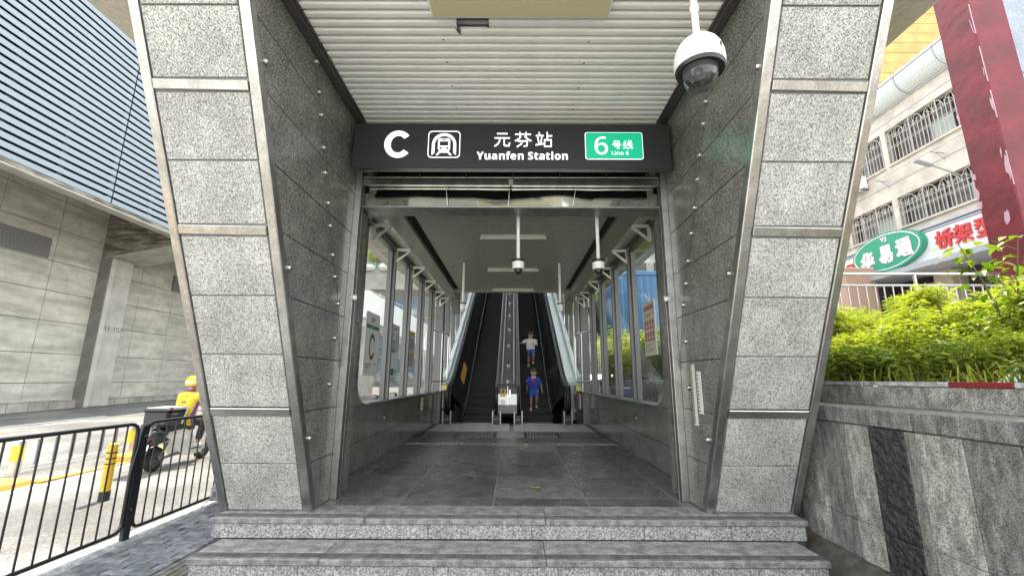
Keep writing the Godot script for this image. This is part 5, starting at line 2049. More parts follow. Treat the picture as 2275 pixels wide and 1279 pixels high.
func shrub_shape(h: float, r: float, leaves: int, l: float, w: float, tone: float) -> Array:   # stems, foliage
	var st := Geo.new()
	var fo := Geo.new()
	var stems := 13
	for i in stems:
		var an := rng.randf() * TAU
		var q := sqrt(rng.randf())
		var base := Vector3(cos(an), 0, sin(an)) * q * r * 0.4
		var top := Vector3(cos(an), 0, sin(an)) * q * r + Vector3(rng.randf_range(-0.1, 0.1), h * rng.randf_range(0.7, 1.08) * (1.0 - 0.3 * q), rng.randf_range(-0.1, 0.1))
		var mid := base.lerp(top, 0.5) + Vector3(rng.randf_range(-0.08, 0.08), 0.06, rng.randf_range(-0.08, 0.08))
		var pts := PackedVector3Array()
		for k in 7:
			var t := k / 6.0
			pts.append(base.lerp(mid, t).lerp(mid.lerp(top, t), t))
		st.tube(pts, 0.006, 4, false, -1.0, PackedFloat32Array([0.008, 0.007, 0.006, 0.005, 0.004, 0.003, 0.002]))
		for k in leaves / stems:
			var t := sqrt(rng.randf_range(0.03, 1.0))
			var p := base.lerp(mid, t).lerp(mid.lerp(top, t), t)
			var ang := rng.randf() * TAU
			var twig := Vector3(cos(ang), rng.randf_range(-0.15, 0.5), sin(ang)).normalized()
			p += twig * rng.randf_range(0.0, 0.20) * (1.15 - 0.5 * t)
			var dir := (twig + Vector3(rng.randf_range(-0.5, 0.5), rng.randf_range(-0.5, 0.25), rng.randf_range(-0.5, 0.5))).normalized()
			var side := dir.cross(Vector3.UP + Vector3(rng.randf_range(-0.6, 0.6), 0, rng.randf_range(-0.6, 0.6))).normalized()
			leaf(fo, p, dir, side, l * rng.randf_range(0.5, 1.6), w * rng.randf_range(0.6, 1.5), leaf_color(clampf(tone + 0.35 * t + rng.randf_range(-0.25, 0.25), 0, 1)))
	return [st.mesh(), fo.mesh(Transform3D(), true)]


func build_plants() -> void:
	rng.seed = 2024
	var kinds := [shrub_shape(1.05, 0.55, 1900, 0.085, 0.030, 0.55), shrub_shape(0.85, 0.6, 1900, 0.07, 0.034, 0.35), shrub_shape(1.25, 0.5, 1900, 0.10, 0.028, 0.7), shrub_shape(0.6, 0.5, 1300, 0.075, 0.04, 0.15)]
	var words := ["feathery light green shrub among its like on the sunny bank above the retaining wall", "small leaved mid green shrub among its like on the bank above the retaining wall", "tall pale yellow green shrub among its like on the bank above the retaining wall", "low dark green shrub among its like at the front of the bank"]
	var protos := []
	for k in 4:
		protos.append(null)
	var spots := []
	for i in 13:
		for r in 6:
			var z := -2.4 - i * 0.52 + rng.randf_range(-0.2, 0.2)
			var x := 4.05 + r * 0.62 + rng.randf_range(-0.25, 0.25)
			if r > 2 and i > 9 and rng.randf() < 0.3:
				continue
			spots.append([x, z, r])
	for i in 14:
		for r in 2:
			spots.append([3.85 + r * 0.75 + rng.randf_range(-0.2, 0.2), -8.3 - i * 0.62 + rng.randf_range(-0.2, 0.2), 7])
	for q in spots:
		var k := rng.randi_range(0, 2)
		if q[2] == 0:
			k = 3 if rng.randf() < 0.75 else 1
		elif q[2] == 1 and rng.randf() < 0.3:
			k = 1
		var y := 1.20 + 0.95 * smoothstep(3.9, 7.5, q[0])
		var s := rng.randf_range(0.5, 1.0) * (2.0 if q[2] == 7 else 0.72 if q[2] > 2 else 1.0)
		var xf := Transform3D(Basis(Vector3.UP, rng.randf() * TAU).scaled(Vector3(s, s * rng.randf_range(0.9, 1.1), s)), Vector3(q[0], y, q[1]))
		if protos[k] == null:
			var t := thing("shrub", words[k], "shrub", Vector3.ZERO, "shrubs on the bank: " + ["feathery", "small leaved", "tall pale", "low dark"][k])
			tag(again("stems", kinds[k][0], M.stem, t, Transform3D()), "", "", "", "stuff")
			tag(again("foliage", kinds[k][1], M.leaf if k != 3 else M.leaf_dark, t, Transform3D()), "", "", "", "stuff")
			t.transform = xf
			protos[k] = t
		else:
			copy_of(protos[k], xf, words[k])
	# long grass along the edge
	var g := Geo.new()
	for i in 1100:
		var p := Vector3(rng.randf_range(3.62, 4.3), 1.25, rng.randf_range(-5.6, -1.9))
		if i % 25 == 0:
			p.x = 3.55
		var an := rng.randf() * TAU
		var lean := Vector3(cos(an), 0, sin(an)) * rng.randf_range(0.08, 0.34)
		var h := rng.randf_range(0.05, 0.26)
		var side := Vector3(-sin(an), 0, cos(an)) * 0.006
		var mid := p + lean * 0.35 + Vector3.UP * h * 0.75
		var tip := p + lean + Vector3.UP * h * (0.8 if i % 3 else 0.45)
		g.col = leaf_color(rng.randf_range(0.4, 1.0))
		if rng.randf() < 0.12:
			g.col = Color(0.30, 0.25, 0.08)
		g.quad(p - side, p + side, mid + side * 0.8, mid - side * 0.8)
		g.tri(mid - side * 0.8, mid + side * 0.8, tip)
	var gr := solo("grass", g, M.leaf, Vector3(4, 1.25, -4), "long grass along the top edge of the retaining wall", "grass", "", true)
	gr.set_meta("kind", "stuff")
	# the broad leaved sapling at the right edge
	var t := thing("sapling", "tallest broad leaved sapling with a thin stem, before the red characters and the pylon", "sapling", Vector3(4.5, 1.3, -3.95))
	var stem := V3([4.62, 1.3, -3.92, 4.58, 1.75, -3.95, 4.52, 2.2, -4.0, 4.44, 2.62, -4.08])
	g = Geo.new()
	g.tube(stem, 0.012, 6, false, -1.0, PackedFloat32Array([0.014, 0.011, 0.008, 0.004]))
	for i in 6:
		var p := stem[1].lerp(stem[3], i / 6.0)
		var an := i * 2.4
		g.tube(PackedVector3Array([p, p + Vector3(cos(an) * 0.16, 0.12, sin(an) * 0.16)]), 0.004, 4)
	part("stem", g, M.stem, t)
	for i in 70:
		var f := 0.12 + 0.88 * i / 69.0
		var q := f * 3.0
		var p := stem[mini(int(q), 2)].lerp(stem[mini(int(q), 2) + 1], q - mini(int(q), 2))
		var an := i * 2.4 + rng.randf_range(-0.4, 0.4)
		var o := Vector3(cos(an), 0, sin(an))
		p += o * rng.randf_range(0.02, 0.20) + Vector3.UP * rng.randf_range(-0.03, 0.1)
		var dir := (o + Vector3(0, rng.randf_range(-0.5, 0.25), 0)).normalized()
		var side := dir.cross(Vector3(rng.randf_range(-0.3, 0.3), 1, rng.randf_range(-0.3, 0.3))).normalized()
		var nn := side.cross(dir)
		var l := rng.randf_range(0.08, 0.15)
		var w := l * 0.55
		g = Geo.new()
		g.col = leaf_color(rng.randf_range(0.0, 0.9))
		var mids := []
		for k in 5:
			var u := k / 4.0
			mids.append(p + dir * l * u - nn * l * 0.25 * u * u)
		var wid := [0.05, 0.8, 1.0, 0.62, 0.0]
		for k in 4:
			for s in [-1.0, 1.0]:
				var a: Vector3 = mids[k]
				var b: Vector3 = mids[k + 1]
				var a2: Vector3 = a + side * s * w * 0.5 * wid[k] + nn * w * 0.12 * wid[k]
				var b2: Vector3 = b + side * s * w * 0.5 * wid[k + 1] + nn * w * 0.12 * wid[k + 1]
				if s > 0:
					g.quad(a, a2, b2, b)
				else:
					g.quad(b, b2, a2, a)
		part("leaf", g, M.leaf if i % 3 else M.leaf_dark, t, true)
	copy_of(t, Transform3D(Basis(Vector3.UP, 2.1).scaled(Vector3(1.05, 1.0, 1.05)), Vector3(4.95, 1.35, -4.05)), "second broad leaved sapling, at the very right edge before the red pylon")
	copy_of(t, Transform3D(Basis(Vector3.UP, 4.0).scaled(Vector3(0.95, 0.72, 0.95)), Vector3(4.62, 1.3, -3.8)), "lowest broad leaved sapling, between the two taller ones at the right edge")
	build_tree("bank_tree", "leafy tree over the bank, seen through the tops of the right windows", Vector3(5.2, 1.5, -11.5), 6.5, 2.3)
	build_tree("far_tree", "leafy tree beyond the container, seen between the far right windows", Vector3(3.9, 2.0, -20.0), 4.6, 1.6)
	# greenery in the planters of the footbridge
	for i in 9:
		var s := rng.randf_range(1.3, 1.9)
		copy_of(protos[1], Transform3D(Basis(Vector3.UP, i * 1.3).scaled(Vector3(s, s, s)), Vector3(-17.0 + i * 1.6, 9.7, -32.0)), "trailing green plant in a planter along the footbridge edge", "plants along the footbridge")


func build_tree(called: String, label: String, at: Vector3, h: float, r: float) -> void:
	var t := thing(called, label, "tree", at)
	var g := Geo.new()
	var limbs := []
	g.tube(PackedVector3Array([at, at + Vector3(0.05, h * 0.3, 0.03), at + Vector3(-0.05, h * 0.55, 0.1)]), 0.1, 8, false, -1.0, PackedFloat32Array([0.13, 0.10, 0.07]))
	for i in 9:
		var an := i * 2.4
		var a := at + Vector3(0, h * (0.3 + 0.03 * i), 0)
		var b := at + Vector3(cos(an) * r * 0.8, h * rng.randf_range(0.55, 0.95), sin(an) * r * 0.8)
		g.tube(PackedVector3Array([a, a.lerp(b, 0.5) + Vector3.UP * 0.2, b]), 0.04, 6, false, -1.0, PackedFloat32Array([0.06, 0.04, 0.012]))
		limbs.append([a, b])
	part("trunk", g, M.bark, t)
	g = Geo.new()
	for q in limbs:
		for c in 5:
			var mid: Vector3 = q[0].lerp(q[1], rng.randf_range(0.45, 1.1)) + Vector3(rng.randf_range(-0.5, 0.5), rng.randf_range(-0.3, 0.4), rng.randf_range(-0.5, 0.5))
			for i in 90:
				var d := Vector3(rng.randfn(), rng.randfn() * 0.7, rng.randfn()) * 0.26
				var dir := Vector3(rng.randf_range(-1, 1), rng.randf_range(-0.7, 0.3), rng.randf_range(-1, 1)).normalized()
				leaf(g, mid + d, dir, dir.cross(Vector3(rng.randf_range(-0.5, 0.5), 1, rng.randf_range(-0.5, 0.5))).normalized(), 0.13, 0.06, leaf_color(rng.randf_range(0.0, 0.7)))
	part("crown", g, M.leaf, t, true)


# ---------------------------------------------------------------- buildings on the right
var WEST := Basis(Vector3(0, 0, 1), Vector3.UP, Vector3(-1, 0, 0))


func grille(t: Node3D, z0: float, z1: float, y0: float, y1: float, arches: int, x: float) -> void:
	var g := Geo.new()
	var w := z1 - z0
	var ah := minf(0.42, w / arches / 2.0)
	var cnt := int(w / 0.155)
	for i in cnt + 1:
		var z := z0 + w * i / cnt
		g.tube(V3([x, y0, z, x, y1 - ah * 0.55, z]), 0.014, 5)
	for y in [y0 + 0.02, y0 + (y1 - y0) * 0.42, y0 + (y1 - y0) * 0.47, y1 - ah - 0.04, y1]:
		g.tube(V3([x - 0.004, y, z0, x - 0.004, y, z1]), 0.013, 5)
	for k in arches:
		var c := z0 + w * (k + 0.5) / arches
		var rr := w / arches / 2.0 - 0.02
		var p := PackedVector3Array()
		for i in 11:
			var a := PI * i / 10.0
			p.append(Vector3(x - 0.006, y1 - ah - 0.04 + sin(a) * ah, c + cos(a) * rr))
		g.tube(p, 0.014, 5)
		for i in [2, 4, 5, 6, 8]:
			var a: float = PI * i / 10.0
			g.tube(PackedVector3Array([Vector3(x - 0.002, y1 - ah - 0.04, c), Vector3(x - 0.002, y1 - ah - 0.04 + sin(a) * ah * 0.97, c + cos(a) * rr * 0.97)]), 0.010, 4)
	for z in [z0 + w / 3.0, z0 + w * 2.0 / 3.0]:
		g.tube(V3([x - 0.02, y0, z, x - 0.02, y1, z]), 0.02, 5)
	tag(part("security_grille", g, M.grille_white, t), "", "", "", "stuff")


func build_apartments() -> void:
	var X := 16.0
	var t := thing("apartment_building", "cream rendered walk up with barred arched windows and curved white roof canopy", "building", Vector3(X, 2.1, -18))
	var g := Geo.new()
	# wall as bands and piers round the openings
	var rows := [[7.42, 8.72], [10.18, 11.75]]
	var cols := [[-31.0, -27.6], [-27.2, -24.4], [-24.0, -21.6], [-21.2, -19.55], [-19.35, -17.02], [-16.76, -13.35], [-13.0, -9.8], [-9.4, -6.4]]
	g.span(Vector3(X, 6.85, -34), Vector3(X + 0.3, 7.42, -5))
	g.span(Vector3(X, 8.72, -34), Vector3(X + 0.3, 10.18, -5))
	g.span(Vector3(X, 11.75, -34), Vector3(X + 0.3, 12.6, -5))
	for r in rows:
		var last := -34.0
		for c in cols:
			g.span(Vector3(X + 0.001, r[0], last), Vector3(X + 0.299, r[1], c[0]))
			last = c[1]
		g.span(Vector3(X + 0.001, r[0], last), Vector3(X + 0.299, r[1], -5))
	g.span(Vector3(X + 1.2, 2.1, -34), Vector3(X + 9, 12.5, -5))
	var w := part("wall", g, M.render_cream, t)
	for y in [9.36, 12.05]:
		g = Geo.new()
		g.span(Vector3(X - 0.012, y, -34), Vector3(X + 0.01, y + 0.03, -5))
		part("score_line", g, M.trim_grey, w)
	rng.seed = 55
	var k := 0
	for r in rows:
		for c in cols:
			var wn := node("window", t)
			g = Geo.new()
			g.span(Vector3(X + 0.26, r[0], c[0]), Vector3(X + 0.32, r[1], c[1]))
			part("dark_pane", g, M.window_dark, wn)
			g = Geo.new()
			var n2 := maxi(2, int((c[1] - c[0]) / 0.8))
			for i in n2:
				var a: float = lerpf(c[0], c[1], float(i) / n2)
				var b: float = lerpf(c[0], c[1], (i + 1.0) / n2)
				if rng.randf() < 0.55:
					var p := Geo.new()
					p.span(Vector3(X + 0.23, r[0] + 0.05, a + 0.04), Vector3(X + 0.25, lerpf(r[0], r[1], rng.randf_range(0.4, 0.95)), b - 0.04))
					part("glass_pane", p, M.window_blue if rng.randf() < 0.6 else M.curtain, wn)
				g.span(Vector3(X + 0.2, r[0], a - 0.02), Vector3(X + 0.24, r[1], a + 0.02))
			g.span(Vector3(X + 0.19, r[0], c[0]), Vector3(X + 0.25, r[0] + 0.05, c[1]))
			part("frame", g, M.trim_grey, wn)
			g = Geo.new()
			g.span(Vector3(X - 0.09, r[0] - 0.07, c[0] - 0.05), Vector3(X + 0.2, r[0] - 0.002, c[1] + 0.05), 0.01)
			part("sill", g, M.render_cream, wn)
			var arches := maxi(1, int(round((c[1] - c[0]) / 0.85)))
			grille(wn, c[0] + 0.02, c[1] - 0.02, r[0] + 0.01, r[1] - 0.02, arches, X - 0.02)
			k += 1
	# curved canopy along the roof edge
	for i in 17:
		var z0 := -33.5 + i * 1.65
		var cn := Geo.new()
		var po := PackedVector2Array()
		for q in 8:
			var a := PI / 2 * q / 7.0
			po.append(Vector2(-0.02 - sin(a) * 0.55, 12.62 + (1.0 - cos(a)) * 0.72))
		for q in range(7, -1, -1):
			var a := PI / 2 * q / 7.0
			po.append(Vector2(0.02 - sin(a) * 0.55, 12.66 + (1.0 - cos(a)) * 0.72))
		cn.prism(po, z0 + 0.02, z0 + 1.63, Transform3D(Basis(), Vector3(X, 0, 0)))
		var c := part("canopy_panel", cn, M.awning_white, t)
		cn = Geo.new()
		var line := PackedVector3Array()
		for q in 8:
			var a := PI / 2 * q / 7.0
			line.append(Vector3(X - 0.04 - sin(a) * 0.55, 12.61 + (1.0 - cos(a)) * 0.72, z0))
		cn.tube(line, 0.022, 5)
		part("canopy_rib", cn, M.trim_grey, c)
	g = Geo.new()
	g.span(Vector3(X - 0.62, 13.33, -33.5), Vector3(X - 0.50, 13.42, -5), 0.01)
	g.span(Vector3(X - 0.05, 12.55, -33.5), Vector3(X - 0.0, 12.62, -5))
	part("canopy_edge", g, M.galvanised, t)
	g = Geo.new()
	g.prism(V2([X - 0.45, 13.42, X + 6, 15.2, X + 6, 14.9, X - 0.4, 13.38]), -33, -14.6, Transform3D())
	part("green_roof", g, M.roof_green, t)
	# shops below
	g = Geo.new()
	g.span(Vector3(X - 1.0, 5.35, -34), Vector3(X + 1.2, 5.55, -5))
	part("shop_canopy", g, M.trim_grey, t)
	for z in [-33.0, -28.5, -24.0, -20.2, -15.6, -13.3, -9.0]:
		g = Geo.new()
		g.span(Vector3(X + 0.02, 2.1, z - 0.35), Vector3(X + 0.7, 5.35, z + 0.35), 0.02)
		part("shop_pier", g, M.shop_wall, t)
	g = Geo.new()
	g.span(Vector3(X + 0.25, 2.1, -16.9), Vector3(X + 0.4, 5.0, -15.2))
	g.span(Vector3(X + 0.25, 2.1, -31), Vector3(X + 0.4, 4.2, -21))
	part("shop_front", g, M.shop_wall, t)
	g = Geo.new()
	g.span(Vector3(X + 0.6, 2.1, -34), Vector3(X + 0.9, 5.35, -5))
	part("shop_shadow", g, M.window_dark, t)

	# signs
	var s := thing("shop_sign_board", "white shop fascia board with raised red characters below the barred windows", "sign", Vector3(X - 0.2, 5.6, -18))
	g = Geo.new()
	g.span(Vector3(X - 0.28, 5.62, -33), Vector3(X - 0.02, 6.80, -6), 0.01)
	part("board", g, M.board_white, s)
	g = Geo.new()
	g.span(Vector3(X - 0.31, 6.81, -33), Vector3(X - 0.02, 6.88, -6))
	g.span(Vector3(X - 0.31, 5.56, -33), Vector3(X - 0.02, 5.61, -6))
	g.span(Vector3(X - 0.30, 6.93, -33), Vector3(X - 0.02, 6.98, -6))
	part("trim", g, M.trim_grey, s)
	for q in [["qiao", -14.93, 0.62], ["jia", -14.27, 0.60], ["xing", -13.55, 0.62], ["mu", -19.35, 0.55]]:
		part("character", strokes(HAN[q[0]], q[2], 0.68, 0.085, 0.06, Transform3D(WEST, Vector3(X - 0.28, 6.33 if q[0] != "mu" else 6.2, q[1]))), M.letter_red, s)
	var o := thing("oval_sign", "green oval shop sign with pink white characters and thin white rim", "sign", Vector3(X - 0.4, 5.7, -17.2))
	var el := PackedVector2Array()
	var el2 := PackedVector2Array()
	for i in 40:
		el.append(Vector2(cos(TAU * i / 40) * 1.68, sin(TAU * i / 40) * 0.80))
		el2.append(Vector2(cos(TAU * i / 40) * 1.58, sin(TAU * i / 40) * 0.71))
	var at := Transform3D(WEST, Vector3(X - 0.30, 6.50, -17.22))
	g = Geo.new()
	g.prism(el, 0.0, 0.22, at)
	part("board", g, M.oval_green, o)
	g = Geo.new()
	var rim := PackedVector3Array()
	for p in el2:
		rim.append(at * Vector3(p.x, p.y, 0.222))
	g.tube(rim, 0.018, 5, true)
	part("rim", g, M.letter_pink, o)
	for q in [["hua", -0.86], ["yi", 0.08], ["tong", 0.92]]:
		part("character", strokes(HAN[q[0]], 0.66, 0.70, 0.12, 0.03, at * Transform3D(Basis(), Vector3(q[1], -0.10 + 0.06 * q[1], 0.222))), M.letter_pink, o)
	lettering("monogram", "YJ", true, 0.30, 0.20, 0.02, at * Transform3D(Basis(), Vector3(0.05, 0.52, 0.23)), M.letter_pink, o)

	# things fixed to the facade
	var l := thing("street_lamp", "grey lamp head on a slanted arm fixed to the cream facade", "lamp", Vector3(X, 8.46, -14.2))
	g = Geo.new()
	g.tube(V3([X + 0.02, 8.46, -14.2, X - 1.0, 8.85, -14.2]), 0.03, 8)
	part("arm", g, M.galvanised, l)
	g = Geo.new()
	g.beam(Vector3(X - 0.95, 8.82, -14.2), Vector3(X - 1.55, 9.02, -14.2), 0.2, 0.07, Vector3.UP, 0.025)
	part("lamp_head", g, M.trim_grey, l)
	var a := thing("air_conditioner", "white outdoor air conditioner unit on brackets under the left barred window", "air conditioner", Vector3(X - 0.3, 9.75, -18.3))
	g = Geo.new()
	g.span(Vector3(X - 0.42, 9.72, -18.75), Vector3(X - 0.05, 10.3, -17.95), 0.02)
	part("case", g, M.paint_white, a)
	g = Geo.new()
	for i in 4:
		g.tube(ring(0.07 + i * 0.05, 18, Transform3D(WEST, Vector3(X - 0.425, 10.0, -18.42))), 0.008, 4, true)
	part("fan_guard", g, M.trim_grey, a)
	g = Geo.new()
	g.span(Vector3(X - 0.40, 9.66, -18.7), Vector3(X + 0.02, 9.70, -18.64))
	g.span(Vector3(X - 0.40, 9.66, -18.06), Vector3(X + 0.02, 9.70, -18.0))
	part("bracket", g, M.steel_dark, a)
	var c := thing("laundry_pole", "thin steel laundry pole on brackets across the cream facade", "pole", Vector3(X - 0.4, 9.45, -17))
	g = Geo.new()
	g.tube(V3([X - 0.5, 9.62, -19.5, X - 0.5, 9.62, -13.4]), 0.02, 6)
	part("pole", g, M.galvanised, c)
	for z in [-18.9, -17.0, -14.6]:
		g = Geo.new()
		g.tube(V3([X, 9.55, z, X - 0.5, 9.60, z]), 0.02, 6)
		g.tube(V3([X, 9.30, z, X - 0.3, 9.56, z]), 0.016, 6)
		part("bracket", g, M.trim_grey, c)


func build_right_background() -> void:
	# red pylon and the pale panel beside it
	var t := thing("red_pylon", "tall square pylon wrapped in peeling dark red vinyl", "pylon", Vector3(9.8, 2.1, -7.8))
	var g := Geo.new()
	g.span(Vector3(9.43, 2.0, -8.16), Vector3(10.17, 12.5, -7.5), 0.02)
	part("shaft", g, M.red_vinyl, t)
	rng.seed = 71
	# where the vinyl has torn: ragged pale slivers along the corner and the left edge
	for q in [[5.25, 0.30, 0.05, 0.0], [5.62, 0.12, 0.02, 0.05], [6.62, 0.22, 0.03, 0.0], [7.35, 0.10, 0.012, 0.0], [4.35, 0.16, 0.06, 0.20], [5.35, 0.10, 0.05, 0.60], [5.05, 0.22, 0.05, 0.62], [4.75, 0.10, 0.07, 0.60], [6.75, 0.14, 0.03, 0.63], [8.4, 0.20, 0.012, 0.01]]:
		g = Geo.new()
		var po := PackedVector2Array()
		for i in 13:
			var a := TAU * i / 13.0
			po.append(Vector2(cos(a) * q[2], sin(a) * q[1]) * rng.randf_range(0.45, 1.15))
		g.prism(po, 0.0, 0.003, Transform3D(WEST * Basis(Vector3.BACK, rng.randf_range(-0.2, 0.2)), Vector3(9.428, q[0], -7.53 - q[3])))
		part("torn_patch", g, M.torn_white, t)
	for q in [[4.9, 5.6], [6.3, 6.9], [7.1, 7.9], [8.2, 8.9]]:
		g = Geo.new()
		g.span(Vector3(9.422, q[0], -7.508), Vector3(9.436, q[1], -7.496))
		part("worn_corner", g, M.torn_white, t)
	t = thing("pale_hoarding", "pale blue grey panel wall standing right beside the red pylon", "wall", Vector3(12, 2.1, -7.7))
	for i in 4:
		for k in 6:
			g = Geo.new()
			g.span(Vector3(10.19 + i * 0.9, 2.1 + k * 1.75, -7.66), Vector3(11.08 + i * 0.9, 3.84 + k * 1.75, -7.56), 0.01)
			part("panel", g, M.panel_pale_blue, t)
	g = Geo.new()
	g.span(Vector3(10.2, 2.0, -8.1), Vector3(13.8, 12.6, -7.67))
	part("backing", g, M.trim_grey, t)
	# yellow clad building behind
	t = thing("yellow_building", "tall building clad in orange yellow boards behind the cream walk up", "building", Vector3(30, 2, -34))
	g = Geo.new()
	g.span(Vector3(24.0, 2, -50), Vector3(36.2, 40, -30.2))
	part("wall", g, M.trim_grey, t)
	for i in 22:
		g = Geo.new()
		g.span(Vector3(24.0, 18.0 + i * 0.92, -30.2), Vector3(36.0 - 0.003 * (i % 2), 18.895 + i * 0.92, -30.1 + 0.006 * (i % 3)), 0.01)
		part("cladding_board", g, M.clad_yellow, t)
	g = Geo.new()
	g.span(Vector3(36.01, 18, -30.3), Vector3(36.3, 38, -30.05))
	part("corner_trim", g, M.board_white, t)
	# railing on the bank
	t = thing("bank_railing", "galvanised pipe railing with pickets behind the shrubs", "railing", Vector3(7, 2.1, -8.0))
	g = Geo.new()
	g.tube(V3([4.6, 3.27, -8.0, 9.3, 3.30, -8.0]), 0.03, 8)
	part("top_pipe", g, M.steel_bright, t)
	g = Geo.new()
	g.tube(V3([4.6, 3.05, -8.0, 9.3, 3.07, -8.0]), 0.022, 8)
	g.tube(V3([4.6, 2.25, -8.0, 9.3, 2.27, -8.0]), 0.022, 8)
	part("rail", g, M.galvanised, t)
	for i in 27:
		g = Geo.new()
		g.tube(V3([4.7 + i * 0.17, 2.25, -8.0, 4.7 + i * 0.17, 3.06, -8.0]), 0.012, 6)
		part("picket", g, M.galvanised, t)
	for x in [4.6, 6.15, 7.7, 9.3]:
		g = Geo.new()
		g.tube(V3([x, 1.8, -8.0, x, 3.27, -8.0]), 0.028, 8)
		part("post", g, M.galvanised, t)
	# booth by the shops
	t = thing("brown_booth", "brown pink kiosk box with white louvers beside the shops", "kiosk", Vector3(14.6, 2.15, -18.4))
	g = Geo.new()
	g.span(Vector3(14.0, 2.15, -20.0), Vector3(15.3, 5.95, -17.6), 0.03)
	part("box", g, M.booth_brown, t)
	for i in 5:
		g = Geo.new()
		g.span(Vector3(13.97, 4.6 + i * 0.12, -19.3), Vector3(14.01, 4.66 + i * 0.12, -18.3))
		part("louver", g, M.paint_white, t)
	# blue container
	t = thing("blue_container", "blue corrugated shipping container beyond the right windows", "container", Vector3(5, 2.1, -14.5))
	g = Geo.new()
	g.span(Vector3(4.05, 2.65, -22), Vector3(6.6, 5.3, -16.06))
	part("body", g, M.container_blue, t)
	g = Geo.new()
	for i in 10:
		g.prism(V2([4.08 + i * 0.25, 0.0, 4.13 + i * 0.25, 0.05, 4.24 + i * 0.25, 0.05, 4.29 + i * 0.25, 0.0]), 2.8, 5.15, Transform3D(Basis(Vector3.RIGHT, Vector3(0, 0, 1), Vector3(0, -1, 0)), Vector3(0, 7.95, -16.058)))
	part("corrugation", g, M.container_blue, t)
	g = Geo.new()
	for i in 20:
		g.span(Vector3(4.0, 2.8, -16.3 - i * 0.28), Vector3(4.052, 5.15, -16.44 - i * 0.28), 0.02)
	part("side_corrugation", g, M.container_blue, t)
	g = Geo.new()
	g.span(Vector3(3.98, 5.2, -22), Vector3(6.66, 5.36, -16.0), 0.01)
	g.span(Vector3(3.98, 2.6, -16.12), Vector3(4.10, 5.3, -15.98), 0.01)
	g.span(Vector3(6.54, 2.6, -16.12), Vector3(6.66, 5.3, -15.98), 0.01)
	part("frame", g, M.container_blue, t)
	t = thing("old_flats", "weathered grey flats with stained walls beyond the right windows", "building", Vector3(9, 2, -38))
	g = Geo.new()
	g.span(Vector3(6.5, 2, -50), Vector3(14.5, 17, -34.0))
	part("wall", g, M.old_wall, t)
	for r in 5:
		for k in 5:
			var wn := Geo.new()
			wn.span(Vector3(7.0 + k * 1.5, 3.4 + r * 2.9, -33.97), Vector3(7.9 + k * 1.5, 4.8 + r * 2.9, -34.1))
			var p := part("window", wn, M.window_dark, t)
			wn = Geo.new()
			wn.span(Vector3(6.9 + k * 1.5, 3.3 + r * 2.9, -33.8), Vector3(8.0 + k * 1.5, 3.4 + r * 2.9, -34.0))
			part("ledge", wn, M.old_wall, p)


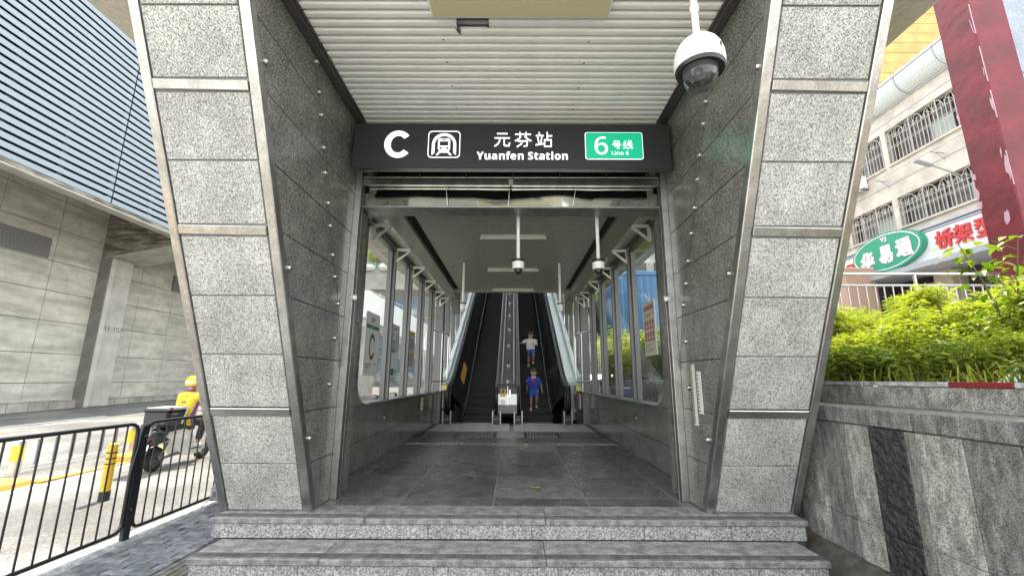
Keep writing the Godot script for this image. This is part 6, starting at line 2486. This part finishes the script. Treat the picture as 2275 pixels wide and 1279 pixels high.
# ---------------------------------------------------------------- smooth bodies from joints
# bones: [a, b, radius at a, radius at b]; tapered capsules joined by a smooth minimum and meshed as surface nets
func body(g: Geo, bones: Array, cell: float, k: float) -> void:
	var lo := Vector3.INF
	var hi := -Vector3.INF
	for q in bones:
		var r: float = maxf(q[2], q[3]) + cell * 3.0 + k
		lo = lo.min(q[0].min(q[1]) - Vector3.ONE * r)
		hi = hi.max(q[0].max(q[1]) + Vector3.ONE * r)
	var n := Vector3i(((hi - lo) / cell).ceil()) + Vector3i.ONE
	var f := PackedFloat32Array()
	f.resize(n.x * n.y * n.z)
	f.fill(10.0)
	for q in bones:
		var a: Vector3 = q[0]
		var ab: Vector3 = q[1] - a
		var len2 := maxf(ab.length_squared(), 1e-9)
		var ra: float = q[2]
		var rb: float = q[3]
		var r := maxf(ra, rb) + cell * 2.5 + k
		var i0 := Vector3i(((a.min(q[1]) - Vector3.ONE * r - lo) / cell).floor()).clamp(Vector3i.ZERO, n - Vector3i.ONE)
		var i1 := Vector3i(((a.max(q[1]) + Vector3.ONE * r - lo) / cell).ceil()).clamp(Vector3i.ZERO, n - Vector3i.ONE)
		for z in range(i0.z, i1.z + 1):
			for y in range(i0.y, i1.y + 1):
				var at := (z * n.y + y) * n.x
				for x in range(i0.x, i1.x + 1):
					var p := lo + Vector3(x, y, z) * cell - a
					var t := clampf(p.dot(ab) / len2, 0.0, 1.0)
					var d := (p - ab * t).length() - lerpf(ra, rb, t)
					var o := f[at + x]
					var h := maxf(k - absf(d - o), 0.0) / k
					f[at + x] = minf(d, o) - h * h * k * 0.25
	var idx := {}
	var vs := PackedVector3Array()
	var ns := PackedVector3Array()
	var sx := 1
	var sy := n.x
	var sz := n.x * n.y
	var corner := [0, sx, sy, sx + sy, sz, sz + sx, sz + sy, sz + sx + sy]
	var cpos := [Vector3(0, 0, 0), Vector3(1, 0, 0), Vector3(0, 1, 0), Vector3(1, 1, 0), Vector3(0, 0, 1), Vector3(1, 0, 1), Vector3(0, 1, 1), Vector3(1, 1, 1)]
	var edges := [[0, 1], [2, 3], [4, 5], [6, 7], [0, 2], [1, 3], [4, 6], [5, 7], [0, 4], [1, 5], [2, 6], [3, 7]]
	for z in n.z - 1:
		for y in n.y - 1:
			var row := (z * n.y + y) * n.x
			for x in n.x - 1:
				var at := row + x
				if f[at] > 1.0:
					continue
				var mask := 0
				for c in 8:
					if f[at + corner[c]] < 0.0:
						mask |= 1 << c
				if mask == 0 or mask == 255:
					continue
				var sum := Vector3.ZERO
				var cnt := 0
				for e in edges:
					var u := f[at + corner[e[0]]]
					var w := f[at + corner[e[1]]]
					if (u < 0.0) != (w < 0.0):
						sum += cpos[e[0]].lerp(cpos[e[1]], u / (u - w))
						cnt += 1
				idx[at] = vs.size()
				vs.append(lo + (Vector3(x, y, z) + sum / cnt) * cell)
				var gr := Vector3(f[at + sx] - f[at] + f[at + sx + sy] - f[at + sy] + f[at + sx + sz] - f[at + sz] + f[at + sx + sy + sz] - f[at + sy + sz], f[at + sy] - f[at] + f[at + sx + sy] - f[at + sx] + f[at + sy + sz] - f[at + sz] + f[at + sx + sy + sz] - f[at + sx + sz], f[at + sz] - f[at] + f[at + sx + sz] - f[at + sx] + f[at + sy + sz] - f[at + sy] + f[at + sx + sy + sz] - f[at + sx + sy])
				ns.append(gr.normalized())
	for at in idx:
		var x: int = at % n.x
		var y: int = (at / n.x) % n.y
		var z: int = at / sz
		for ax in 3:
			var s: int = [sx, sy, sz][ax]
			var u: int = [sy, sz, sx][ax]
			var w: int = [sz, sx, sy][ax]
			if [y, z, x][ax] == 0 or [z, x, y][ax] == 0:
				continue
			var inside := f[at] < 0.0
			if inside == (f[at + s] < 0.0):
				continue
			if not (idx.has(at - u) and idx.has(at - w) and idx.has(at - u - w)):
				continue
			var A: int = idx[at - u - w]
			var B: int = idx[at - w]
			var C: int = idx[at]
			var D: int = idx[at - u]
			if inside:
				g.quad_s(vs[A], vs[B], vs[C], vs[D], ns[A], ns[B], ns[C], ns[D])
			else:
				g.quad_s(vs[D], vs[C], vs[B], vs[A], ns[D], ns[C], ns[B], ns[A])


# a hand with five fingers: wrist, direction of the fingers, the palm's normal, side the thumb leaves from
func hand(g: Geo, wrist: Vector3, dir: Vector3, palm: Vector3, thumb: Vector3, s: float, curl := 0.5) -> void:
	var b := []
	dir = dir.normalized()
	thumb = (thumb - dir * thumb.dot(dir)).normalized()
	palm = thumb.cross(dir).normalized() * signf(thumb.cross(dir).dot(palm))
	var k := wrist + dir * 0.075 * s
	b.append([wrist, k, 0.019 * s, 0.016 * s])
	b.append([wrist + thumb * 0.012 * s, k + thumb * 0.024 * s, 0.016 * s, 0.012 * s])
	b.append([wrist - thumb * 0.012 * s, k - thumb * 0.024 * s, 0.016 * s, 0.011 * s])
	var lens := [0.062, 0.070, 0.064, 0.050]
	for i in 4:
		var base := k + thumb * (0.027 - 0.018 * i) * s
		var d := (dir + thumb * (0.10 - 0.07 * i)).normalized()
		for j in 3:
			var l: float = lens[i] * [0.46, 0.30, 0.24][j] * s
			var e := base + d * l
			b.append([base, e, (0.0088 - 0.001 * j) * s, (0.0082 - 0.001 * j) * s])
			base = e
			d = (d + palm * curl).normalized()
	var tb := wrist + dir * 0.022 * s + thumb * 0.020 * s
	var td := (thumb * 0.9 + dir * 0.8 + palm * 0.25).normalized()
	for j in 3:
		var e: Vector3 = tb + td * [0.034, 0.026, 0.020][j] * s
		b.append([tb, e, (0.0125 - 0.0018 * j) * s, (0.0110 - 0.0018 * j) * s])
		tb = e
		td = (td + dir * 0.25 + palm * 0.15).normalized()
	body(g, b, 0.0042 * s, 0.007)


func head(g: Geo, c: Vector3, s: float, yaw: float, pitch: float) -> Transform3D:
	var xf := Transform3D(Basis(Vector3.UP, yaw) * Basis(Vector3.RIGHT, pitch), c)
	var p := func(x: float, y: float, z: float) -> Vector3: return xf * (Vector3(x, y, z) * s)
	body(g, [
		[p.call(0, 0.030, -0.018), p.call(0, 0.022, 0.010), 0.084 * s, 0.080 * s],
		[p.call(0, -0.03, 0.025), p.call(0, -0.075, 0.042), 0.060 * s, 0.036 * s],
		[p.call(-0.03, -0.035, 0.03), p.call(0.03, -0.035, 0.03), 0.050 * s, 0.050 * s],
		[p.call(0, 0.006, 0.088), p.call(0, -0.022, 0.102), 0.008 * s, 0.012 * s],
		[p.call(-0.012, -0.026, 0.092), p.call(0.012, -0.026, 0.092), 0.009 * s, 0.009 * s],
		[p.call(-0.016, -0.053, 0.080), p.call(0.016, -0.053, 0.080), 0.010 * s, 0.010 * s],
		[p.call(-0.086, 0.012, -0.005), p.call(-0.088, -0.020, 0.0), 0.014 * s, 0.010 * s],
		[p.call(0.086, 0.012, -0.005), p.call(0.088, -0.020, 0.0), 0.014 * s, 0.010 * s],
		[p.call(0, -0.06, -0.02), p.call(0, -0.14, -0.03), 0.045 * s, 0.046 * s]], 0.0058 * s, 0.018 * s)
	return xf


# a boy; joints are given in his own axes (facing +z, feet at y = 0)
func build_boy(t: Node3D, j: Dictionary, shirt: Material, shorts: Material, collar: Material) -> void:
	var at := t.global_transform
	var P := {}
	for q in j:
		P[q] = at * (j[q] as Vector3)
	var skin := Geo.new()
	var b := []
	for s in ["r", "l"]:
		b.append([P["shoulder_" + s], P["elbow_" + s], 0.036, 0.030])
		b.append([P["elbow_" + s], P["wrist_" + s], 0.029, 0.020])
		b.append([P["hip_" + s], P["knee_" + s], 0.066, 0.045])
		b.append([P["knee_" + s], P["knee_" + s].lerp(P["ankle_" + s], 0.35), 0.043, 0.043])
		b.append([P["knee_" + s].lerp(P["ankle_" + s], 0.35), P["ankle_" + s], 0.042, 0.026])
		b.append([P["neck"], P["shoulder_" + s], 0.044, 0.040])
		b.append([P["chest"], P["hip_" + s], 0.085, 0.075])
	b.append([P["neck"], P["neck"] + Vector3(0, 0.07, 0.005), 0.042, 0.040])
	b.append([P["chest"], P["neck"], 0.09, 0.05])
	body(skin, b, 0.0125, 0.03)
	var hx := head(skin, P["head"], 1.0, j.get("yaw", Vector3.ZERO).x, j.get("pitch", Vector3(0.1, 0, 0)).x)
	for s in ["r", "l"]:
		var d: Vector3 = P["wrist_" + s] - P["elbow_" + s]
		var side := -1.0 if s == "r" else 1.0
		hand(skin, P["wrist_" + s], d, Vector3(-side, 0, 0) if absf(d.normalized().y) > 0.6 else Vector3(0, -1, 0), Vector3(0, 0, 1), 0.88, 0.45)
	part("body", skin, M.skin, t)
	# hair, eyes, mouth
	var g := Geo.new()
	body(g, [
		[hx * Vector3(0, 0.058, -0.030), hx * Vector3(0, 0.050, 0.004), 0.086, 0.078],
		[hx * Vector3(0, 0.0, -0.060), hx * Vector3(0, 0.05, -0.05), 0.062, 0.075],
		[hx * Vector3(-0.072, 0.02, -0.02), hx * Vector3(-0.066, 0.055, 0.0), 0.026, 0.036],
		[hx * Vector3(0.072, 0.02, -0.02), hx * Vector3(0.066, 0.055, 0.0), 0.026, 0.036],
		[hx * Vector3(-0.045, 0.074, 0.046), hx * Vector3(0.045, 0.078, 0.046), 0.020, 0.016]], 0.0075, 0.02)
	part("hair", g, M.hair, t)
	for s in [-1.0, 1.0]:
		g = Geo.new()
		g.ball(hx * Vector3(s * 0.032, 0.010, 0.081), Vector3(0.012, 0.008, 0.008), 10, 6)
		part("eye", g, M.eye_dark, t)
		g = Geo.new()
		g.tube(PackedVector3Array([hx * Vector3(s * 0.018, 0.028, 0.089), hx * Vector3(s * 0.034, 0.031, 0.086), hx * Vector3(s * 0.048, 0.027, 0.078)]), 0.003, 5)
		part("eyebrow", g, M.hair, t)
	g = Geo.new()
	g.ball(hx * Vector3(0, -0.054, 0.090), Vector3(0.018, 0.005, 0.006), 10, 6)
	part("mouth", g, M.lip, t)
	# shirt
	g = Geo.new()
	b = []
	for s in ["r", "l"]:
		b.append([P["shoulder_" + s], P["shoulder_" + s].lerp(P["elbow_" + s], 0.72), 0.052, 0.062])
		b.append([P["chest"] + (P["shoulder_" + s] - P["neck"]) * 0.45, P["hip_" + s] + Vector3(0, 0.02, 0), 0.088, 0.094])
		b.append([P["neck"] - Vector3(0, 0.015, 0), P["shoulder_" + s], 0.05, 0.05])
	b.append([P["chest"], P["hips"] + Vector3(0, 0.03, 0), 0.105, 0.108])
	body(g, b, 0.013, 0.035)
	part("shirt", g, shirt, t)
	g = Geo.new()
	for s in [-1.0, 1.0]:
		var x: Vector3 = at.basis.x * s
		var z := at.basis.z
		var c: Vector3 = P["neck"]
		g.prism(V2([0.0, 0.012, 0.062, 0.03, 0.068, -0.028, 0.022, -0.052]), 0.0, 0.007, Transform3D(Basis(x, Vector3.UP, z * s) if s > 0 else Basis(x, Vector3.UP, -z), c + z * 0.066 + Vector3(0, 0.005, 0)) * Transform3D(Basis(Vector3.UP, 0.35), Vector3.ZERO))
	g.tube(ring(0.052, 16, Transform3D(Basis(Vector3.RIGHT, PI / 2 + 0.2), P["neck"] + Vector3(0, 0.022, 0.006))), 0.013, 6, true)
	part("collar", g, collar, t)
	# shorts
	g = Geo.new()
	b = []
	for s in ["r", "l"]:
		b.append([P["hip_" + s], P["hip_" + s].lerp(P["knee_" + s], 0.62), 0.086, 0.083])
	b.append([P["hips"] + Vector3(0, 0.04, 0), P["hips"] - Vector3(0, 0.04, 0), 0.105, 0.10])
	body(g, b, 0.013, 0.02)
	part("shorts", g, shorts, t)
	# shoes and socks
	for s in ["r", "l"]:
		var a: Vector3 = P["ankle_" + s]
		var toe: Vector3 = (P["toe_" + s] - a)
		g = Geo.new()
		body(g, [[a + Vector3(0, -0.035, -0.02), a + toe * 0.55 + Vector3(0, -0.005, 0), 0.033, 0.034], [a + toe * 0.55 + Vector3(0, -0.005, 0), a + toe, 0.035, 0.026], [a + Vector3(0, -0.045, -0.03), a + Vector3(0, -0.05, -0.035), 0.026, 0.026]], 0.0085, 0.015)
		part("shoe", g, M.shoe_white, t)
		g = Geo.new()
		g.tube(PackedVector3Array([a + Vector3(0, -0.02, 0), a + Vector3(0, 0.035, 0)]), 0.031, 10)
		part("sock", g, M.shirt_white, t)


func build_boys() -> void:
	var z := -14.1
	var t := thing("person", "boy in blue school uniform and red scarf, lower on the right escalator", "person", Vector3(0.70, rise(14.12) + 0.008, z))
	build_boy(t, {
		"head": Vector3(0.0, 1.185, 0.03), "neck": Vector3(0, 1.045, 0.0), "chest": Vector3(0, 0.93, 0.0), "hips": Vector3(0, 0.69, -0.01),
		"shoulder_r": Vector3(-0.145, 1.0, 0.0), "elbow_r": Vector3(-0.20, 0.80, -0.03), "wrist_r": Vector3(-0.215, 0.62, 0.05),
		"shoulder_l": Vector3(0.145, 1.0, 0.0), "elbow_l": Vector3(0.235, 0.81, -0.02), "wrist_l": Vector3(0.265, 0.635, 0.05),
		"hip_r": Vector3(-0.075, 0.67, 0), "knee_r": Vector3(-0.085, 0.37, 0.05), "ankle_r": Vector3(-0.09, 0.075, 0.03), "toe_r": Vector3(-0.105, 0.03, 0.18),
		"hip_l": Vector3(0.075, 0.67, 0), "knee_l": Vector3(0.09, 0.40, 0.09), "ankle_l": Vector3(0.085, 0.17, -0.07), "toe_l": Vector3(0.10, 0.115, 0.08),
		"pitch": Vector3(0.18, 0, 0)}, M.cloth_blue, M.cloth_blue_pale, M.shirt_white)
	var at := t.global_transform
	var g := Geo.new()
	g.tube(ring(0.055, 14, at * Transform3D(Basis(Vector3.RIGHT, PI / 2 + 0.35), Vector3(0, 1.05, 0.012))), 0.010, 6, true)
	g.ball(at * Vector3(0, 0.995, 0.105), Vector3(0.018, 0.018, 0.014), 8, 6)
	for s in [-1.0, 1.0]:
		g.prism(V2([-0.008, 0.0, 0.008, 0.0, 0.017, -0.13, 0.0, -0.15, -0.014, -0.13]), 0.0, 0.006, at * Transform3D(Basis(Vector3.BACK, s * 0.16) * Basis(Vector3.RIGHT, -0.03), Vector3(s * 0.012, 0.99, 0.112 + 0.004 * s)))
	part("scarf", g, M.scarf_red, t)
	g = Geo.new()
	for s in [-1.0, 1.0]:
		g.tube(PackedVector3Array([at * Vector3(s * 0.10, 1.048, 0.02), at * Vector3(s * 0.165, 1.035, 0.02), at * Vector3(s * 0.232, 0.90, 0.0)]), 0.009, 5)
	part("shoulder_stripe", g, M.shirt_white, t)

	z = -16.55
	t = thing("person", "boy in white shirt and blue shorts, higher on the right escalator", "person", Vector3(0.70, rise(16.6) + 0.01, z))
	build_boy(t, {
		"head": Vector3(0.01, 1.185, 0.06), "neck": Vector3(0, 1.045, 0.01), "chest": Vector3(0, 0.93, 0.0), "hips": Vector3(0.01, 0.69, -0.02),
		"shoulder_r": Vector3(-0.145, 1.0, 0.0), "elbow_r": Vector3(-0.29, 0.905, 0.08), "wrist_r": Vector3(-0.46, 0.885, 0.16),
		"shoulder_l": Vector3(0.145, 1.0, 0.0), "elbow_l": Vector3(0.235, 0.82, 0.05), "wrist_l": Vector3(0.12, 0.86, 0.20),
		"hip_r": Vector3(-0.07, 0.67, 0), "knee_r": Vector3(-0.075, 0.36, 0.03), "ankle_r": Vector3(-0.08, 0.075, 0.0), "toe_r": Vector3(-0.095, 0.03, 0.15),
		"hip_l": Vector3(0.08, 0.67, 0), "knee_l": Vector3(0.10, 0.44, 0.15), "ankle_l": Vector3(0.085, 0.19, 0.06), "toe_l": Vector3(0.09, 0.135, 0.21),
		"pitch": Vector3(0.35, 0, 0)}, M.shirt_white, M.cloth_blue_pale, M.shirt_white)
	at = t.global_transform
	var bk := thing("booklet", "pale open booklet held at the chest of the boy in white", "book", at * Vector3(0.10, 0.85, 0.24))
	for s in [-1.0, 1.0]:
		g = Geo.new()
		g.box(at * Vector3(0.08 + s * 0.07, 0.93, 0.235), Vector3(0.14, 0.21, 0.008), Basis(Vector3.BACK, -0.4) * Basis(Vector3.UP, s * 0.35), 0.002)
		part("page", g, M.paper, bk)


# ---------------------------------------------------------------- scooter and rider
func torus(g: Geo, c: Vector3, axis: Vector3, r: float, tube_r: float) -> void:
	var b := Basis(axis.cross(Vector3.UP).normalized(), Vector3.UP, axis)
	g.tube(ring(r, 28, Transform3D(b, c)), tube_r, 10, true)


func build_scooter() -> void:
	var x := -6.72
	var zr := -8.55
	var zf := -9.83
	var y := road_y(zr)
	var t := thing("scooter", "white electric delivery scooter with black saddle riding away along the road", "scooter", Vector3(x, y, -9.2))
	for q in [[zr, "rear_wheel"], [zf, "front_wheel"]]:
		var yy := road_y(q[0])
		var g := Geo.new()
		torus(g, Vector3(x, yy + 0.225, q[0]), Vector3.RIGHT, 0.172, 0.055)
		var w := part(q[1], g, M.tyre, t)
		g = Geo.new()
		var b := Transform3D(Basis(Vector3.BACK, -PI / 2), Vector3(x, yy + 0.225, q[0]))
		g.lathe(V2([0.0, -0.045, 0.05, -0.05, 0.10, -0.03, 0.135, -0.04, 0.135, 0.04, 0.10, 0.03, 0.05, 0.05, 0.0, 0.045]), b, 24)
		part("rim", g, M.steel_dark, w)
	var g := Geo.new()     # side body
	var side := V2([8.62, 0.62, 8.72, 0.70, 9.05, 0.72, 9.28, 0.66, 9.36, 0.50, 9.42, 0.33, 9.62, 0.27, 9.66, 0.20, 9.30, 0.18, 9.05, 0.24, 8.95, 0.34, 8.85, 0.47])
	for i in side.size():
		side[i].y += y
	g.prism(side, x - 0.13, x + 0.13, DY)
	var bd := part("body_shell", g, M.scooter_white, t)
	for s in [-1.0, 1.0]:
		g = Geo.new()
		var inner := PackedVector2Array()
		var mid := Vector2(9.03, y + 0.53)
		for p in V2([8.68, 0.60, 8.76, 0.67, 9.05, 0.69, 9.25, 0.62, 9.30, 0.48, 9.1, 0.36, 8.92, 0.46]):
			inner.append(Vector2(p.x, p.y + y))
		for i in inner.size():
			var p := inner[i]
			var q := inner[(i + 1) % inner.size()]
			var A := DY * Vector3(p.x, p.y, x + s * 0.131)
			var B := DY * Vector3(q.x, q.y, x + s * 0.131)
			var C := DY * Vector3(mid.x, mid.y, x + s * 0.185)
			if s > 0:
				g.tri(A, B, C)
			else:
				g.tri(A, C, B)
		part("side_panel", g, M.scooter_white, bd)
	g = Geo.new()
	g.prism(V2([9.30, y + 0.29, 9.66, y + 0.29, 9.66, y + 0.305, 9.30, y + 0.305]), x - 0.15, x + 0.15, DY)
	part("foot_mat", g, M.rubber_black, t)
	g = Geo.new()
	g.prism(V2([9.62, y + 0.25, 9.70, y + 0.30, 9.82, y + 0.75, 9.86, y + 0.98, 9.82, y + 1.0, 9.74, y + 0.72, 9.60, y + 0.33]), x - 0.17, x + 0.17, DY)
	part("leg_shield", g, M.scooter_white, t)
	g = Geo.new()
	g.prism(V2([8.55, y + 0.735, 8.62, y + 0.71, 9.2, y + 0.72, 9.34, y + 0.68, 9.36, y + 0.73, 9.25, y + 0.80, 8.7, y + 0.82]), x - 0.125, x + 0.125, DY)
	part("seat", g, M.rubber_black, t)
	g = Geo.new()
	g.prism(V2([8.30, y + 0.52, 8.38, y + 0.48, 8.78, y + 0.55, 8.80, y + 0.66, 8.62, y + 0.70, 8.45, y + 0.62]), x - 0.11, x + 0.11, DY)
	part("tail", g, M.bag_black, t)
	g = Geo.new()
	g.beam(Vector3(x, y + 0.50, -8.36), Vector3(x, y + 0.30, -8.24), 0.16, 0.015)
	g.beam(Vector3(x, y + 0.43, -8.20), Vector3(x, y + 0.33, -8.19), 0.17, 0.012)
	part("rear_mudguard", g, M.bag_black, t)
	g = Geo.new()
	for s in [-1.0, 1.0]:
		g.tube(V3([x + s * 0.09, y + 0.60, -8.75, x + s * 0.09, y + 0.80, -8.40, x + s * 0.09, y + 0.80, -8.85]), 0.012, 6)
		g.tube(V3([x + s * 0.09, y + 0.225, zr, x + s * 0.09, y + 0.50, -8.72]), 0.022, 8)
	g.tube(V3([x + 0.09, y + 0.225, zr, x + 0.1, y + 0.27, -9.1]), 0.03, 8)
	part("frame", g, M.steel_dark, t)
	g = Geo.new()
	g.tube(V3([x - 0.30, y + 1.03, -9.68, x - 0.12, y + 1.02, -9.78, x + 0.12, y + 1.02, -9.78, x + 0.30, y + 1.03, -9.68]), 0.013, 8)
	g.tube(V3([x, y + 1.02, -9.78, x, road_y(zf) + 0.225, zf]), 0.028, 8)
	part("handlebar", g, M.steel_dark, t)
	g = Geo.new()
	g.span(Vector3(x - 0.06, y + 0.56, -8.295), Vector3(x + 0.06, y + 0.61, -8.36), 0.01)
	part("tail_light", g, M.paint_red, t)
	g = Geo.new()
	g.box(Vector3(x, y + 0.46, -8.275), Vector3(0.17, 0.10, 0.006), Basis(Vector3.RIGHT, -0.25), 0.002)
	part("number_plate", g, M.board_white, t)
	for s in [-1.0, 1.0]:
		g = Geo.new()
		g.tube(V3([x + s * 0.20, y + 1.03, -9.72, x + s * 0.27, y + 1.17, -9.70]), 0.007, 6)
		g.ball(Vector3(x + s * 0.30, y + 1.20, -9.70), Vector3(0.065, 0.042, 0.014), 12, 8)
		part("mirror", g, M.plastic_black, t)
	# delivery box on the rack
	var bx := thing("delivery_box", "black delivery bag with red and white straps strapped behind the scooter saddle", "box", Vector3(x, y + 0.82, -8.66))
	g = Geo.new()
	g.span(Vector3(x - 0.23, y + 0.825, -8.42), Vector3(x + 0.23, y + 1.10, -8.93), 0.03)
	part("bag", g, M.bag_black, bx)
	g = Geo.new()
	g.span(Vector3(x - 0.25, y + 1.085, -8.39), Vector3(x + 0.25, y + 1.15, -8.96), 0.03)
	part("lid", g, M.bag_black, bx)
	g = Geo.new()
	g.span(Vector3(x - 0.2, y + 1.151, -8.44), Vector3(x + 0.2, y + 1.162, -8.91), 0.004)
	part("lid_sheet", g, M.sheet_plastic, bx)
	g = Geo.new()
	g.beam(Vector3(x + 0.252, y + 1.16, -8.50), Vector3(x + 0.254, y + 1.02, -8.54), 0.03, 0.006, Vector3.RIGHT)
	g.span(Vector3(x - 0.2, y + 1.155, -8.485), Vector3(x + 0.25, y + 1.166, -8.515))
	part("red_strap", g, M.paint_red, bx)
	g = Geo.new()
	g.beam(Vector3(x + 0.256, y + 1.15, -8.90), Vector3(x + 0.24, y + 0.84, -8.80), 0.03, 0.006, Vector3.RIGHT)
	part("white_strap", g, M.paint_white, bx)
	g = Geo.new()
	g.span(Vector3(x + 0.22, y + 0.86, -8.47), Vector3(x + 0.26, y + 1.05, -8.66), 0.02)
	part("side_pocket", g, M.plastic_black, bx)
	# the rider
	var r := thing("person", "scooter rider in yellow and purple jacket and yellow helmet seen from behind", "person", Vector3(x, y + 0.80, -9.2))
	var Y := func(a: float, b: float, c: float) -> Vector3: return Vector3(x + a, y + b, -c)
	var skin := Geo.new()
	var b := []
	for s in [-1.0, 1.0]:
		b.append([Y.call(s * 0.19, 1.33, 9.28), Y.call(s * 0.29, 1.08, 9.38), 0.050, 0.042])
		b.append([Y.call(s * 0.29, 1.08, 9.38), Y.call(s * 0.28, 1.06, 9.62), 0.040, 0.030])
		b.append([Y.call(s * 0.10, 0.87, 9.18), Y.call(s * 0.15, 0.80, 9.56), 0.085, 0.062])
		b.append([Y.call(s * 0.15, 0.80, 9.56), Y.call(s * 0.14, 0.40, 9.46), 0.058, 0.038])
		b.append([Y.call(0, 1.36, 9.26), Y.call(s * 0.19, 1.33, 9.28), 0.06, 0.055])
	b.append([Y.call(0, 0.92, 9.19), Y.call(0, 1.25, 9.24), 0.10, 0.10])
	b.append([Y.call(0, 1.36, 9.25), Y.call(0, 1.48, 9.28), 0.055, 0.052])
	body(skin, b, 0.016, 0.03)
	var hb := Geo.new()
	head(hb, Vector3.ZERO, 1.05, PI, 0.05)
	skin.join(hb, Transform3D(Basis(), Y.call(0, 1.585, 9.30)))
	for s in [-1.0, 1.0]:
		hand(skin, Y.call(s * 0.28, 1.06, 9.62), Vector3(0, -0.1, -1), Vector3(0, -1, 0), Vector3(-s, 0, 0), 1.0, 0.75)
	part("body", skin, M.skin, r)
	g = Geo.new()
	b = []
	for s in [-1.0, 1.0]:
		b.append([Y.call(s * 0.19, 1.33, 9.28), Y.call(s * 0.245, 1.20, 9.33), 0.075, 0.066])
		b.append([Y.call(s * 0.09, 1.26, 9.22), Y.call(s * 0.08, 0.86, 9.17), 0.126, 0.115])
		b.append([Y.call(0, 1.38, 9.26), Y.call(s * 0.19, 1.34, 9.28), 0.07, 0.07])
	body(g, b, 0.016, 0.03)
	var jk := part("jacket", g, M.vest_yellow, r)
	for s in [-1.0, 1.0]:
		g = Geo.new()
		body(g, [[Y.call(s * 0.245, 1.20, 9.33), Y.call(s * 0.29, 1.08, 9.38), 0.068, 0.06], [Y.call(s * 0.29, 1.08, 9.38), Y.call(s * 0.285, 1.065, 9.56), 0.055, 0.045]], 0.013, 0.03)
		part("sleeve", g, M.vest_purple, jk)
		g = Geo.new()
		body(g, [[Y.call(s * 0.205, 1.22, 9.20), Y.call(s * 0.175, 0.98, 9.14), 0.030, 0.036], [Y.call(s * 0.175, 0.98, 9.14), Y.call(s * 0.165, 0.84, 9.16), 0.036, 0.045]], 0.012, 0.02)
		part("side_stripe", g, M.vest_purple, jk)
	g = Geo.new()
	g.tube(ring(0.062, 16, Transform3D(Basis(Vector3.RIGHT, PI / 2 - 0.2), Y.call(0, 1.45, 9.27))), 0.018, 6, true)
	part("neckband", g, M.vest_purple, jk)
	g = Geo.new()
	for i in 11:
		var cx := -0.10 + i * 0.02
		g.box(Y.call(cx, 1.235 + 0.004 * (i % 2), 9.098 - absf(cx) * absf(cx) * -1.6), Vector3(0.013, 0.028 if i != 4 else 0.004, 0.006), Basis(Vector3.BACK, -0.15))
	g.box(Y.call(0.0, 1.235, 9.104), Vector3(0.21, 0.007, 0.006))
	for i in 5:
		g.box(Y.call(-0.03 + i * 0.015, 1.325, 9.138), Vector3(0.009, 0.008, 0.006))
	g.box(Y.call(0.01, 1.352, 9.148), Vector3(0.03, 0.010, 0.006), Basis(Vector3.BACK, 0.4))
	part("back_print", g, M.vest_purple, jk)
	g = Geo.new()
	b = []
	for s in [-1.0, 1.0]:
		b.append([Y.call(s * 0.10, 0.87, 9.18), Y.call(s * 0.15, 0.80, 9.56), 0.105, 0.078])
		b.append([Y.call(s * 0.15, 0.80, 9.56), Y.call(s * 0.145, 0.50, 9.48), 0.075, 0.06])
	body(g, b, 0.016, 0.03)
	part("trousers", g, M.trouser_dark, r)
	for s in [-1.0, 1.0]:
		g = Geo.new()
		body(g, [[Y.call(s * 0.14, 0.36, 9.42), Y.call(s * 0.14, 0.345, 9.54), 0.042, 0.042], [Y.call(s * 0.14, 0.345, 9.54), Y.call(s * 0.145, 0.335, 9.64), 0.042, 0.032]], 0.011, 0.02)
		part("shoe", g, M.shoe_white, r)
	# helmet
	var h := thing("helmet", "glossy yellow helmet with a paler band on the scooter rider's head", "helmet", Y.call(0, 1.55, 9.30))
	g = Geo.new()
	var prof := V2([0.128, -0.045, 0.140, -0.035, 0.146, 0.02, 0.138, 0.075, 0.112, 0.12, 0.07, 0.15, 0.0, 0.162])
	g.lathe(prof, Transform3D(Basis().scaled(Vector3(0.98, 1, 1.1)), Y.call(0, 1.605, 9.30)), 28)
	part("shell", g, M.helmet_yellow, h)
	g = Geo.new()
	g.lathe(V2([0.147, 0.008, 0.1485, 0.012, 0.1475, 0.04, 0.145, 0.044]), Transform3D(Basis().scaled(Vector3(0.98, 1, 1.1)), Y.call(0, 1.605, 9.30)), 28)
	part("band", g, M.letter_pink, h)
	g = Geo.new()
	g.tube(ring(0.142, 24, Transform3D(Basis(Vector3.RIGHT, PI / 2).scaled(Vector3(0.98, 1, 1.1)), Y.call(0, 1.565, 9.30))), 0.008, 6, true)
	part("rim", g, M.orange, h)
